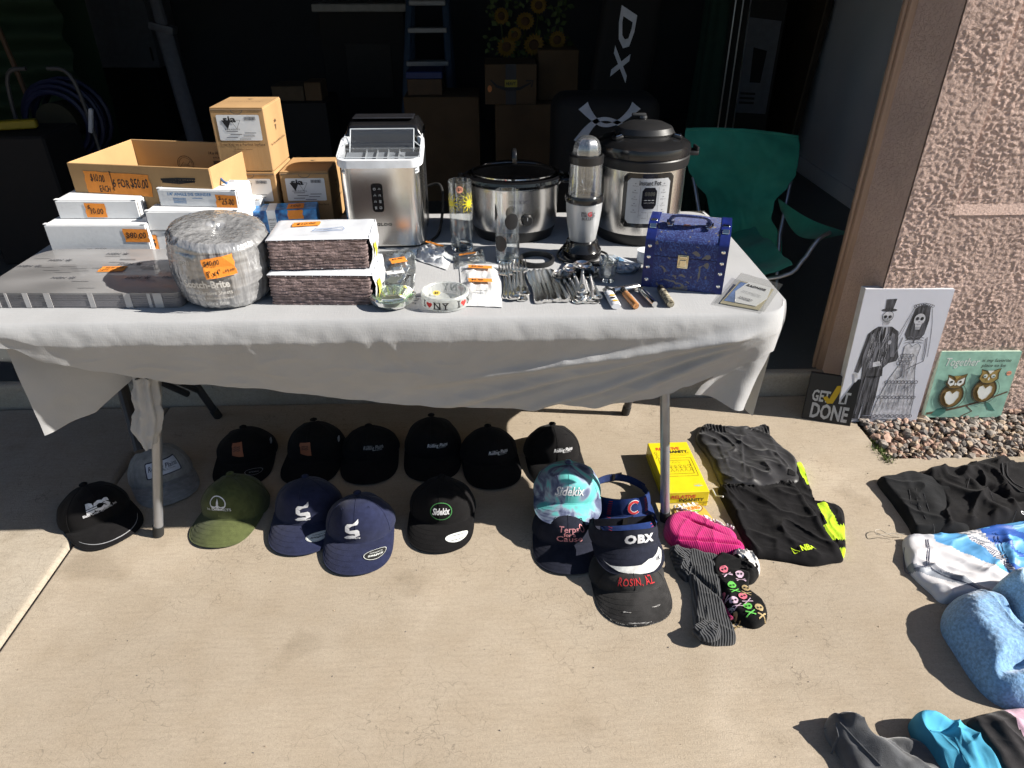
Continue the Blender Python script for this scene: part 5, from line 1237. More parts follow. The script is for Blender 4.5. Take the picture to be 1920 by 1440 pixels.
price_tag(t, pln(.5,.76,.0055), 0, 0, .062, .019, [('$5.00', -.12, 0, .5, .6)], -.05); price_tag(t, pln(.48,.44,.0055), 0, 0, .060, .021, [('$5.00', -.12, 0, .5, .6)], .03)
barcode(t, pln(.5,.22,.004), 0, 0, .028, .006)
# ================================================================ CAPS AND VISORS ON THE DRIVEWAY
def fabric(name, col, **k):
    k.setdefault('rough', .9); k.setdefault('sheen', .15); k.setdefault('bump', .35); k.setdefault('bs', 700); k.setdefault('var', .14); k.setdefault('vs', 60)
    return M(name, col, spec=.12, **k)
BLK = fabric('black_twill', (.0075,.007,.0075), sheen=.05); NAVY = fabric('navy_twill', (.016,.020,.052)); OLIVE = fabric('olive_twill', (.075,.088,.032)); GREYT = fabric('grey_canvas', (.25,.25,.25))
GMESH = fabric('grey_trucker_mesh', (.28,.28,.27), bump=1, bs=350); SLATE = fabric('dark_navy_cotton', (.016,.018,.030), sheen=.05); CUBS = fabric('royal_blue_twill', (.010,.028,.12)); CHAR = fabric('faded_black_canvas', (.024,.023,.023), var=.4, vs=25)
THR = fabric('white_thread', (.70,.70,.72)); THG = fabric('grey_thread', (.30,.30,.31)); STI = M('clear_sticker', (.62,.64,.62), .35); UND = fabric('under_brim', (.02,.02,.022))
def tiedye():
    m = bpy.data.materials.new('teal_tie_dye'); m.use_nodes = True; nt = m.node_tree; N = nt.nodes; L = nt.links
    p = N['Principled BSDF']; p.inputs['Roughness'].default_value = .9; tc = N.new('ShaderNodeTexCoord')
    n = N.new('ShaderNodeTexNoise'); n.inputs['Scale'].default_value = 13; n.inputs['Detail'].default_value = 3; n.inputs['Distortion'].default_value = 1.2; L.new(tc.outputs['Object'], n.inputs[0])
    r = N.new('ShaderNodeValToRGB'); L.new(n.outputs[0], r.inputs[0]); e = r.color_ramp.elements
    st = [(.30,(.03,.04,.09)), (.40,(.11,.13,.22)), (.46,(.24,.30,.38)), (.52,(.14,.46,.47)), (.62,(.10,.45,.42)), (.72,(.16,.20,.30))]
    while len(e) < len(st): e.new(.5)
    for k, (po, c) in enumerate(st): e[k].position = po; e[k].color = (*c, 1)
    L.new(r.outputs[0], p.inputs['Base Color']); return m
TIED = tiedye()
class Cap:
    K = 1.5
    def __init__(s, label, loc, yaw=0, H=.112, ax=.097, ay=.100, brimL=.086, curve=.012, lift=.030, crown=BLK, brim=None, back=None, seams=True, flat=.0, squash=0, visor=False, z=0, name='baseball_cap', tilt=(0,0), button=True, group=None, stitch=True, seed=0, strap=True):
        s.H, s.ax, s.ay, s.BL, s.curve, s.lift, s.sq, s.seed = H, ax, ay, brimL, curve, lift, squash, seed
        s.t = thing(name, label, 'visor' if visor else 'cap', (loc[0], loc[1], z), yaw, group)
        s.t.rotation_euler = (tilt[0], tilt[1], yaw)
        s.th = R(74)
        tm = .36 if visor else 1.0
        b = MB()
        if not visor:
            b.grid(lambda u, v: s.cr((u-.5)*2*math.pi, v*.97), 72, 20)
            b.lathe([(.012,s.cr(0,.97)[2]-.0005),(0,s.cr(0,1)[2])], 12, (s.cr(0,1)[0], s.cr(0,1)[1], 0))
            if back is not None:
                nf = len(b.f)
                for i in range(72*20):
                    u = (i % 72)/72
                    if abs(u-.5)*360 > 62: b.mi[i] = 1
            b.build('crown', [crown, back] if back is not None else crown, s.t, smooth=70)
            if button:
                q = s.cr(0, 1); b = MB(); b.lathe([(0,.006),(.005,.005),(.0075,.002),(.008,-.001)], 16, q); b.build('button', crown, s.t)
        else:
            def band(u, v):
                th = (u-.5)*2*R(112); hh = .055*(1-.35*sstep(R(40), R(112), abs(th))); p = Vector(s.cr(th, 0)); out = Vector((math.sin(th), -math.cos(th), 0)); return p+Vector((0,0,hh*v))-out*.010*v*v
            b.grid(band, 60, 8); b.grid(lambda u, v: Vector(band(u, v))-Vector((math.sin((u-.5)*2*R(112)), -math.cos((u-.5)*2*R(112)), 0))*.003, 60, 8); b.build('headband', crown, s.t, smooth=70)
            k_ = 1 if strap else .42
            b = MB(); b.grid(lambda u, v: Vector(s.cr(R(108)+u*R(144), 0))+Vector((0,-(1-k_)*.12*math.sin(math.pi*u),.004+.026*v)), 30, 3); b.grid(lambda u, v: Vector(s.cr(R(108)+u*R(144), 0))*.97+Vector((0,-(1-k_)*.12*math.sin(math.pi*u),.004+.026*v)), 30, 3); b.build('back_strap', brim or crown, s.t, smooth=70)
            b = MB(); q = Vector(s.cr(R(170), 0)); b.rbox(q+Vector((0,.002-(1-k_)*.12,.018)), (.035,.006,.024), .002, 1, euler(0,0,.2)); b.build('strap_buckle', BLK, s.t)
            s.band = band
        b = MB(); b.grid(s.br, 44, 12); bo = b.build('brim', brim or crown, s.t, smooth=70)
        b = MB(); b.grid(lambda u, v: Vector(s.br(u, v))-Vector((0,0,.0028)), 44, 12); e_ = [s.br(i/44, 1) for i in range(45)]
        b.build('brim_underside', UND, s.t, smooth=70)
        b = MB(); b.tube([Vector(p)-Vector((0,0,.0014)) for p in e_], .0019, 6); b.build('brim_edge', brim or crown, s.t)
        b = MB(); b.tube([Vector(s.br(.03+.94*i/36, .0))+Vector((0,0,.0012)) for i in range(37)], .0016, 6); b.build('brim_seam', brim or crown, s.t)
        if stitch:
            b = MB()
            for v in (.28,.46,.64,.8,.93): b.tube([Vector(s.br(.06+.88*i/30, v))+Vector((0,0,.0003)) for i in range(31)], .00022, 4)
            b.build('brim_stitching', brim or crown, s.t)
        if seams and not visor:
            for a in (0, 60, -60, 120, -120, 180):
                b = MB(); b.tube([s.cr(R(a), .02+.93*i/16, .0004) for i in range(17)], .0009, 5); b.build('panel_seam', crown if not seams == 'white' else THG, s.t)
            for a in (32, -32):
                q = Vector(s.cr(R(a), .62, .0008)); b = MB(); b.lathe([(.0022,0),(.0032,.0008),(.0042,0)], 12, q, rot=euler(R(50),0,R(a))); b.build('eyelet', crown, s.t)
    def bz(s, th):                               # height of the crown's lower edge
        x = s.ax*math.sin(th); f = .5+.5*math.cos(th)
        return max(.002, (s.lift-s.curve*(x/.08)**2)*sstep(.18, .55, f)+.003)
    def cr(s, th, t, h=0):
        f = .5+.5*math.cos(th); n = 1.75+1.45*f**4
        ph = min(t, 1)*math.pi/2
        r_ = math.cos(ph)**(2/n) if t < 1 else 0; zz = math.sin(ph)**(2/n)
        H = s.H*(1-.10*(1-f))*(1-s.sq*(1-f))
        nn = noise.noise(Vector((th*1.7+s.seed*3, t*3, s.seed)))*.006*math.sin(math.pi*min(1, t))
        ex = (r_)*s.ax+nn+h; ey = r_*s.ay+nn+h
        z0 = s.bz(th)
        return Vector((ex*math.sin(th), -ey*math.cos(th)+.006*t, z0*(1-.8*t)+H*zz+h*.5*zz))
    def br(s, u, v, h=0):
        k = 2*u-1; th = k*s.th; p = s.cr(th, 0)
        sh_b = max(0, 1-abs(k)**3.6)**.42; L_ = s.BL*sh_b
        x = p.x+math.sin(th)*.012*v*(1-abs(k)**4); y = p.y-L_*v
        zf = max(.0035, s.lift*.15+.005-s.curve*.35*(x/.08)**2)
        z_in = p.z
        z = z_in*(1-v*sh_b)+zf*v*sh_b+.005*math.sin(math.pi*v)*(1-k*k)
        return Vector((x, y, z+h))
    def face(s, x, y, h=0):                       # marks on the front panel: x round, y up (metres)
        th = x/((s.ax+s.ay)/2*.98); f = .5+.5*math.cos(th); n = 1.75+1.45*f**4
        H = s.H*(1-.10*(1-f)); q = max(0, min(.995, y/H)); ph = math.asin(q**(n/2))
        return s.cr(th, ph/(math.pi/2), .0015+h)
    def brimface(s, x, y, h=0):                   # marks on the brim: x across, y from crown outwards
        return s.br(.5+x/.175, y/s.BL, .0012+h)
    def visface(s, x, y, h=0):
        th = x/.088; u = .5+th/(2*R(112)); p = Vector(s.band(u, y/.055)); return p+Vector((math.sin(th), -math.cos(th), 0))*(.0018+h)
    def put(s, name, sh, mat, dx=0, dy=0, rot=0, where=None, lift=.0, dense=.006, parent=None):
        if where is None or where == s.visface: sh = ([(x*s.K, y*s.K) for x, y in sh[0]], sh[1])
        if dense: sh = dense2d(sh, dense)
        return mark(name, sh, where or s.face, mat, parent or s.t, lift, dx, dy, rot)
def dense2d(sh, mx):
    bm = bmesh.new(); vs = [bm.verts.new((x, y, 0)) for x, y in sh[0]]
    for f in sh[1]:
        try: bm.faces.new([vs[i] for i in f])
        except ValueError: pass
    bmesh.ops.triangulate(bm, faces=bm.faces[:])
    for _ in range(5):
        ed = [e for e in bm.edges if e.calc_length() > mx]
        if not ed: break
        bmesh.ops.subdivide_edges(bm, edges=ed, cuts=1); bmesh.ops.triangulate(bm, faces=bm.faces[:])
    bm.verts.index_update(); out = [(v.co.x, v.co.y) for v in bm.verts], [tuple(v.index for v in f.verts) for f in bm.faces]; bm.free(); return out
def hat_at(px, py, yaw, reach=.165):              # crown centre from the front tip of the brim seen at px,py
    P = gp(px, py); return (P.x-math.sin(yaw)*reach, P.y+math.cos(yaw)*reach)
# grey trucker cap
yw = R(34); c = Cap('grey trucker cap with white front patch behind the table leg', hat_at(326, 938, yw), yw, crown=GREYT, brim=GREYT, back=GMESH, seams='white', curve=.02, lift=.026, seed=1)
pt = c.put('logo_patch', poly2d(rrect(.068, .034, .003)), M('patch_white', (.48,.52,.62), .7), .004, .058, dense=.012)
c.put('patch_border', stroke2d(rrect(.070, .036, .003), .0022, True), NAVY, .004, .058, dense=.012, lift=.0006)
c.put('lettering', text2d('Rolling Plains', .060, .016, shear=.25, bold=.01), NAVY, .004, .061, lift=.001, parent=pt); c.put('lettering', text2d('CONSTRUCTION', .04, .004), NAVY, .008, .0485, lift=.001, parent=pt)
b = MB()
for v in (.3,.5,.7,.88): b.tube([Vector(c.br(.06+.88*i/30, v))+Vector((0,0,.0008)) for i in range(31)], .0006, 4)
b.build('pale_brim_stitch', THG, c.t)
# black BCS cap
yw = R(46); c = Cap('black cap with bold white initials lying across two slabs', hat_at(222, 1012, yw), yw, crown=BLK, ay=.100, ax=0.099, curve=.016, H=.105, seed=2)
g = text2d('BCS', .046, .022, bold=.07, shear=.1); c.put('lettering', g, THR, -.004, .062, dense=.01)
for k in range(2): c.put('lettering_stripe', stroke2d([(-.022,.0),(-.004,.001+.0005*k),(.014,.004)], .0013), BLK, -.004, .056+.006*k, lift=.0008)
c.put('lettering', text2d('Blast Coat Systems, Inc.', .066, .0075, bold=.015), THR, .0, .044)
c.put('brim_piping', stroke2d([(-.062+.124*i/20, .0755-.022*abs(i/10-1)**2.6) for i in range(21)], .0022), THG, where=c.brimface)
# olive cap
yw = R(-8); c = Cap('olive green cap with rocket emblem', hat_at(398, 1022, yw), yw, crown=OLIVE, curve=.024, lift=.034, H=.118, brimL=.082, seed=3)
c.put('emblem', ring2d(0,0,.0155,.0155,.0022,40), THR, .002, .066)
c.put('emblem', join2d(poly2d([(-.0022,-.012),(.0022,-.012),(.0022,.002),(0,.011),(-.0022,.002)]), stroke2d([(-.013,-.008),(-.006,-.010),(0,-.006),(.006,-.010),(.013,-.008)], .003)), THR, .002, .066)
c.put('lettering', text2d('i.o. EXTRACTS', .048, .0065, bold=.02), THR, .002, .043)
# black caps with leather patch
PATCH = M('brown_leather_patch', (.30,.10,.045), .6, var=.15)
azs = [(-.009,-.012),(-.0085,.004),(-.0105,.006),(-.009,.013),(.011,.014),(.011,-.016),(.003,-.016)]
for i, (px, py, yy, lab, stk, sz) in enumerate(((449, 908, 6, 'flat topped black cap with brown leather state patch and round brim sticker', True, .100), (571, 906, -4, 'taller black cap with brown leather state patch beside the flat topped one', False, .124))):
    yw = R(yy); c = Cap(lab, hat_at(px, py, yw), yw, H=sz, crown=BLK, seed=4+i, curve=.014, ax=0.098)
    pt = c.put('leather_patch', poly2d([(x*1.15, y*1.15) for x, y in azs]), PATCH, -.006, .058, dense=.006, lift=.0008)
    for k in range(3): c.put('burnt_mark', stroke2d([(-.007,0),(-.002,.003),(.003,.001),(.008,.003)], .0014), INK, -.006, .053+.006*k, lift=.0018, parent=pt)
    if stk: c.put('brim_sticker', ring2d(0,0,.019,.0125,.0011), THG, .030, .045, .2, where=c.brimface); c.put('brim_sticker_print', text2d('FLEXFIT', .022, .005, shear=.2), THG, .030, .046, .2, where=c.brimface)
    q = c.cr(R(78), .35, .003); b = MB(); b.rbox(q, (.004,.016,.018), .0015, 1); b.build('side_tag', THG, c.t)
# navy caps with blackletter S
def S_letter():
    return join2d(poly2d([(.010,.026),(.0135,.030),(.0135,.022),(.011,.017),(.001,.015),(-.004,.011),(-.012,.014),(-.008,.020),(.003,.020)]),
                  poly2d([(-.012,.0145),(-.0045,.010),(-.004,.004),(-.009,-.001),(-.0125,.002)]), poly2d([(-.011,-.0005),(-.003,.004),(.010,.006),(.0135,.002),(.006,-.004),(-.004,-.004)]),
                  poly2d([(.013,.003),(.0135,-.008),(.006,-.012),(.0045,-.004)]), poly2d([(-.016,-.014),(-.010,-.009),(.0,-.0075),(.006,-.0085),(.006,-.0125),(-.004,-.016),(-.012,-.0165)]))
for i, (px, py, yy, lab) in enumerate(((560, 1032, 0, 'navy cap with white blackletter S half in table shade'), (668, 1068, 3, 'sunlit navy cap with white blackletter S and oval sticker'))):
    yw = R(yy); c = Cap(lab, hat_at(px, py, yw), yw, H=.124, crown=NAVY, curve=.006, lift=.032, brimL=.092, ax=0.101, seed=7+i)
    c.put('lettering', S_letter(), THR, -.010 if i else .008, .044); c.put('lettering', text2d('Swags', .020, .006, shear=.2, bold=.03), THR, -.004 if i else .012, .022)
    s_ = c.put('brim_sticker', poly2d(ell2d(0,0,.024,.0155,28,.18)), M('sticker_black', (.02,.02,.02), .3) if i else STI, .036, .050, where=c.brimface, dense=.012)
    c.put('brim_sticker_print', ring2d(0,0,.0225,.0142,.001,28,.18), STI if i else THG, .036, .050, where=c.brimface, lift=.0008, parent=s_)
    c.put('brim_sticker_print', text2d('SNAPBACK', .030, .0055, bold=.03), STI if i else INK, .036, .053, .18, where=c.brimface, lift=.0008, parent=s_); c.put('brim_sticker_print', text2d('SNAPBACK', .026, .0038), STI if i else INK, .037, .045, .18, where=c.brimface, lift=.0008, parent=s_)
# black Rolling Plains caps
for i, (px, py, yy, H, lab) in enumerate(((690, 903, 4, .096, 'low black script cap beside the leather patch caps'), (810, 898, 2, .128, 'tall peaked black script cap behind the round emblem cap'), (930, 912, 8, .112, 'black script cap between the tall peaked cap and the half sunlit cap'), (1052, 908, 6, .112, 'black script cap with one sunlit side behind the tie-dye cap'))):
    yw = R(yy); c = Cap(lab, hat_at(px, py, yw), yw, H=H, crown=BLK, curve=.012, ax=0.097, seed=10+i)
    c.put('lettering', text2d('Rolling Plains', .046, .012, shear=.25, bold=.012), THR if i else THG, .022, .052); c.put('lettering', text2d('HOMETOWN', .014, .003), THG, .008, .0605); c.put('lettering', text2d('CONSTRUCTION', .020, .003, bold=.02), THG, .034, .044)
# black cap with green ring emblem
yw = R(-2); c = Cap('black cap with script in a green ring', hat_at(822, 1030, yw), yw, H=.122, crown=BLK, curve=.008, lift=.03, ax=0.100, seed=15)
c.put('emblem', ring2d(0,0,.0205,.0205,.0018,40), fabric('green_thread', (.06,.22,.07)), .006, .052); c.put('lettering', text2d('Sidekix', .034, .017, shear=.3, bold=.03), THR, .006, .052)
s_ = c.put('brim_sticker', poly2d(ell2d(0,0,.024,.0145,28,.15)), STI, .036, .052, where=c.brimface, dense=.012)
for k in (-1, 1): c.put('brim_sticker_print', stroke2d([(-.012,k*.006),(0,k*.0072+.001),(.012,k*.006+.003)], .0016), INK, .036, .052, where=c.brimface, lift=.0008, parent=s_)
# navy cap below the tie-dye cap
yw = R(-3); L_ = hat_at(1066, 1070, yw); c = Cap('dark navy cap with pink curly lettering under the tie-dye cap', L_, yw, H=.086, crown=SLATE, curve=.018, lift=.03, ax=0.100, brimL=.085, seed=17)
PK = fabric('pink_thread', (.62,.25,.26))
c.put('lettering', text2d('Terps', .040, .016, bold=.01), fabric('dusty_pink_thread', (.45,.20,.22)), .002, .054, lift=.001); c.put('lettering', text2d('for a', .022, .009, bold=.01), PK, .004, .040, lift=.001); c.put('lettering', text2d('Cause', .048, .014, bold=.01), PK, .004, .025, lift=.001)
c.put('lettering', ring2d(.028,.038,.004,.008,.0015,16,.3), PK)
c = Cap('teal and navy tie-dye cap stacked on the navy cap', (L_[0]+.008, L_[1]+.082), R(-4), H=.100, crown=TIED, curve=.022, lift=.03, ax=0.101, ay=.092, brimL=.062, z=.078, tilt=(R(3),0), seed=19)
c.put('lettering', text2d('Sidekix', .056, .022, shear=.3, bold=.015), THR, .004, .050); c.put('lettering', stroke2d([(-.022,-.004),(-.01,.002),(.006,.0),(.012,.004)], .0014), THR, .0, .036); c.put('lettering', text2d('THE', .010, .003), THR, .002, .066)
# visors and the distressed cap
yw = R(6); P_ = hat_at(1190, 1012, yw); c = Cap('royal blue visor with red letter C', P_, yw, crown=CUBS, visor=True, curve=.018, lift=.03, ax=0.092, brimL=.07, name='sun_visor', seed=21)
CR = fabric('red_thread', (.50,.03,.035)); cl_ = [(.0115*math.cos(R(a)), .0125*math.sin(R(a))) for a in range(48, 313, 12)]
c.put('lettering', stroke2d(cl_, .0068), THR, .014, .029, where=c.visface); c.put('lettering', stroke2d(cl_, .0048), CR, .014, .029, where=c.visface, lift=.0008)
for sx in (-1, 1):
    for k in range(7): c.put('red_stitch', stroke2d([(-.004,0),(.004,.001)], .0016), CR, sx*.058, .006+.007*k, where=c.visface)
    for k in range(6): c.put('red_stitch', stroke2d([(-.004,0),(.004,.001)], .0016), CR, sx*.046, .010+.009*k, where=c.brimface)
yw = R(3); P2 = hat_at(1200, 1164, yw); c = Cap('faded black cap with frayed brim and red block lettering', P2, yw, H=.056, crown=CHAR, button=False, curve=.02, lift=.03, ax=0.104, brimL=.085, seed=23)
c.put('lettering', text2d('ROSIN, AZ', .068, .0155, bold=.01, spacing=1.1), fabric('bright_red_thread', (.42,.03,.035)), .006, .032)
rr0 = random.Random(3); b = MB()
for k in range(90):
    u = .08+.84*rr0.random(); p = Vector(c.br(u, 1)); b.tube([p, p+Vector((rr0.uniform(-.002,.002), -rr0.uniform(.001,.004), rr0.uniform(-.002,.001)))], .0003, 3)
for (x, y) in ((-.02,.058),(.03,.05),(-.012,.083),(.0,.083),(.008,.083)):
    for k in range(10): b.tube([c.brimface(x+rr0.uniform(-.009,.009), y+rr0.uniform(-.0015,.0015), .0005), c.brimface(x+rr0.uniform(-.009,.009), y+rr0.uniform(-.0015,.0015), .0012)], .0004, 3)
b.build('frayed_threads', M('frayed_thread', (.34,.33,.32), .9), c.t)
yw = R(4); c = Cap('black visor with chunky white letters and white wave brim', (P2[0]+.002, P2[1]+.090), yw, crown=SLATE, visor=True, strap=False, curve=.03, lift=.040, ax=0.097, ay=.094, brimL=.066, z=.062, tilt=(R(4),0), name='sun_visor', seed=25)
c.put('lettering', text2d('OBX', .056, .019, bold=.06, spacing=1.15), THR, .020, .030, where=c.visface)
wv = [(-.060,.044),(-.045,.050),(-.02,.048),(.01,.046),(.026,.036),(.036,.036),(.048,.030),(.064,.020),(.069,.040),(.052,.058),(.03,.065),(.0,.0645),(-.03,.060)]
c.put('white_wave_patch', poly2d(wv), fabric('white_twill', (.60,.60,.58)), where=c.brimface, dense=.008, lift=.0006); c.put('lettering', text2d('NC', .013, .012, bold=.01), NAVY, .050, .044, .1, where=c.brimface, lift=.0016)
# ================================================================ GAMES, SOCKS, CLOTHES AND PICTURES ON THE RIGHT
class Pile:                                       # soft folded garment lying on the ground
    def __init__(s, outline, H, z0=0, rim=.03, wr=.004, ws=14, seed=0, center=None, extra=None, n=10, und=.0, px=True):
        P = [gp(*p, z0) for p in outline] if px else [Vector((p[0], p[1], z0)) for p in outline]
        s.o = catmull([(p.x, p.y, 0) for p in P], n); s.z0, s.H, s.rim, s.wr, s.ws, s.seed, s.extra, s.und = z0, H, rim, wr, ws, seed, extra, und
        s.c = Vector(gp(*center, z0)) if center else sum(s.o, Vector())/len(s.o); s.c.z = 0
        tab = sorted((math.atan2(p.y-s.c.y, p.x-s.c.x), (p-s.c).length) for p in s.o)
        s.an = np.array([tab[-1][0]-2*math.pi]+[a for a, _ in tab]+[tab[0][0]+2*math.pi]); s.rd = np.array([tab[-1][1]]+[r for _, r in tab]+[tab[0][1]])
    def z(s, x, y):
        dx, dy = x-s.c.x, y-s.c.y; r_ = math.hypot(dx, dy); R_ = float(np.interp(math.atan2(dy, dx), s.an, s.rd))
        e = max(0, R_-r_); k = min(1, e/s.rim)
        prof = math.sqrt(max(0, 1-(1-k)**2))
        f1 = noise.fractal(Vector((x*s.ws, y*s.ws, s.seed*7.3)), .8, 2, 3)
        wx = x+.03*noise.noise(Vector((x*9, y*9, s.seed))); wy = y+.03*noise.noise(Vector((x*9, y*9, s.seed+5)))
        ca, sa = math.cos(s.seed*1.3), math.sin(s.seed*1.3); pu, pv = wx*ca-wy*sa, (wx*sa+wy*ca)*.4
        r1 = max(0, 1-abs(noise.noise(Vector((pu*s.ws*1.6, pv*s.ws*1.6, s.seed*3.1+1))))*1.5)**4
        r2 = max(0, 1-abs(noise.noise(Vector((pv*s.ws*4+pu*s.ws*2, pu*s.ws*3.2, s.seed*2.1+4))))*1.5)**4
        w_ = s.wr*(f1*.7+r1*1.5+r2*.22)
        zz = s.H*prof+w_*prof
        if s.extra: zz += s.extra(x, y, e)*prof
        return s.z0+max(.0006, zz)
    def mesh(s, name, mats, parent, nr=34, matfn=None, org=Vector((0,0,0))):
        b = MB(); N_ = len(s.o); vs = []
        for j in range(nr+1):
            q = 1-(1-j/nr)**1.6 if True else j/nr
            for p in s.o:
                d = p-s.c; t = q; x, y = s.c.x+d.x*t, s.c.y+d.y*t
                vs.append(Vector((x, y, s.z(x, y) if j < nr else s.z0+.0004))-org)
        fs = []
        for j in range(nr):
            for i in range(N_): fs.append((j*N_+i, j*N_+(i+1) % N_, (j+1)*N_+(i+1) % N_, (j+1)*N_+i))
        b.add(vs, fs)
        if matfn:
            for k, f in enumerate(b.f):
                c = sum((b.v[i] for i in f), Vector())/4+org; b.mi[k] = matfn(c.x, c.y)
        return b.build(name, mats, parent, smooth=75)
    def surf(s, org):
        return lambda x, y, h=0: Vector((x, y, s.z(x, y)+h))-org
def garment(name, label, cat, pile, mats, part='fabric', matfn=None, nr=34, group=None):
    org = Vector((pile.c.x, pile.c.y, pile.z0)); t = thing(name, label, cat, org, 0, group); pile.org = org
    pile.mesh(part, mats, t, nr, matfn, org); return t
def gmark(name, sh, pile, px, mat, t, rot=0, lift=.0024, dense=.005):
    P = gp(*px, pile.z0+pile.H*.8); sh = move2d(dense2d(sh, dense), P.x, P.y, rot); b = MB(); f = pile.surf(pile.org)
    b.add([f(x, y, lift) for x, y in sh[0]], sh[1]); return b.build(name, mat, t, smooth=0)
def line_side(p, q):                               # signed side of a photo line laid on the ground
    A, B = gp(*p), gp(*q); return lambda x, y: (B.x-A.x)*(y-A.y)-(B.y-A.y)*(x-A.x)
# ---- yellow card game
YB = M('yellow_game_board', (.72,.58,.012), .45, var=.05, coat=.2); RDI = M('red_ink', (.55,.05,.03), .5)
A_ = gp(1246, 952); B_ = gp(1336, 948); C_ = gp(1211, 857)
w = (B_-A_).length; yw = math.atan2(B_.y-A_.y, B_.x-A_.x)
dv = C_-A_; d = dv.length; yw = math.atan2(dv.y, dv.x)-math.pi/2; h = .058
ax = Vector((math.cos(yw), math.sin(yw), 0)); ay = Vector((-math.sin(yw), math.cos(yw), 0)); w = .132
t = thing('game_box', 'yellow card game box with red and black title by the table leg', 'game box', A_+ax*w/2+ay*d/2, yw)
b = MB(); b.rbox((0,0,h*.5), (w,d,h), .0015, 1); b.build('box_body', YB, t)
b = MB(); b.box((0,-.0,h*.30), (w+.0012,d+.0012,.0008)); b.build('lid_gap', M('gap_shadow_brown', (.2,.15,.01), .8), t)
tp = topf(0,0,h); f_ = front(0,-d/2,0)
mark('lettering', text2d('RELATIVE', w*.60, .015, bold=.03, shear=.1), tp, RDI, t, .0007, -.008, d*.36); mark('lettering', text2d('INSANITY.', w*.60, .015, bold=.03), tp, INK, t, .0009, .016, d*.29)
mark('small_print', text2d('Hilarious Party Game About You', w*.62, .004), tp, INK, t, .0007, .012, d*.235); mark('small_print', text2d('and Your Crazy Relatives', w*.5, .004), tp, INK, t, .0007, .010, d*.205)
fr = rrect(w*.80, d*.36, .002); LN = .0008
mark('drawing', join2d(stroke2d(fr, .001, True), stroke2d([(x*.82, y*.74) for x, y in fr], .001, True)), tp, INK, t, .0007, .002, -d*.02)
def fig(x, s_): return join2d(ring2d(x, .012*s_, .004*s_, .004*s_, LN, 12), stroke2d([(x,.008*s_),(x+.001,-.004*s_),(x-.005*s_,-.014*s_)], LN), stroke2d([(x+.001,-.004*s_),(x+.005*s_,-.014*s_)], LN), stroke2d([(x-.006*s_,.002*s_),(x,.005*s_),(x+.007*s_,.001*s_)], LN))
for k in range(6): mark('drawing', fig(-.038+.015*k, 1+.15*(k % 2)), tp, INK, t, .0009, .002, -d*.05)
mark('drawing', stroke2d([(-.012,.0),(-.006,.007),(.0,.002),(.008,.006),(.014,0)], LN), tp, INK, t, .0007, 0, d*.06); mark('drawing', fig(0,1.2), tp, INK, t, .0007, -w*.40, d*.22)
mark('maker_mark', join2d(poly2d([(-.016,0),(0,.004),(.016,0),(0,-.004)]), move2d(text2d('PLAYMONSTER', .024, .003), 0, .007)), tp, M('maker_teal', (.35,.48,.38), .5), t, .0007, w*.30, -d*.39)
mark('lettering', text2d('RELATIVE', w*.58, .0135, bold=.03, shear=.1), f_, RDI, t, .0008, -.012, h*.70); mark('lettering', text2d('INSANITY', w*.58, .0125, bold=.03), f_, INK, t, .001, .014, h*.48); mark('small_print', text2d('A PARTY GAME ABOUT YOU AND YOUR CRAZY RELATIVES', w*.7, .003), f_, INK, t, .0008, .01, h*.24)
# thin lower game and the boxed bowling set
t = thing('flat_game_box', 'thin beige box edge below the yellow game', 'game box', gp(1268, 968)+Vector((0,.02,0)), yw)
b = MB(); b.rbox((0.01,0,.008), (.13,.055,.016), .001, 1); b.build('box_body', M('beige_board', (.50,.40,.2), .7), t)
A_ = gp(1278, 1003); B_ = gp(1338, 1000); t = thing('bowling_toy_pack', 'small finger bowling toy pack with oval orange title', 'toy pack', (A_+B_)/2+Vector((0,.05,0)), R(12))
w = .098; d = .125; b = MB(); b.prism(rrect(w, d, .01, 6, [.04,.04,.006,.006]), 0, .022); b.build('tin_body', M('orange_board', (.62,.42,.07), .4, var=.1), t)
tp = topf(0,0,.022); s_ = mark('title_oval', poly2d(ell2d(0,.035,.042,.022,28)), tp, M('cream_board', (.68,.62,.42), .5), t, .0007); mark('title_oval_border', ring2d(0,.035,.042,.022,.003,32), tp, M('brown_ink', (.25,.10,.03), .5), s_, .001)
mark('lettering', text2d('BOWLING', .070, .016, bold=.05), tp, M('orange_ink', (.75,.24,.03), .5), s_, .0016, 0, .036); mark('lettering', poly2d(rrect(.055,.008,.003)), tp, M('lime_ink', (.28,.5,.05), .5), s_, .0014, 0, .022)
for k in range(4): mark('pin_picture', poly2d(ell2d(-.022+.015*k,.053,.004,.008,12)), tp, INKW, s_, .002)
mark('lane_picture', poly2d([(-.042,-.002),(.0,.004),(.04,-.004),(.044,-.035),(-.036,-.038)]), tp, M('pale_blue_print', (.62,.66,.70), .5), t, .0008); 
for (x, y) in ((-.02,-.008),(.022,-.014),(.005,-.026),(-.03,-.028)): mark('ball_picture', poly2d(ell2d(x,y,.005,.004,12,.4)), tp, M('dark_blue_ink', (.03,.05,.12), .5), t, .0014)
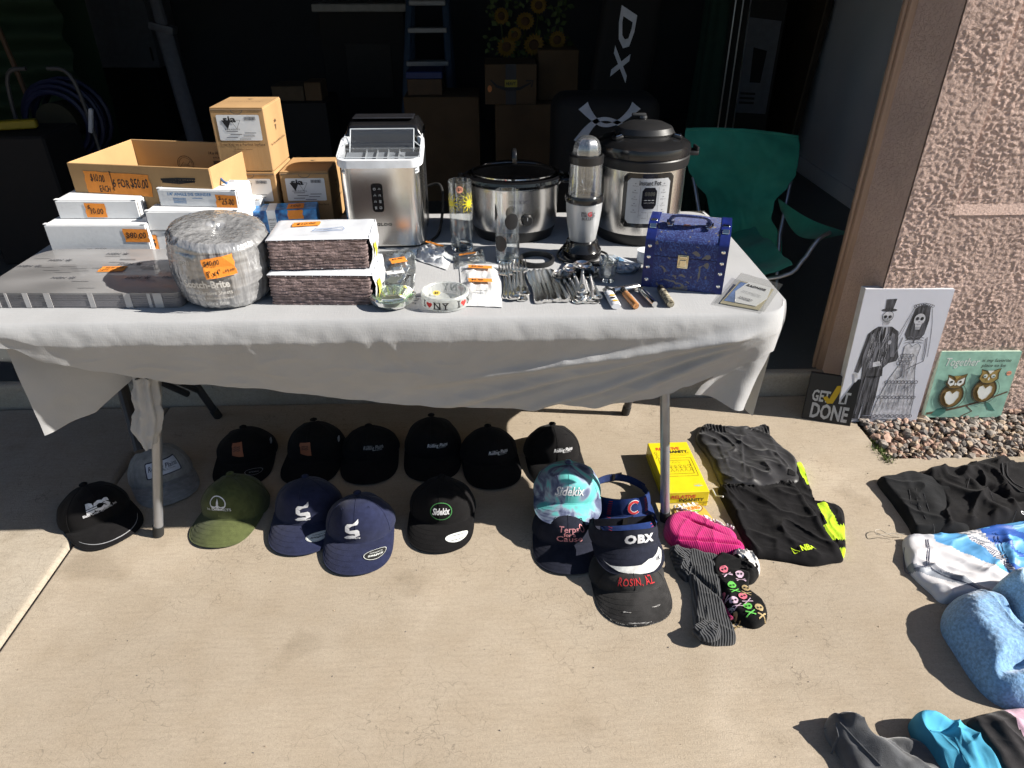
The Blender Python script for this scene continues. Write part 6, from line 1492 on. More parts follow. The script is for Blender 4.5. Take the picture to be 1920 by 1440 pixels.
# ---- socks
def rib_mat(name, col, dirx=0., sc=260, amt=.8, var=.1):
    m = bpy.data.materials.new(name); m.use_nodes = True; nt = m.node_tree; N = nt.nodes; L = nt.links
    p = N['Principled BSDF']; p.inputs['Roughness'].default_value = .95; p.inputs['Sheen Weight'].default_value = .3; p.inputs['Specular IOR Level'].default_value = .2
    tc = N.new('ShaderNodeTexCoord'); mp = N.new('ShaderNodeMapping'); mp.inputs['Rotation'].default_value = (0,0,dirx); L.new(tc.outputs['Object'], mp.inputs[0])
    wv_ = N.new('ShaderNodeTexWave'); wv_.inputs['Scale'].default_value = sc/6.28; wv_.inputs['Distortion'].default_value = .8; wv_.inputs['Detail'].default_value = 1; L.new(mp.outputs[0], wv_.inputs[0])
    r = N.new('ShaderNodeValToRGB'); e = r.color_ramp.elements; e[0].color = (*[c*(1-var*2) for c in col], 1); e[1].color = (*[min(1, c*(1+var)) for c in col], 1); L.new(wv_.outputs[0], r.inputs[0]); L.new(r.outputs[0], p.inputs['Base Color'])
    bp = N.new('ShaderNodeBump'); bp.inputs['Strength'].default_value = amt; bp.inputs['Distance'].default_value = .002; L.new(wv_.outputs[0], bp.inputs['Height']); L.new(bp.outputs[0], p.inputs['Normal']); return m
PINK = rib_mat('magenta_rib_knit', (.50,.012,.15), .5, 420, .5, .06); GRIB = rib_mat('charcoal_rib_knit', (.042,.044,.048), .12, 300, .9, .35); GRIB2 = rib_mat('charcoal_rib_knit_b', (.05,.052,.057), -.5, 300, .9, .35)
BSK = fabric('black_sock_knit', (.007,.007,.0075), bs=900, sheen=.05)
pl = Pile([(1372,1042),(1398,1040),(1419,1054),(1424,1076),(1410,1096),(1388,1092),(1370,1070)], .034, rim=.03, wr=.006, ws=40, seed=2)
A_s = line_side((1385,1062), (1424,1082)); t = garment('fuzzy_sock', 'balled black and white fuzzy sock behind the skull sock', 'sock', pl, [BSK, fabric('white_fuzz', (.62,.61,.60), bump=1, bs=300)], 'knit', lambda x, y: 1 if A_s(x, y) > 0 and noise.noise(Vector((x*60, y*60, 1))) < .35 else 0)
pl = Pile([(1256,1030),(1285,1034),(1305,1046),(1300,1080),(1288,1092),(1274,1082),(1262,1060)], .026, rim=.025, wr=.006, ws=30, seed=3); t = garment('charcoal_sock', 'short charcoal sock cuff tucked below the magenta sock', 'sock', pl, GRIB2, 'knit')
fold = lambda x, y, e: -.010*math.exp(-(((x-gp(1335,1120).x)+(y-gp(1335,1120).y)*.55)/.006)**2)
pl = Pile([(1290,1038),(1318,1042),(1346,1050),(1350,1085),(1352,1110),(1358,1140),(1366,1172),(1379,1206),(1352,1212),(1326,1210),(1306,1196),(1298,1160),(1296,1110),(1288,1080)], .028, rim=.024, wr=.003, ws=22, seed=4, extra=fold)
t = garment('charcoal_sock', 'long charcoal ribbed sock stretched across the concrete', 'sock', pl, GRIB, 'knit')
pl2 = Pile([(1300,1176),(1322,1166),(1345,1172),(1352,1192),(1338,1204),(1314,1202),(1300,1190)], .016, z0=.026, rim=.016, wr=.004, ws=40, seed=8); pl2.mesh('rolled_toe', GRIB2, t, 20, None, pl.org)
pl = Pile([(1250,978),(1276,968),(1304,974),(1338,990),(1368,1002),(1380,1012),(1384,1026),(1396,1036),(1388,1046),(1352,1046),(1318,1042),(1284,1034),(1258,1024),(1244,1004)], .036, rim=.026, wr=.0022, ws=16, seed=5, extra=lambda x, y, e: -.014*math.exp(-((((x-gp(1312,1000).x)*.75+(y-gp(1312,1000).y))/.0045)**2))*math.exp(-(((x-gp(1312,1000).x)/.035)**2))-.012*math.exp(-((((x-gp(1320,1030).x)*.18+(y-gp(1320,1030).y))/.004)**2)))
t = garment('magenta_sock', 'bright magenta knitted sock folded flat', 'sock', pl, PINK, 'knit')
b = MB(); rg2 = random.Random(2)
for k in range(90):
    P = gp(1262+120*rg2.random()**1, 0, 0) if False else None
    u = rg2.random(); P = gp(1262+112*u, 966+42*u); P.z = .022+.012*rg2.random(); P.y += .01; b.rbox(P-pl.org, (.007*rg2.uniform(.5,1),.006,.006), .002, 1, euler(rg2.random()*3, rg2.random()*3, rg2.random()*3))
b.build('white_fuzz_lining', fabric('white_fuzz', (.62,.61,.60)), t)
pl = Pile([(1344,1047),(1372,1052),(1402,1062),(1404,1088),(1404,1110),(1414,1126),(1430,1144),(1438,1158),(1432,1172),(1414,1180),(1392,1174),(1372,1162),(1358,1140),(1346,1112),(1332,1086),(1330,1066)], .032, rim=.022, wr=.004, ws=16, seed=6)
edge_s = line_side((1340,1050), (1352,1128)); t = garment('skull_sock', 'black ankle sock patterned with coloured skulls', 'sock', pl, BSK, 'knit')
MAG = fabric('magenta_edge', (.30,.015,.09)); org = pl.org
b = MB(); pts = [gp(*p) for p in catmull([(1341,1048,0),(1331,1068,0),(1333,1088,0),(1347,1114,0),(1359,1142,0),(1372,1160,0)], 6, False)] if False else None
ee = [Vector(v) for v in catmull([(1343,1048,0),(1331,1068,0),(1333,1088,0),(1347,1114,0),(1358,1140,0),(1372,1161,0)], 6, False)]
b.tube([Vector((gp(v.x, v.y, .012).x, gp(v.x, v.y, .012).y, .014))-org for v in ee], .0045, 8); b.build('magenta_seam', MAG, t)
def skull(s_=1.): return join2d(poly2d(ell2d(0,.004*s_,.0075*s_,.0068*s_,16)), poly2d(rrect(.008*s_,.007*s_,.002*s_)), ), join2d(stroke2d([(-.008*s_,-.006*s_),(.008*s_,-.013*s_)], .0018*s_), stroke2d([(.008*s_,-.006*s_),(-.008*s_,-.013*s_)], .0018*s_)), join2d(poly2d(ell2d(-.0028*s_,.003*s_,.0018*s_,.002*s_,8)), poly2d(ell2d(.0028*s_,.003*s_,.0018*s_,.002*s_,8)))
SK = [M('skull_pink', (.68,.16,.22), .8), M('skull_green', (.12,.48,.08), .8), M('skull_lilac', (.58,.42,.52), .8), M('skull_tan', (.35,.26,.13), .8)]
for (px, py, ci, ro) in ((1358,1075,0,.2), (1386,1085,2,-.1), (1373,1105,1,.1), (1354,1117,0,.2), (1394,1126,0,.3), (1377,1133,2,.2), (1402,1146,1,.1), (1378,1156,3,.4), (1398,1110,3,-.3), (1424,1148,3,.2)):
    hd, bn, ey = skull(1.5)
    gmark('skull_print', hd, pl, (px, py), SK[ci], t, ro, .0024); gmark('crossbones_print', bn, pl, (px, py), SK[2 if ci in (0,2) else ci], t, ro, .0027); gmark('skull_eyes', ey, pl, (px, py), INK, t, ro, .0034)
gmark('lettering', text2d('FORMFIT', .030, .006, bold=.02), pl, (1367,1138), INKW, t, -1.0, .0014)
# ---- shorts
SAT = M('black_satin', (.012,.0115,.014), .44, var=.2, vs=20, spec=.4, sheen=.2, bump=.06, bs=900); LIME = fabric('lime_panel', (.42,.62,.02)); JER = fabric('black_jersey', (.0075,.007,.008), bs=900, sheen=.05)
pl = Pile([(1470,900),(1497,868),(1508,895),(1520,938),(1552,944),(1580,958),(1584,1000),(1582,1046),(1552,1052),(1512,1020),(1484,960)], .012, rim=.02, wr=.004, ws=16, seed=12)
s1 = line_side((1545,1010), (1590,1000)); s2 = line_side((1545,1030), (1590,1018)); s3 = line_side((1545,1000), (1590,984))
b1 = line_side((1530,950), (1560,1010)); b2 = line_side((1548,948), (1575,1000))
def lm(x, y):
    P = Vector((x, y, 0)); a = (y-gp(1560,1050).y)
    if b1(x, y)*b2(x, y) < 0 and y < gp(1540,950).y and y > gp(1560,1006).y: return 1
    if x > gp(1552,1000).x-.01 and (gp(1565,1018).y < y < gp(1565,990).y or y < gp(1565,1034).y): return 1
    if y > gp(1505,915).y and x > gp(1497,890).x: return 1
    return 0
t = garment('athletic_shorts', 'black athletic shorts with lime green bands beneath the others', 'shorts', pl, [JER, LIME], 'fabric', lm, 40)
def gather(px0, px1, row, am=.004, fr=520, dep=.05):
    A_, B_ = gp(*px0), gp(*px1); ux = (B_-A_).normalized(); uy = Vector((-ux.y, ux.x, 0))
    def fn(x, y, e):
        d_ = Vector((x, y, 0))-A_; v = d_.dot(uy); return am*math.sin(d_.dot(ux)*fr+2*noise.noise(Vector((x*20, y*20, 1))))*(1-sstep(.0, dep, abs(v)))
    return fn
g1 = gather((1312,812), (1440,815), 0, .0030, 640, .045)
crease = [((1335,825),(1370,905),.003,.006), ((1385,830),(1394,912),.0045,.005), ((1405,825),(1480,905),.003,.008), ((1440,822),(1462,890),.003,.006)]
def creases(lst):
    L_ = [(gp(*a), gp(*c_), am, wd) for a, c_, am, wd in lst]
    def fn(x, y):
        z = 0; p = Vector((x, y, 0))
        for A_, B_, am, wd in L_:
            d_ = B_-A_; q = max(0, min(1, (p-A_).dot(d_)/d_.length_squared)); z += am*math.exp(-(((p-A_-d_*q).length)/wd)**2)*(.4+.6*math.sin(math.pi*(.1+.8*q)))
        return z
    return fn
cf = creases(crease)
pl = Pile([(1312,806),(1324,800),(1350,806),(1400,806),(1438,803),(1446,826),(1470,846),(1490,862),(1497,885),(1501,908),(1470,918),(1430,920),(1390,918),(1356,916),(1340,890),(1326,860),(1304,828)], .022, rim=.030, wr=.007, ws=10, seed=31, extra=lambda x, y, e: g1(x, y, e)+cf(x, y))
t = garment('satin_shorts', 'shiny black satin shorts with gathered waistband', 'shorts', pl, SAT, 'fabric', None, 60)
gmark('logo_patch', poly2d(rrect(.022,.026,.002)), pl, (1484,890), JER, t, -.3)
g2 = gather((1350,922), (1482,906), 0, .0034, 560, .05); cf2 = creases([((1370,950),(1400,1030),.010,.012), ((1430,945),(1470,1040),.006,.02), ((1500,940),(1560,1040),.008,.012), ((1390,1010),(1420,1045),.010,.008), ((1460,1000),(1500,1050),.006,.01)])
pl = Pile([(1346,918),(1374,913),(1410,914),(1450,910),(1482,903),(1494,920),(1510,944),(1532,972),(1556,1010),(1581,1050),(1556,1058),(1520,1063),(1480,1056),(1440,1050),(1408,1044),(1392,1014),(1376,984),(1358,950)], .018, rim=.026, wr=.006, ws=12, seed=14, extra=lambda x, y, e: g2(x, y, e)+cf2(x, y))
t = garment('jersey_shorts', 'matt black gathered shorts with small lime lettering', 'shorts', pl, JER, 'fabric', None, 60)
LI = M('lime_print', (.55,.75,.02), .7)
gmark('lettering', text2d('NBA', .042, .020, bold=.04, shear=.15), pl, (1512,1034), LI, t, .10, .0045); gmark('lettering', stroke2d([(-.006,-.010),(-.008,.010),(.008,-.010),(-.006,-.010)], .003), pl, (1490,1036), LI, t, .1)
b = MB(); A_ = gp(1336,918,.03)-pl.org; b.tube([A_, gp(1342,930,.03)-pl.org, gp(1356,931,.045)-pl.org], .0028, 8); b.build('drawcord', fabric('grey_cord', (.42,.42,.42)), t)
# ---- clothes along the right side
DEN = fabric('black_denim', (.014,.0145,.016), bs=600, var=.25, vs=14, sheen=.05); TEE = fabric('black_cotton_jersey', (.009,.0085,.0095), var=.15, sheen=.05)
pl = Pile([(1644,905),(1672,898),(1700,892),(1724,900),(1790,915),(1830,960),(1815,1000),(1760,1003),(1715,1006),(1700,985),(1672,945)], .030, rim=.022, wr=.004, ws=10, seed=21, extra=creases and (lambda f: (lambda x, y, e: f(x, y)))(creases([((1720,905),(1760,1000),.012,.03), ((1688,900),(1735,1000),.003,.01)])))
t = garment('black_jeans', 'folded black denim jeans with grey seam stitching', 'jeans', pl, DEN, 'fabric', None, 44)
b = MB(); f = pl.surf(pl.org)
for pp in (((1704,920),(1708,945),(1720,950)), ((1716,918),(1718,940),(1735,975)), ((1730,930),(1750,985),(1760,1000))):
    for q_ in range(1): b.tube([f(gp(*p, .03).x, gp(*p, .03).y, .001) for p in pp], .0008, 4)
b.build('seam_stitching', fabric('dark_grey_stitch', (.07,.07,.075)), t)
pl = Pile([(1724,897),(1748,882),(1782,884),(1806,878),(1846,868),(1880,868),(1900,878),(1960,872),(2040,900),(2040,990),(1960,985),(1900,985),(1860,994),(1800,1000),(1752,1000),(1762,960),(1736,920)], .034, rim=.034, wr=.010, ws=9, seed=22, center=(1850,935), extra=(lambda f: (lambda x, y, e: f(x, y)))(creases([((1800,890),(1830,950),.014,.015), ((1760,920),(1890,985),.010,.012), ((1815,915),(1900,955),-.018,.014)])))
t = garment('black_shirt', 'crumpled black cotton T-shirt lying over the jeans', 'shirt', pl, TEE, 'fabric', None, 44)
b = MB(); f = pl.surf(pl.org); P = lambda a, c_: f(gp(a, c_, .035).x, gp(a, c_, .035).y, .0014)
b.tube([P(1876,875),P(1880,895),P(1892,912),P(1912,925),P(1940,930)], .0028, 6); b.tube([P(1884,874),P(1889,893),P(1900,908),P(1916,917),P(1940,922)], .0018, 6); b.build('neck_ribbing', fabric('charcoal_rib', (.03,.03,.032)), t)
b = MB(); b.tube([P(1805,897),P(1815,903),P(1812,918),P(1802,916)], .0007, 4); b.tube([P(1850,918),P(1862,940),P(1866,950)], .0007, 4); b.tube([P(1895,952),P(1904,962),P(1900,980)], .0007, 4); b.build('seam_stitching', fabric('dark_grey_stitch', (.07,.07,.075)), t)
gmark('lettering', text2d('CALI', .03, .007, bold=.03), pl, (1922,966), INKW, t, -.2)
# board shorts
WHF = M('white_swim_fabric', (.58,.57,.59), .5, var=.05, vs=20, sheen=.2); CYA = M('sky_blue_swim', (.10,.33,.62), .5, var=.2, vs=10); ROY = M('royal_swim', (.02,.09,.38), .5, var=.15); GRS = M('grey_stripe_swim', (.22,.24,.28), .5, var=.15); NVS = M('navy_swim', (.03,.04,.10), .5)
l1 = line_side((1690,1062), (1890,1120)); l2 = line_side((1745,1025), (1890,1088)); l3 = line_side((1745,1013), (1830,1008)); l4 = line_side((1755,1022), (1900,1110)); l5 = line_side((1800,1015), (1880,1075)); l6 = line_side((1890,1010), (1880,1130)); l7 = line_side((1715,1082),(1850,1130)); l8 = line_side((1715,1070),(1855,1118)); l9 = line_side((1790,1010),(1900,1065))
def bsm(x, y):
    P = Vector((x, y, 0))
    if x > gp(1886,1070).x: return 3 if noise.noise(Vector((x*18, y*18, 3))) > -.05 else 2
    if l9(x, y) > 0: return 4 if math.sin((x*.9+y)*190) > .2 else (1 if math.sin(x*60+y*25) > -.3 else 0)
    if l5(x, y) > 0 and l9(x, y) <= 0: return 0 if math.sin((x+y*2)*400) > -.2 else 5
    if l2(x, y) > 0 and x > gp(1752,1030).x: return 2
    if l3(x, y) > 0 and x > gp(1735,1016).x: return 3
    if l8(x, y) < 0 and l7(x, y) > 0: return 4
    return 0
pl = Pile([(1692,1016),(1715,1012),(1745,1008),(1790,1004),(1850,994),(1920,984),(2020,980),(2040,1060),(2000,1130),(1920,1128),(1850,1130),(1800,1128),(1766,1132),(1742,1112),(1716,1088),(1700,1066)], .024, rim=.024, wr=.006, ws=11, seed=23, center=(1850,1060), extra=(lambda f: (lambda x, y, e: f(x, y)))(creases([((1720,1062),(1850,1128),.010,.008), ((1770,1050),(1900,1110),.008,.014), ((1880,1010),(1900,1100),.010,.01)])))
t = garment('board_shorts', 'blue, white and grey patterned board shorts', 'shorts', pl, [WHF, WHF, CYA, ROY, GRS, NVS], 'fabric', bsm, 60)
b = MB(); f = pl.surf(pl.org); P = lambda a, c_: f(gp(a, c_, .024).x, gp(a, c_, .024).y, .0012)
def run(*pp): return [P(v.x, v.y) for v in catmull([(a, c_, 0) for a, c_ in pp], 6, False)]
for q_ in (((1740,1012),(1742,1040),(1740,1062)), ((1736,1012),(1738,1040),(1736,1062)), ((1698,1020),(1700,1050),(1706,1064),(1738,1063)), ((1860,1002),(1872,1030),(1885,1060),(1905,1090)), ((1866,1000),(1878,1028),(1891,1058),(1911,1088)), ((1742,1065),(1790,1090),(1850,1116))): b = MB(); b.tube(run(*q_), .0009, 4); b.build('contrast_stitching', NVS, t)
b = MB(); b.tube([Vector((gp(v.x, v.y).x, gp(v.x, v.y).y, .004+.02*k/18))-pl.org for k, v in enumerate(catmull([(1690,1008,0),(1668,1007,0),(1648,998,0),(1638,1002,0),(1645,1012,0),(1666,1010,0),(1692,1013,0)], 3, False))], .0011, 6); b.build('drawcord', fabric('beige_cord', (.45,.40,.33)), t)
# fleece blanket
FLE = M('light_blue_fleece', (.19,.35,.56), .95, var=.25, vs=150, bump=.8, bs=200, sheen=.5, spec=.1)
cfl = creases([((1860,1290),(1920,1265),-.04,.02), ((1850,1160),(1905,1230),-.02,.02), ((1800,1140),(1870,1300),.010,.04), ((1845,1275),(1850,1310),.012,.014)])
pl = Pile([(1768,1150),(1790,1134),(1830,1130),(1862,1140),(1885,1170),(1920,1196),(1990,1200),(2060,1260),(2040,1340),(1980,1345),(1920,1338),(1876,1326),(1844,1304),(1816,1270),(1788,1226),(1764,1184)], .085, rim=.075, wr=.008, ws=5, seed=24, center=(1880,1240), n=26, extra=lambda x, y, e: cfl(x, y)+.0016*noise.noise(Vector((x*80, y*80, 2))))
t = garment('fleece_blanket', 'rolled light blue fleece blanket', 'blanket', pl, FLE, 'fleece', None, 110)
pl2 = Pile([(1848,1128),(1868,1108),(1896,1104),(1930,1112),(2000,1130),(2010,1180),(1940,1200),(1900,1180),(1872,1152)], .11, rim=.05, wr=.012, ws=9, seed=25); pl2.mesh('folded_end', M('pale_fleece_lining', (.32,.48,.62), .95, var=.25, vs=220, bump=1., bs=240, sheen=.5), t, 34, None, pl.org)
# trousers, dyed shirt and leggings in the corner
VEL = M('grey_velour', (.065,.068,.075), .9, var=.25, vs=30, bump=.4, bs=500, sheen=.5); 
cfv = creases([((1560,1360),(1690,1450),.03,.03), ((1640,1400),(1720,1440),-.02,.02), ((1560,1350),(1575,1380),-.016,.010)])
pl = Pile([(1545,1362),(1556,1348),(1578,1350),(1592,1368),(1620,1390),(1680,1388),(1720,1398),(1760,1430),(1780,1500),(1700,1560),(1640,1540),(1600,1480),(1575,1425),(1550,1388)], .036, rim=.035, wr=.010, ws=9, seed=26, center=(1655,1450), extra=lambda x, y, e: cfv(x, y))
t = garment('velour_trousers', 'grey velour trousers with a rolled leg end', 'trousers', pl, VEL, 'fabric', None, 44)
b = MB(); f = pl.surf(pl.org); P = lambda a, c_: f(gp(a, c_, .035).x, gp(a, c_, .035).y, .0012)
b.tube([P(1552,1352),P(1566,1362),P(1572,1380),P(1566,1396)], .0022, 6); b.build('leg_hem', VEL, t)
b = MB(); b.tube([P(1572,1362),P(1610,1400),P(1650,1440)], .0014, 5); b.build('side_seam', VEL, t)
DYE = M('aqua_dyed_cotton', (.03,.26,.42), .9, var=.4, vs=9, bump=.2, bs=500, col2=(.07,.36,.55)); cfd = creases([((1715,1360),(1780,1360),.02,.015), ((1790,1400),(1820,1460),.014,.012), ((1730,1390),(1800,1380),-.012,.012)])
pl = Pile([(1702,1362),(1714,1350),(1738,1350),(1770,1360),(1800,1366),(1830,1390),(1870,1440),(1890,1540),(1800,1560),(1760,1480),(1735,1430),(1712,1392)], .038, rim=.032, wr=.011, ws=9, seed=27, center=(1790,1450), extra=lambda x, y, e: cfd(x, y))
t = garment('dyed_shirt', 'aqua blue dyed cotton shirt bunched beside the trousers', 'shirt', pl, DYE, 'fabric', None, 44)
b = MB(); f = pl.surf(pl.org); P = lambda a, c_: f(gp(a, c_, .035).x, gp(a, c_, .035).y, .0012)
b.tube([P(1706,1372),P(1722,1382),P(1742,1378),P(1766,1368)], .0022, 6); b.build('sleeve_hem', DYE, t)
b = MB(); b.tube([P(1786,1392),P(1796,1420),P(1812,1450)], .0018, 5); b.build('shirt_seam', DYE, t)
lg = line_side((1872,1336), (1925,1420)); pl = Pile([(1812,1356),(1840,1346),(1876,1336),(1930,1334),(2020,1340),(2060,1440),(2040,1560),(1930,1560),(1880,1480),(1850,1420),(1828,1385)], .028, rim=.026, wr=.007, ws=9, seed=28, center=(1930,1440), extra=(lambda f: (lambda x, y, e: f(x, y)))(creases([((1850,1360),(1920,1450),.010,.014), ((1875,1350),(1930,1400),.008,.01)])))
t = garment('leggings', 'dark grey leggings with a pale pink side panel', 'leggings', pl, [fabric('dark_stretch', (.028,.026,.028)), fabric('pale_pink_panel', (.55,.36,.44))], 'fabric', lambda x, y: 1 if lg(x, y) > 0 else 0, 44)

# ---- pictures leaning on the wall
def lean_panel(name, label, cat, BL, BR, h, th, lean, mat, side, z0=0):
    A_ = gp(*BL, z0); B_ = gp(*BR, z0); w = (B_-A_).length; yw = math.atan2(B_.y-A_.y, B_.x-A_.x)
    t = thing(name, label, cat, (A_+B_)/2, yw); t.rotation_euler = (-lean, 0, yw)
    b = MB(); b.rbox((0,th/2,h/2), (w,th,h), .002, 1); b.build('panel', side, t)
    b = MB(); b.box((0,-.0006,h/2), (w-.001,.001,h-.001)); b.build('picture_face', mat, t)
    return t, w, front(0,-.0011,0)
CANV = M('printed_canvas_ground', (.60,.61,.68), .6, var=.04, vs=5, bump=.15, bs=700)
t, w, F = lean_panel('canvas_print', 'tall canvas print of a skeleton bride and groom', 'canvas', (1563,790), (1721,797), .505, .034, .085, CANV, M('canvas_edge', (.62,.62,.64), .7))
t.location.y = 2.085; t.location.z = .002; h = .505; t.rotation_euler = (-.075, 0, R(-2))
CH_ = [M('charcoal_print', (.022,.022,.026), .7, var=.7, vs=45, col2=(.10,.10,.115), stretch=(2.2,1,.35)), M('mid_grey_print', (.13,.13,.15), .7, var=.5, vs=50, stretch=(2.2,1,.35)), M('pale_grey_print', (.36,.36,.40), .7), M('bone_print', (.50,.50,.54), .7, var=.25, vs=60)]
k = h/.505
def pm(n, sh, m, lift=.0004, par=None): return mark(n, sh, F, CH_[m], par or t, lift)
# picture coordinates: x from centre, y from the bottom (metres), traced proportions
def U(u, v): return ((u-.525)*w*1.12, (v-.03)*h*1.04+.012)
def PP(*uv): return [U(*p) for p in uv]
# groom
hat = pm('groom_hat', join2d(poly2d(PP((.315,.900),(.42,.905),(.405,.835),(.325,.832))), poly2d([(U(.37,.828)[0]+x, U(.37,.828)[1]+y) for x, y in ell2d(0,0,.026,.006,20)])), 0)
hd = pm('groom_skull', join2d(poly2d([(U(.37,.785)[0]+x, U(.37,.785)[1]+y) for x, y in ell2d(0,0,.018,.019,20)]), poly2d(PP((.33,.765),(.41,.765),(.40,.725),(.345,.725)))), 3)
pm('skull_outline', ring2d(U(.37,.785)[0], U(.37,.785)[1], .018, .019, .0014, 24), 0, .0008, hd)
for sx in (-1, 1): pm('eye_socket', poly2d(ell2d(U(.37,0)[0]+sx*.0075, U(0,.782)[1], .0055, .006, 12)), 0, .0009, hd)
pm('teeth', join2d(*[stroke2d([(U(.345+.008*i,.75)[0], U(0,.748)[1]), (U(.345+.008*i,.75)[0], U(0,.735)[1])], .0007) for i in range(8)]), 0, .0009, hd); pm('nose_hole', poly2d(PP((.365,.772),(.375,.772),(.37,.760))), 0, .0009, hd)
jk = pm('groom_jacket', poly2d(PP((.30,.715),(.44,.715),(.52,.68),(.555,.56),(.59,.50),(.575,.47),(.50,.455),(.455,.42),(.47,.36),(.36,.34),(.25,.36),(.235,.44),(.21,.38),(.165,.39),(.185,.52),(.21,.66),(.25,.69))), 0)
pm('jacket_shading', join2d(poly2d(PP((.24,.66),(.27,.66),(.25,.50),(.23,.42),(.215,.50))), poly2d(PP((.45,.68),(.49,.66),(.52,.56),(.545,.50),(.50,.50),(.47,.58))), poly2d(PP((.30,.42),(.34,.60),(.36,.56),(.34,.42)))), 1, .0008, jk)
pm('groom_shirt', poly2d(PP((.345,.715),(.395,.715),(.41,.67),(.385,.60),(.365,.64))), 2, .0009, jk); pm('groom_tie', poly2d(PP((.362,.71),(.382,.71),(.39,.64),(.375,.60),(.36,.64))), 0, .0012, jk)
pm('lapel_lines', join2d(stroke2d(PP((.34,.715),(.33,.66),(.375,.55),(.38,.44)), .0014), stroke2d(PP((.405,.715),(.425,.67),(.385,.56)), .0014)), 2, .0013, jk); pm('boutonniere', poly2d([(U(.455,.605)[0]+x, U(0,.605)[1]+y) for x, y in ell2d(0,0,.006,.008,10)]), 2, .0013, jk)
for hp_ in (PP((.165,.385),(.20,.385),(.225,.32),(.195,.31)), PP((.335,.46),(.40,.47),(.43,.44),(.345,.425))): pm('groom_hand', poly2d(hp_), 3, .0013, jk)
tr_ = pm('groom_trousers', poly2d(PP((.25,.36),(.45,.36),(.46,.20),(.45,.06),(.345,.055),(.345,.20),(.33,.055),(.235,.055),(.245,.20))), 0)
pm('trouser_crease', join2d(stroke2d(PP((.30,.34),(.285,.07)), .003), stroke2d(PP((.40,.34),(.40,.07)), .003)), 1, .0008, tr_); pm('groom_shoes', join2d(poly2d(PP((.22,.055),(.33,.055),(.33,.03),(.215,.035))), poly2d(PP((.345,.055),(.46,.055),(.48,.032),(.345,.03)))), 0, .0005)
# bride
hr = pm('bride_hair', poly2d(PP((.63,.84),(.70,.87),(.78,.85),(.80,.76),(.79,.66),(.75,.62),(.63,.62),(.59,.66),(.61,.76))), 0)
sk = pm('bride_skull', join2d(poly2d([(U(.70,.765)[0]+x, U(0,.765)[1]+y) for x, y in ell2d(0,0,.0185,.021,20)]), poly2d(PP((.665,.735),(.735,.735),(.725,.695),(.68,.695)))), 3, .0007, hr)
for sx in (-1, 1): pm('eye_socket', poly2d(ell2d(U(.70,0)[0]+sx*.0075, U(0,.77)[1], .0058, .0065, 12)), 0, .001, hr)
pm('teeth', join2d(*[stroke2d([(U(.68+.007*i,0)[0], U(0,.715)[1]), (U(.68+.007*i,0)[0], U(0,.70)[1])], .0007) for i in range(7)]), 0, .001, hr); pm('nose_hole', poly2d(PP((.695,.752),(.705,.752),(.70,.742))), 0, .001, hr)
pm('flower_crown', join2d(*[ring2d(U(.62+.022*i,0)[0], U(0,.855+.012*math.sin(math.pi*i/8))[1], .0045, .0045, .002, 10) for i in range(9)]), 1, .001, hr)
pm('veil', join2d(stroke2d(PP((.62,.85),(.56,.72),(.50,.60),(.49,.53)), .0016), stroke2d(PP((.80,.84),(.84,.74),(.87,.62),(.89,.50)), .0016), stroke2d(PP((.61,.80),(.57,.70),(.53,.60)), .001)), 1)
pm('neck_and_ribs', join2d(stroke2d(PP((.70,.69),(.70,.60)), .006), *[stroke2d(PP((.61,.635-.018*i),(.66,.645-.018*i),(.70,.635-.018*i),(.74,.645-.018*i),(.80,.635-.018*i)), .0022) for i in range(3)]), 1, .0006)
pm('arms', join2d(stroke2d(PP((.58,.64),(.56,.56),(.53,.50)), .003), stroke2d(PP((.83,.64),(.855,.54),(.86,.47),(.75,.43),(.69,.40)), .003), stroke2d(PP((.815,.63),(.835,.54),(.84,.48)), .0018)), 1, .0006)
dr = pm('wedding_dress', poly2d(PP((.62,.575),(.66,.60),(.70,.575),(.75,.60),(.79,.575),(.78,.50),(.80,.40),(.87,.20),(.885,.04),(.70,.025),(.46,.04),(.48,.16),(.55,.34),(.63,.46))), 3, .0005)
pm('dress_outline', stroke2d(PP((.62,.575),(.66,.60),(.70,.575),(.75,.60),(.79,.575),(.78,.50),(.80,.40),(.87,.20),(.885,.04),(.70,.025),(.46,.04),(.48,.16),(.55,.34),(.63,.46)), .0015, True), 0, .0008, dr)
rows = [(.315,.53,.845), (.20,.485,.865), (.055,.455,.885)]
for v, u0, u1 in rows: pm('ruffle', join2d(*[ring2d(U(u0+(u1-u0)*i/9,0)[0], U(0,v)[1], .0062, .0058, .0024, 10) for i in range(10)]), 1, .001, dr)
pm('dress_folds', join2d(*[stroke2d(PP((.66+.012*i-.03,.40),(.50+.044*i,.07)), .0011) for i in range(9)], *[stroke2d(PP((.56+.03*i,.30),(.55+.035*i,.22)), .0022) for i in range(9)]), 2, .0009, dr)
pm('bouquet', join2d(*[ring2d(U(.60+.035*(i % 4)+.01*(i//4),0)[0], U(0,.455+.028*(i//4))[1], .006, .006, .0022, 10) for i in range(12)]), 1, .0012, dr); pm('bouquet_stems', join2d(stroke2d(PP((.66,.44),(.67,.36),(.63,.34)), .004), stroke2d(PP((.68,.44),(.70,.35)), .003)), 1, .0012, dr)
rh = random.Random(12)
def hatch(nm, n, u0, u1, v0, v1, L_, m_, par, lift, sl=0):
    pm(nm, join2d(*[stroke2d(PP((a_, c_), (a_+sl*L_, c_+L_)), [.0003, .0011, .0003][:2]) for a_, c_ in [(rh.uniform(u0, u1), rh.uniform(v0, v1)) for _ in range(n)]]), m_, lift, par)
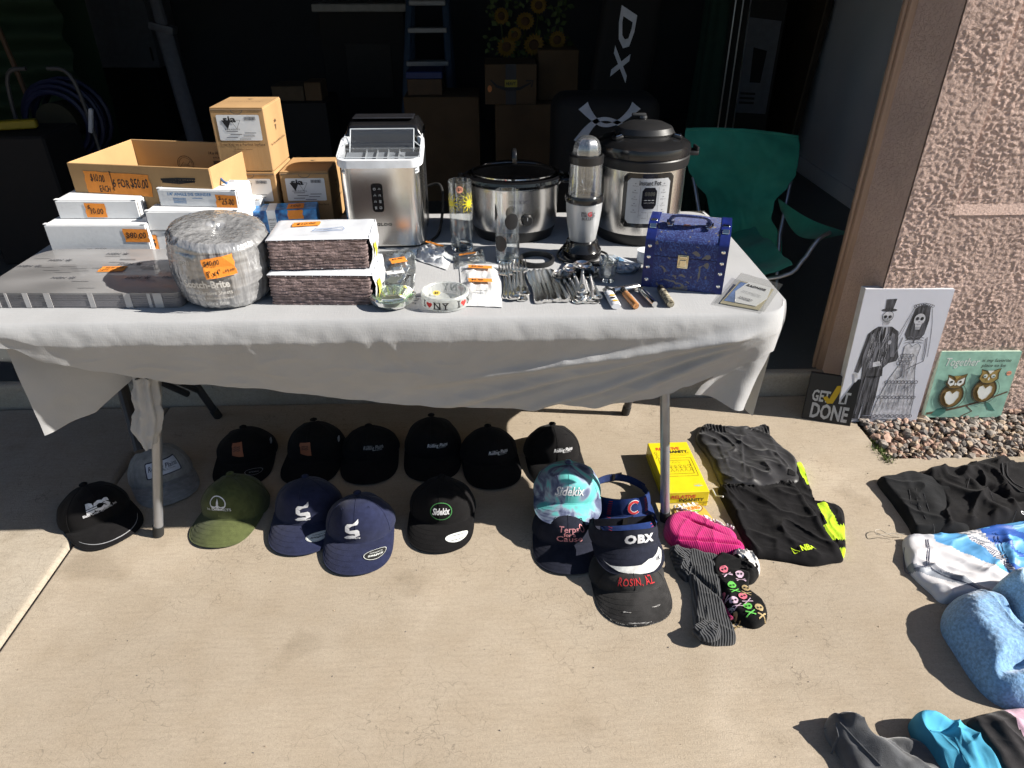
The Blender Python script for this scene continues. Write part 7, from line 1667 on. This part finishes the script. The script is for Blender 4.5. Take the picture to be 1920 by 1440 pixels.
hatch('pencil_hatching', 40, .255, .335, .40, .64, .05, 2, jk, .0011, .1); hatch('pencil_hatching', 30, .40, .47, .40, .62, .05, 2, jk, .0011, -.1); hatch('pencil_hatching', 30, .26, .44, .08, .32, .06, 1, tr_, .0011)
hatch('pencil_hatching', 46, .50, .86, .22, .29, .04, 1, dr, .0011); hatch('pencil_hatching', 46, .48, .87, .075, .17, .05, 1, dr, .0011); hatch('pencil_hatching', 30, .60, .79, .34, .44, .05, 1, dr, .0011); hatch('pencil_hatching', 24, .61, .79, .65, .83, .05, 1, hr, .0006)
pm('ground_shade', join2d(*[stroke2d(PP((.15+.016*i,.022),(.22+.016*i,.026)), .003) for i in range(44)]), 2, .0003)
# owl sign
t, w, F = lean_panel('owl_sign', 'mint green owl sign leaning on the wall', 'sign', (1728,784), (1868,780), .26, .018, .12, M('mint_print', (.26,.46,.37), .6, var=.16, vs=22, detail=3), M('pale_mint_edge', (.42,.50,.40), .7))
t.location.y = 2.095; t.location.z = .008; t.rotation_euler = (-.10, 0, R(-1.5)); h = .26; w = (gp(1868,780)-gp(1728,784)).length
BRO_ = M('owl_brown', (.17,.105,.03), .6); OLV = M('owl_gold', (.30,.21,.06), .6); CRM = M('owl_cream', (.66,.68,.66), .6); OTL = M('owl_outline', (.035,.03,.02), .6); LEAF = M('leaf_teal', (.05,.17,.14), .6)
mark('lettering', text2d('Together', w*.42, .040, shear=.25), F, CRM, t, .0006, -w*.20, h*.83)
mark('lettering', text2d('is my favorite', w*.36, .016, shear=.1), F, OTL, t, .0006, w*.22, h*.865); mark('lettering', text2d('place to be', w*.30, .016, shear=.1), F, OTL, t, .0006, w*.20, h*.79)
brn = mark('branch', join2d(stroke2d([(-w*.48,h*.06),(-w*.3,h*.10),(-w*.05,h*.17),(w*.2,h*.26),(w*.48,h*.40)], [.010,.009,.008,.007,.006]), stroke2d([(w*.0,h*.19),(w*.10,h*.10),(-w*.02,h*.02)], .005)), F, M('branch_brown', (.10,.065,.04), .7), t, .0006)
for lp_ in ([(-w*.42,h*.04),(-w*.36,h*.14),(-w*.24,h*.17),(-w*.24,h*.08),(-w*.30,h*.02)], [(w*.22,h*.26),(w*.30,h*.22),(w*.40,h*.10),(w*.30,h*.12)]): mark('leaf', poly2d(lp_), F, LEAF, t, .0008)
for ox, oy, hs, wh in ((-.23,.19,.0, 1), (.17,.27,.0, 0)):
    cx, cy = w*ox, h*oy; b = MB(); b.add([F(cx+x, cy+.040+y, .004) for x, y in ell2d(0,0,.040,.045,28)]+[F(cx+x, cy+.040+y, .0) for x, y in ell2d(0,0,.040,.045,28)], [tuple(range(28))]+[(i, 28+i, 28+(i+1) % 28, (i+1) % 28) for i in range(28)]); ow = b.build('owl_body', BRO_, t, smooth=0)
    mark('owl_outline', join2d(ring2d(cx, cy+.040, .041, .046, .0035, 32), ring2d(cx+.003, cy+.04, .048, .052, .0016, 32)), F, OTL, ow, .0046)
    bp_ = [(.0,.014),(.012,.026),(.024,.020),(.026,.0),(.014,-.024),(0,-.032),(-.014,-.024),(-.026,0),(-.024,.020),(-.012,.026)]
    mark('owl_belly', poly2d([(cx+x, cy+.036+y) for x, y in bp_]), F, CRM, ow, .0058); mark('belly_border', stroke2d([(cx+x, cy+.036+y) for x, y in bp_], .0022, True), F, OLV, ow, .0062)
    hy = cy+.098; hd_ = [(-.034,.026),(-.030,.012),(-.034,-.010),(-.018,-.026),(0,-.029),(.018,-.026),(.034,-.010),(.030,.012),(.034,.030),(.012,.022),(-.012,.020)]
    mark('owl_head', poly2d([(cx+x, hy+y) for x, y in hd_]), F, BRO_ if wh else OLV, ow, .0058); mark('head_outline', stroke2d([(cx+x, hy+y) for x, y in hd_], .003, True), F, OTL, ow, .0064)
    for sx in (-1, 1):
        mark('owl_eye', poly2d([(cx+sx*(.004),hy-.012),(cx+sx*.006,hy+.002),(cx+sx*.028,hy+.016),(cx+sx*.028,hy-.006),(cx+sx*.016,hy-.018)]) if wh else poly2d(ell2d(cx+sx*.014,hy,.0075,.0075,16)), F, CRM, ow, .0066); mark('owl_pupil', poly2d(ell2d(cx+sx*.0155,hy-.001,.0048 if wh else .0035,.0048 if wh else .0035,14)), F, OTL if wh else LEAF, ow, .0072)
    mark('owl_beak', poly2d(ell2d(cx,hy-.010,.003,.006,12)), F, CRM, ow, .0074); mark('brow', poly2d([(cx-.012,hy+.022),(cx+.012,hy+.022),(cx,hy+.008)]), F, OLV if wh else CRM, ow, .007)
s_ = mark('price_sticker', poly2d(ell2d(w*.42,h*.68,.009,.009)), F, ST, t, .0008); mark('lettering', text2d('$10', .012, .007), F, INK, s_, .0014, w*.42, h*.68)
for i in range(5): mark('swirl', stroke2d([(w*(-.36+.17*i)+.012*a_*math.cos(a_*2.2)*.5, h*(.12+.14*(i % 3)+.1*(i % 2))+.012*a_*math.sin(a_*2.2)*.5) for a_ in [q*.25 for q in range(14)]], .0016), F, M('mint_light', (.34,.54,.44), .6), t, .0004)
# black sign
t, w, F = lean_panel('motto_sign', 'small black GET IT DONE sign with yellow tick', 'sign', (1503,784), (1594,799), .178, .020, .20, M('black_sign_face', (.012,.012,.014), .5, bump=.1, bs=400), M('black_sign_side', (.010,.010,.011), .5)); h = .178
SW = M('sign_white', (.46,.46,.47), .7, var=.12, vs=60)
mark('lettering', text2d('GET', w*.36, .044, bold=.03), F, SW, t, .0006, -w*.21, h*.54); mark('lettering', text2d('IT', w*.20, .044, bold=.03), F, SW, t, .0006, w*.27, h*.57); mark('lettering', text2d('DONE', w*.76, .060, bold=.03), F, SW, t, .0006, .004, h*.22)
for x in (w*.22,): mark('lettering', join2d(poly2d([(w*.16,h*.68),(w*.27,h*.69),(w*.27,h*.66),(w*.16,h*.65)]), poly2d([(w*.16,h*.46),(w*.27,h*.47),(w*.27,h*.44),(w*.16,h*.43)])), F, SW, t, .0008)
mark('tick', poly2d([(-w*.17,h*.52),(-w*.09,h*.56),(-w*.04,h*.50),(w*.06,h*.80),(w*.19,h*.83),(w*.05,h*.42),(-w*.06,h*.40)]), F, M('tick_yellow', (.50,.33,.012), .6), t, .0012)
# ================================================================ CAMP CHAIR AND THINGS STORED IN THE GARAGE
GRN = M('green_nylon', (.022,.26,.18), .7, var=.12, vs=12, bump=.3, bs=60, sheen=.2)
t = thing('camp_chair', 'green folding camp chair behind the table end', 'chair', (.98, 2.75, GZ)); oc = Vector(t.location)
RE = [(245,1497),(262,1500),(300,1497),(322,1492),(345,1478),(377,1452),(410,1447),(435,1458),(455,1467),(490,1466)]
def cb(u, v):
    row = 247+245*v; r_ = interp(row, RE); l_ = 1284+(1500-r_)*.9; px = l_+(r_-l_)*u
    Y = 2.98-.22*v+.05*math.sin(math.pi*u)*sstep(0,.5,v); P = yp(px, row+6*math.sin(math.pi*u)*(1-v)*-1+14*(u)*(1-v)-4, Y)
    return P+Vector((0, .006*fbm(u*4, v*5, 3)+.004*(1-abs(noise.noise(Vector((u*6, v*9, 2)))))**4, 0))-oc
b = MB(); b.grid(cb, 48, 48); b.grid(lambda u, v: Vector(cb(u, v))+Vector((0,.006,0)), 24, 24); b.build('back_panel', GRN, t, smooth=70)
b = MB(); b.tube([cb(i/24, 0) for i in range(25)], .006, 8); b.build('top_hem', GRN, t)
def seatf(u, v): return Vector((.70+.38*u, 2.36+.42*v, .50-.05*math.sin(math.pi*u)+.02*fbm(u*3, v*3, 1)))-oc
b = MB(); b.grid(seatf, 20, 20); b.build('seat', GRN, t, smooth=70)
STL = M('grey_steel_tube', (.42,.43,.45), .3, .8)
for sx in (0, 1):
    A0 = yp(1484, 332, 2.93) if sx else yp(1300, 332, 2.93); B0 = yp(1462, 440, 2.80) if sx else yp(1318, 440, 2.80)
    b = MB(); d_ = (B0-A0); b.tube([A0-oc, B0-oc, Vector((B0.x-.02, 2.62, GZ+.01))-oc], .008, 10); b.build('back_post', STL, t)
    b = MB()
    if sx: pts = [yp(1556, 436, 2.47), yp(1538, 446, 2.45), yp(1524, 462, 2.44), yp(1505, 488, 2.43), yp(1462, 519, 2.42)]; pts.append(Vector((.72, 2.42, GZ+.30)))
    else: pts = [Vector((.62, 2.46, .66)), Vector((.64, 2.44, .62)), Vector((.70, 2.44, .52)), Vector((1.0, 2.44, .30))]
    b.tube([Vector(p)-oc for p in catmull(pts, 4, False)], .008, 10); b.build('front_leg', STL, t)
    def arm(u, v, sx=sx):
        if sx: a = yp(1459, 372, 2.88); c = yp(1590, 436, 2.46); e = yp(1464, 392, 2.88); g_ = yp(1540, 446, 2.46)
        else: a = Vector((.58, 2.88, .70)); c = Vector((.52, 2.46, .68)); e = Vector((.66, 2.88, .69)); g_ = Vector((.60, 2.46, .67))
        p = (a*(1-u)+c*u)*(1-v)+(e*(1-u)+g_*u)*v; return p+Vector((0,0,-.045*math.sin(math.pi*u)**1.2*(.4+.6*v)))-oc
    b = MB(); b.grid(arm, 20, 8); b.grid(lambda u, v: Vector(arm(u, v))-Vector((0,0,.005)), 20, 8); b.build('arm_sling', GRN, t, smooth=70)
# ---- helpers for stored things: place by photo spot at a chosen depth
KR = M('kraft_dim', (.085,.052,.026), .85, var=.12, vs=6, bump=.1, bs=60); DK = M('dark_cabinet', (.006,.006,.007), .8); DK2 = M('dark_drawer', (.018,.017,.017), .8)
def back_box(name, label, cat, l, r, rt_, rb, Y, d, mat, part='box_body', floor=False):
    A_ = yp(l, rb, Y); B_ = yp(r, rb, Y); top = hz(Vector(((A_.x+B_.x)/2, Y, 0)), rt_); z0 = GZ+.003 if floor else A_.z
    t = thing(name, label, cat, ((A_.x+B_.x)/2, Y+d/2, z0)); w = B_.x-A_.x; h = top-z0
    b = MB(); b.rbox((0,0,h/2), (w,d,h), .004, 1); b.build(part, mat, t); return t, w, h, front(0,-d/2,0), d
# cartons by the flowers
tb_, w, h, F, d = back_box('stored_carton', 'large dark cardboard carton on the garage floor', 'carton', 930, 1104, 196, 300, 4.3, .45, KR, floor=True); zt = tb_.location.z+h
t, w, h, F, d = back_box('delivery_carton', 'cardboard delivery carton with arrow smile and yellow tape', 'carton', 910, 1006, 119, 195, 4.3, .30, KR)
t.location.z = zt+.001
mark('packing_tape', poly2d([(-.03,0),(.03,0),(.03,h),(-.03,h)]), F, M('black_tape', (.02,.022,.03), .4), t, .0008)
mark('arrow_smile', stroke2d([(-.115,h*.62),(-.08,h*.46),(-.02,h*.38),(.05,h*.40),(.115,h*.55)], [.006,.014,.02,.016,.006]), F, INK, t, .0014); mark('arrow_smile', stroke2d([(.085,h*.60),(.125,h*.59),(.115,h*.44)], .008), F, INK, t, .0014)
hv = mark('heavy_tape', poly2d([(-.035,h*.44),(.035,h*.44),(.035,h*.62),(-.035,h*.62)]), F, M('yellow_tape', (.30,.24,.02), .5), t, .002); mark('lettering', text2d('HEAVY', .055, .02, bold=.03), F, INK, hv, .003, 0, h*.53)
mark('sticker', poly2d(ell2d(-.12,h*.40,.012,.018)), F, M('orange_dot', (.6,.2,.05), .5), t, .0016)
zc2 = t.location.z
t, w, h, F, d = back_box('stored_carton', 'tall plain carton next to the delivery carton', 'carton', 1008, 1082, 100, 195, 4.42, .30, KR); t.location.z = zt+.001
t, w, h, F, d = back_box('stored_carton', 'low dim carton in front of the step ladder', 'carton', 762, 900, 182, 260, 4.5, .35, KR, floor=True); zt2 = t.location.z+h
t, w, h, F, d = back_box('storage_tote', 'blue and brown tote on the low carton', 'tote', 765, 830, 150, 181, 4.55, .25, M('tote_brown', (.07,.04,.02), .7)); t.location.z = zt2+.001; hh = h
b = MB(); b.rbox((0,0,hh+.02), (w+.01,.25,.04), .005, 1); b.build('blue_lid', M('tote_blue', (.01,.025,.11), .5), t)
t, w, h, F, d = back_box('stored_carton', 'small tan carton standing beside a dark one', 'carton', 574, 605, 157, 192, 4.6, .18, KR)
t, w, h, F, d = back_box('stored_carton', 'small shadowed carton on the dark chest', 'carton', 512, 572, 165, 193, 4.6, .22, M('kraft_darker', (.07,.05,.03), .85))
t, w, h, F, d = back_box('dark_chest', 'low dark chest carrying two small cartons', 'chest', 490, 620, 193, 260, 4.55, .4, DK, floor=True)
for o_ in bpy.data.objects:
    if o_.name.startswith('stored_carton') and o_.get('label') in ('small tan carton standing beside a dark one', 'small shadowed carton on the dark chest'): o_.location.z = t.location.z+h+.001
# work bench
t, w, h, F, d = back_box('work_bench', 'dark work bench with a pale top against the back wall', 'bench', 618, 768, 20, 200, 5.6, .6, DK, 'cabinet', True)
b = MB(); b.rbox((0,-.02,h+.02), (w+.06,.66,.05), .006, 1); b.build('bench_top', M('bench_white', (.22,.22,.21), .6), t)
b = MB(); b.rbox((.03,-.305,h*.62), (w*.55,.012,h*.36), .003, 1); b.build('drawer_front', DK2, t)
# step ladder
t = thing('step_ladder', 'blue step ladder with aluminium treads', 'ladder', (-.62, 5.1, GZ)); ol = Vector(t.location)
BL = M('ladder_blue', (.015,.035,.07), .5); AL = M('ladder_aluminium', (.20,.21,.22), .5, .3)
lb = yp(762, 150, 5.0); rb_ = yp(843, 150, 5.0); lt = yp(770, -60, 5.25); rt2 = yp(832, -60, 5.25)
ol_c = (lb+rb_)/2; t.location = (ol_c.x, 5.05, GZ); ol = Vector(t.location)
for a_, c_ in ((lb, lt), (rb_, rt2)):
    dv_ = (a_-c_).normalized(); ft = a_+dv_*((GZ-a_.z)/dv_.z); b = MB(); b.tube([ft-ol, c_-ol], .024, 8, flat=.6); b.build('rail', BL, t)
    b = MB(); b.tube([Vector((ft.x, 5.7, GZ))-ol, c_+Vector((0,.08,0))-ol], .018, 8, flat=.6); b.build('rear_rail', BL, t)
for row in (5, 56, 118, 185):
    q = (row+60)/210; l_ = yp(770+(762-770)*q, row, 5.25-.25*q); r_ = yp(832+(843-832)*q, row, 5.25-.25*q); b = MB(); b.rbox((l_+r_)/2-ol, ((r_-l_).length,.09,.030), .004, 1); b.build('tread', AL, t)
# sunflowers
t = thing('sunflower_bunch', 'artificial yellow sunflowers standing in the cartons', 'flowers', (yp(975, 120, 4.6).x, 4.6, zt)); of = Vector(t.location)
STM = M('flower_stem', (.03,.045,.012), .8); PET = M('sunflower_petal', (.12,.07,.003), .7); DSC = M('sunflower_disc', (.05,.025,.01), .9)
rg3 = random.Random(4)
for (px, py, s_) in ((950,88,1.), (1001,84,1.05), (985,40,.9), (940,30,.75), (1045,75,.85), (1010,10,.8), (965,65,.7)):
    P = yp(px, py, 4.55); b = MB(); b.tube([Vector((P.x*.6+of.x*.4, 4.62, zt+.02))-of, P+Vector((0,.05,-.05))-of, P-of], .005, 6); b.build('stem', STM, t)
    b = MB(); R3 = euler(R(70)+rg3.uniform(-.2,.2), 0, rg3.uniform(-.4,.4))
    for k in range(18):
        a = 2*math.pi*k/18; c, q = math.cos(a), math.sin(a); L_ = .062*s_
        b.add([P+R3 @ Vector(v_)-of for v_ in ((.024*c*s_-.008*q,.024*q*s_+.008*c,0),(.024*c*s_+.008*q,.024*q*s_-.008*c,0),(.045*c*s_+.010*q,.045*q*s_-.010*c,.006),(L_*c,L_*q,.002),(.045*c*s_-.010*q,.045*q*s_+.010*c,.006))], [(0,1,2,3,4)])
    fl_ = b.build('petals', PET, t, smooth=0); b = MB(); b.lathe([(0,.012*s_),(.018*s_,.010*s_),(.028*s_,.002),(.026*s_,0)], 18, P-of, rot=R3); b.build('flower_disc', DSC, t)
b = MB()
for k in range(150):
    P = yp(rg3.uniform(915, 1065), rg3.uniform(-10, 105), 4.6+rg3.uniform(-.05,.1)); a = rg3.random()*6.3; L_ = rg3.uniform(.02,.05); d1 = Vector((math.cos(a),.3*rg3.uniform(-1,1),math.sin(a)))*L_; d2 = Vector((-math.sin(a),.2,math.cos(a)))*L_*.3
    b.add([P-of, P+d1*.5+d2-of, P+d1-of, P+d1*.5-d2-of], [(0,1,2,3)])
lv = b.build('leaves', M('flower_leaf', (.045,.07,.02), .8, var=.3), t, smooth=0); lv['kind'] = 'stuff'
# tall black board with white letters, gym bag with emblem
P0 = yp(1075, 200, 3.9); t = thing('board_bag', 'tall black board bag with white letters', 'bag', (yp(1140, 100, 3.9).x, 3.98, GZ)); t.rotation_euler = (0, R(6), 0)
b = MB(); b.rbox((0,0,.95), (.30,.10,1.9), .04, 4); b.build('bag_shell', M('black_nylon', (.0035,.0035,.004), .8), t)
F = Plane((.0,-.0505,0), (1,0,0), (0,0,1)); LWH = M('letter_white', (.55,.57,.62), .6)
zX = hz(Vector((t.location.x, 3.93, 0)), 120)-GZ; zD = hz(Vector((t.location.x, 3.93, 0)), 50)-GZ
for s_, z_, hh in (('X', zX, .17), ('D', zD, .19), ('O', zD+.22, .19)):
    mark('lettering', text2d(s_, hh, .085, bold=.03, shear=.2), F, LWH, t, .001, -.02, z_, R(-90))
t = thing('gym_bag', 'black gym bag with a curved white emblem', 'bag', (yp(1140, 230, 3.0).x, 3.12, GZ)); zc3 = hz(Vector((t.location.x, 3.0, 0)), 232)-GZ
b = MB(); b.rbox((0,0,(zc3+.10)/2), (.44,.24,zc3+.10), .06, 4); b.build('bag_shell', M('black_nylon', (.0035,.0035,.004), .8), t)
F = front(0,-.1205,0)
mark('emblem', join2d(stroke2d([(v.x, v.y) for v in catmull([(-.115,-.075,0),(-.085,-.025,0),(-.045,.012,0),(.0,.018,0),(.05,-.002,0),(.09,-.03,0),(.12,-.07,0)], 5, False)], [.05-.036*math.sin(math.pi*i/30) for i in range(31)]), stroke2d([(v.x, v.y) for v in catmull([(-.105,.07,0),(-.08,.04,0),(-.04,.004,0),(.0,-.006,0),(.05,.012,0),(.09,.045,0),(.11,.07,0)], 5, False)], [.046-.032*math.sin(math.pi*i/30) for i in range(31)])), F, M('emblem_white', (.36,.39,.46), .6), t, .001, .0, zc3)
# green canopy, tall carton, brown leaning panel along the side wall
t = thing('folded_canopy', 'dark green folded canopy hanging in the garage', 'canopy', (yp(1322, 200, 4.2).x, 4.2, GZ)); b = MB()
def can(u, v): a = 2*math.pi*u; r_ = (.045+.05*(1-v))*(1+.18*math.sin(a*5)); return (r_*math.cos(a), r_*math.sin(a)*.8, 1.75*v+.02)
b.grid(can, 40, 16, closeu=True); b.build('canopy_cloth', M('dark_green_cloth', (.008,.03,.02), .9), t, smooth=60); b = MB(); b.tube([(0,0,1.7),(0,0,1.9)], .012, 8); b.build('pole', STL, t)
A_ = yp(1395, 250, 5.2); t = thing('picture_carton', 'tall dark carton with a white printed panel', 'carton', (1.78, 5.3, GZ), R(-18)); b = MB(); b.rbox((0,0,.55), (.42,.16,1.1), .004, 1); b.build('box_body', M('dark_board', (.018,.017,.016), .7), t)
F = front(0,-.08,0); mark('printed_panel', poly2d([(-.02,.40),(.19,.40),(.19,.98),(-.02,1.0)]), F, M('panel_print', (.13,.14,.165), .6), t, .001); mark('printed_picture', poly2d([(.05,.60),(.12,.60),(.13,.80),(.04,.82)]), F, DK, t, .002)
for k in range(3): mark('small_print', poly2d([(.0,.46+.03*k),(.10,.46+.03*k),(.10,.475+.03*k),(.0,.475+.03*k)]), F, DK2, t, .002)
t = thing('leaning_panel', 'brown wooden panel leaning along the side wall', 'panel', (2.12, 5.1, GZ)); t.rotation_euler = (0, R(4), 0); b = MB(); b.rbox((0,.35,1.0), (.04,.75,2.0), .003, 1); b.build('board', M('brown_board', (.055,.035,.02), .6, var=.2, vs=6), t); b = MB(); b.tube([(-.03,-.04,.02),(-.03,-.04,2.0)], .008, 6); b.build('edge_rope', M('rope', (.12,.09,.06), .9), t)
t = thing('pole_set', 'thin silver fishing rods standing beside the green canopy', 'rods', (yp(1362, 230, 4.6).x, 4.6, GZ))
for k in range(3): b = MB(); b.tube([(.05*k-.05,0,0),(.04*k-.02,.1,1.9)], .005, 6); b.build('rod', STL, t)
# left side of the garage
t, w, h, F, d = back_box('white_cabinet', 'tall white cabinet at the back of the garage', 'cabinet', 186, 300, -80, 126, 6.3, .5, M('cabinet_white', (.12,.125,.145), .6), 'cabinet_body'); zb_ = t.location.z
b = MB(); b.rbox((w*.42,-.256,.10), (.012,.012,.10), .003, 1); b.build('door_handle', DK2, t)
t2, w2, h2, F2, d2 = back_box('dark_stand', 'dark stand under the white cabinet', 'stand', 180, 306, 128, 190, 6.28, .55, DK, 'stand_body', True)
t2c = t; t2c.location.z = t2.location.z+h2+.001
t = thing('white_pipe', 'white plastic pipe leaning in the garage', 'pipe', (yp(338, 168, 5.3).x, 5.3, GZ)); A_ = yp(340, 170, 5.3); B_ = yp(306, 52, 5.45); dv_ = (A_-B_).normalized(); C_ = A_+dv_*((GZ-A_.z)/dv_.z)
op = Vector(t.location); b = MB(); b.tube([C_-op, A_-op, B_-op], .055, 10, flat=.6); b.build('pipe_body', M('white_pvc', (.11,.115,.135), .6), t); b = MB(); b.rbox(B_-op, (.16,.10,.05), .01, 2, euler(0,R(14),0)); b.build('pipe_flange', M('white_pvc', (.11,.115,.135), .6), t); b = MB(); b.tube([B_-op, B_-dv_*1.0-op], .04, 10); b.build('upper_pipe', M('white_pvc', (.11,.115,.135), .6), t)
t = thing('hose_reel', 'blue garden hose wound on a wheeled reel', 'hose reel', (yp(125, 225, 3.9).x, 3.9, GZ)); zr = hz(Vector((t.location.x, 3.9, 0)), 225)-GZ
b = MB()
for k in range(7):
    rr1 = .15+.02*(k % 3); b.tube([(rr1*math.cos(2*math.pi*i/24), -.09+.03*k, zr+rr1*math.sin(2*math.pi*i/24)) for i in range(24)], .013, 6, closed=True)
b.build('hose', M('hose_blue', (.004,.007,.035), .55), t)
b = MB(); b.lathe([(0,-.1),(.09,-.1),(.10,.1),(0,.1)], 20, (0,0,zr), rot=euler(R(90),0,0)); b.build('drum', M('drum_olive', (.018,.017,.008), .8), t)
for sx in (-1, 1):
    b = MB(); b.tube(catmull([(sx*.20,-.12,.02),(sx*.19,-.12,zr*.6),(sx*.16,-.12,zr+.20),(sx*.05,-.12,zr+.26)], 6, False), .010, 8); b.build('frame_tube', M('frame_grey', (.05,.05,.055), .5, .3), t)
    b = MB(); b.tube([(sx*.20,-.12,.03),(sx*.05,-.14,.015)], .010, 8); b.build('foot_tube', STL, t)
b = MB(); b.rbox((.19,-.13,zr+.02), (.02,.02,.12), .004, 1, euler(0,.3,0)); b.build('white_handle', M('handle_white', (.45,.46,.5), .5), t)
t = thing('garden_tarp', 'green ribbed tarp bundle stacked at the garage side', 'tarp', (yp(45, 120, 4.6).x-.1, 4.7, GZ)); b = MB()
def tarp(u, v): return ((u-.5)*.75, -.12-.03*math.sin(v*60)-.05*math.sin(u*5)+.05*fbm(u*3, v*3), 1.7*v+.02)
b.grid(tarp, 24, 160); b.grid(lambda u, v: Vector(tarp(u, v))+Vector((0,.3,0)), 6, 10); b.build('tarp_sheet', M('tarp_green', (.003,.018,.005), .8), t, smooth=60)
t = thing('broom_handle', 'brown broom leaning at the garage side', 'broom', (yp(60, 220, 4.0).x, 4.0, GZ)); A_ = yp(66, 215, 4.0); B_ = yp(0, 60, 4.15); dv_ = (A_-B_).normalized(); C_ = A_+dv_*((GZ+.05-A_.z)/dv_.z); op = Vector(t.location)
b = MB(); b.tube([C_-op, A_-op, B_-dv_*.4-op], .013, 8); b.build('stick', M('brown_stick', (.07,.04,.022), .6), t); b = MB(); b.rbox(C_-op+Vector((0,0,-.02)), (.28,.05,.06), .01, 2); b.build('bristle_head', DK2, t)
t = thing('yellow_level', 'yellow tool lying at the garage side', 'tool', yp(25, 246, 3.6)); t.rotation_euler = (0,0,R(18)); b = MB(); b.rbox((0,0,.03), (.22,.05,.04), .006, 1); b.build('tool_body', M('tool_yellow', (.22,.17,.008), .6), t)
zz_ = t.location.z-GZ; b = MB(); b.rbox((0,.05,-zz_/2), (.4,.34,zz_-.004), .01, 1); tag(b.build('dark_crate', DK, None, loc=t.location), 'low dark crate below the yellow tool', 'crate')
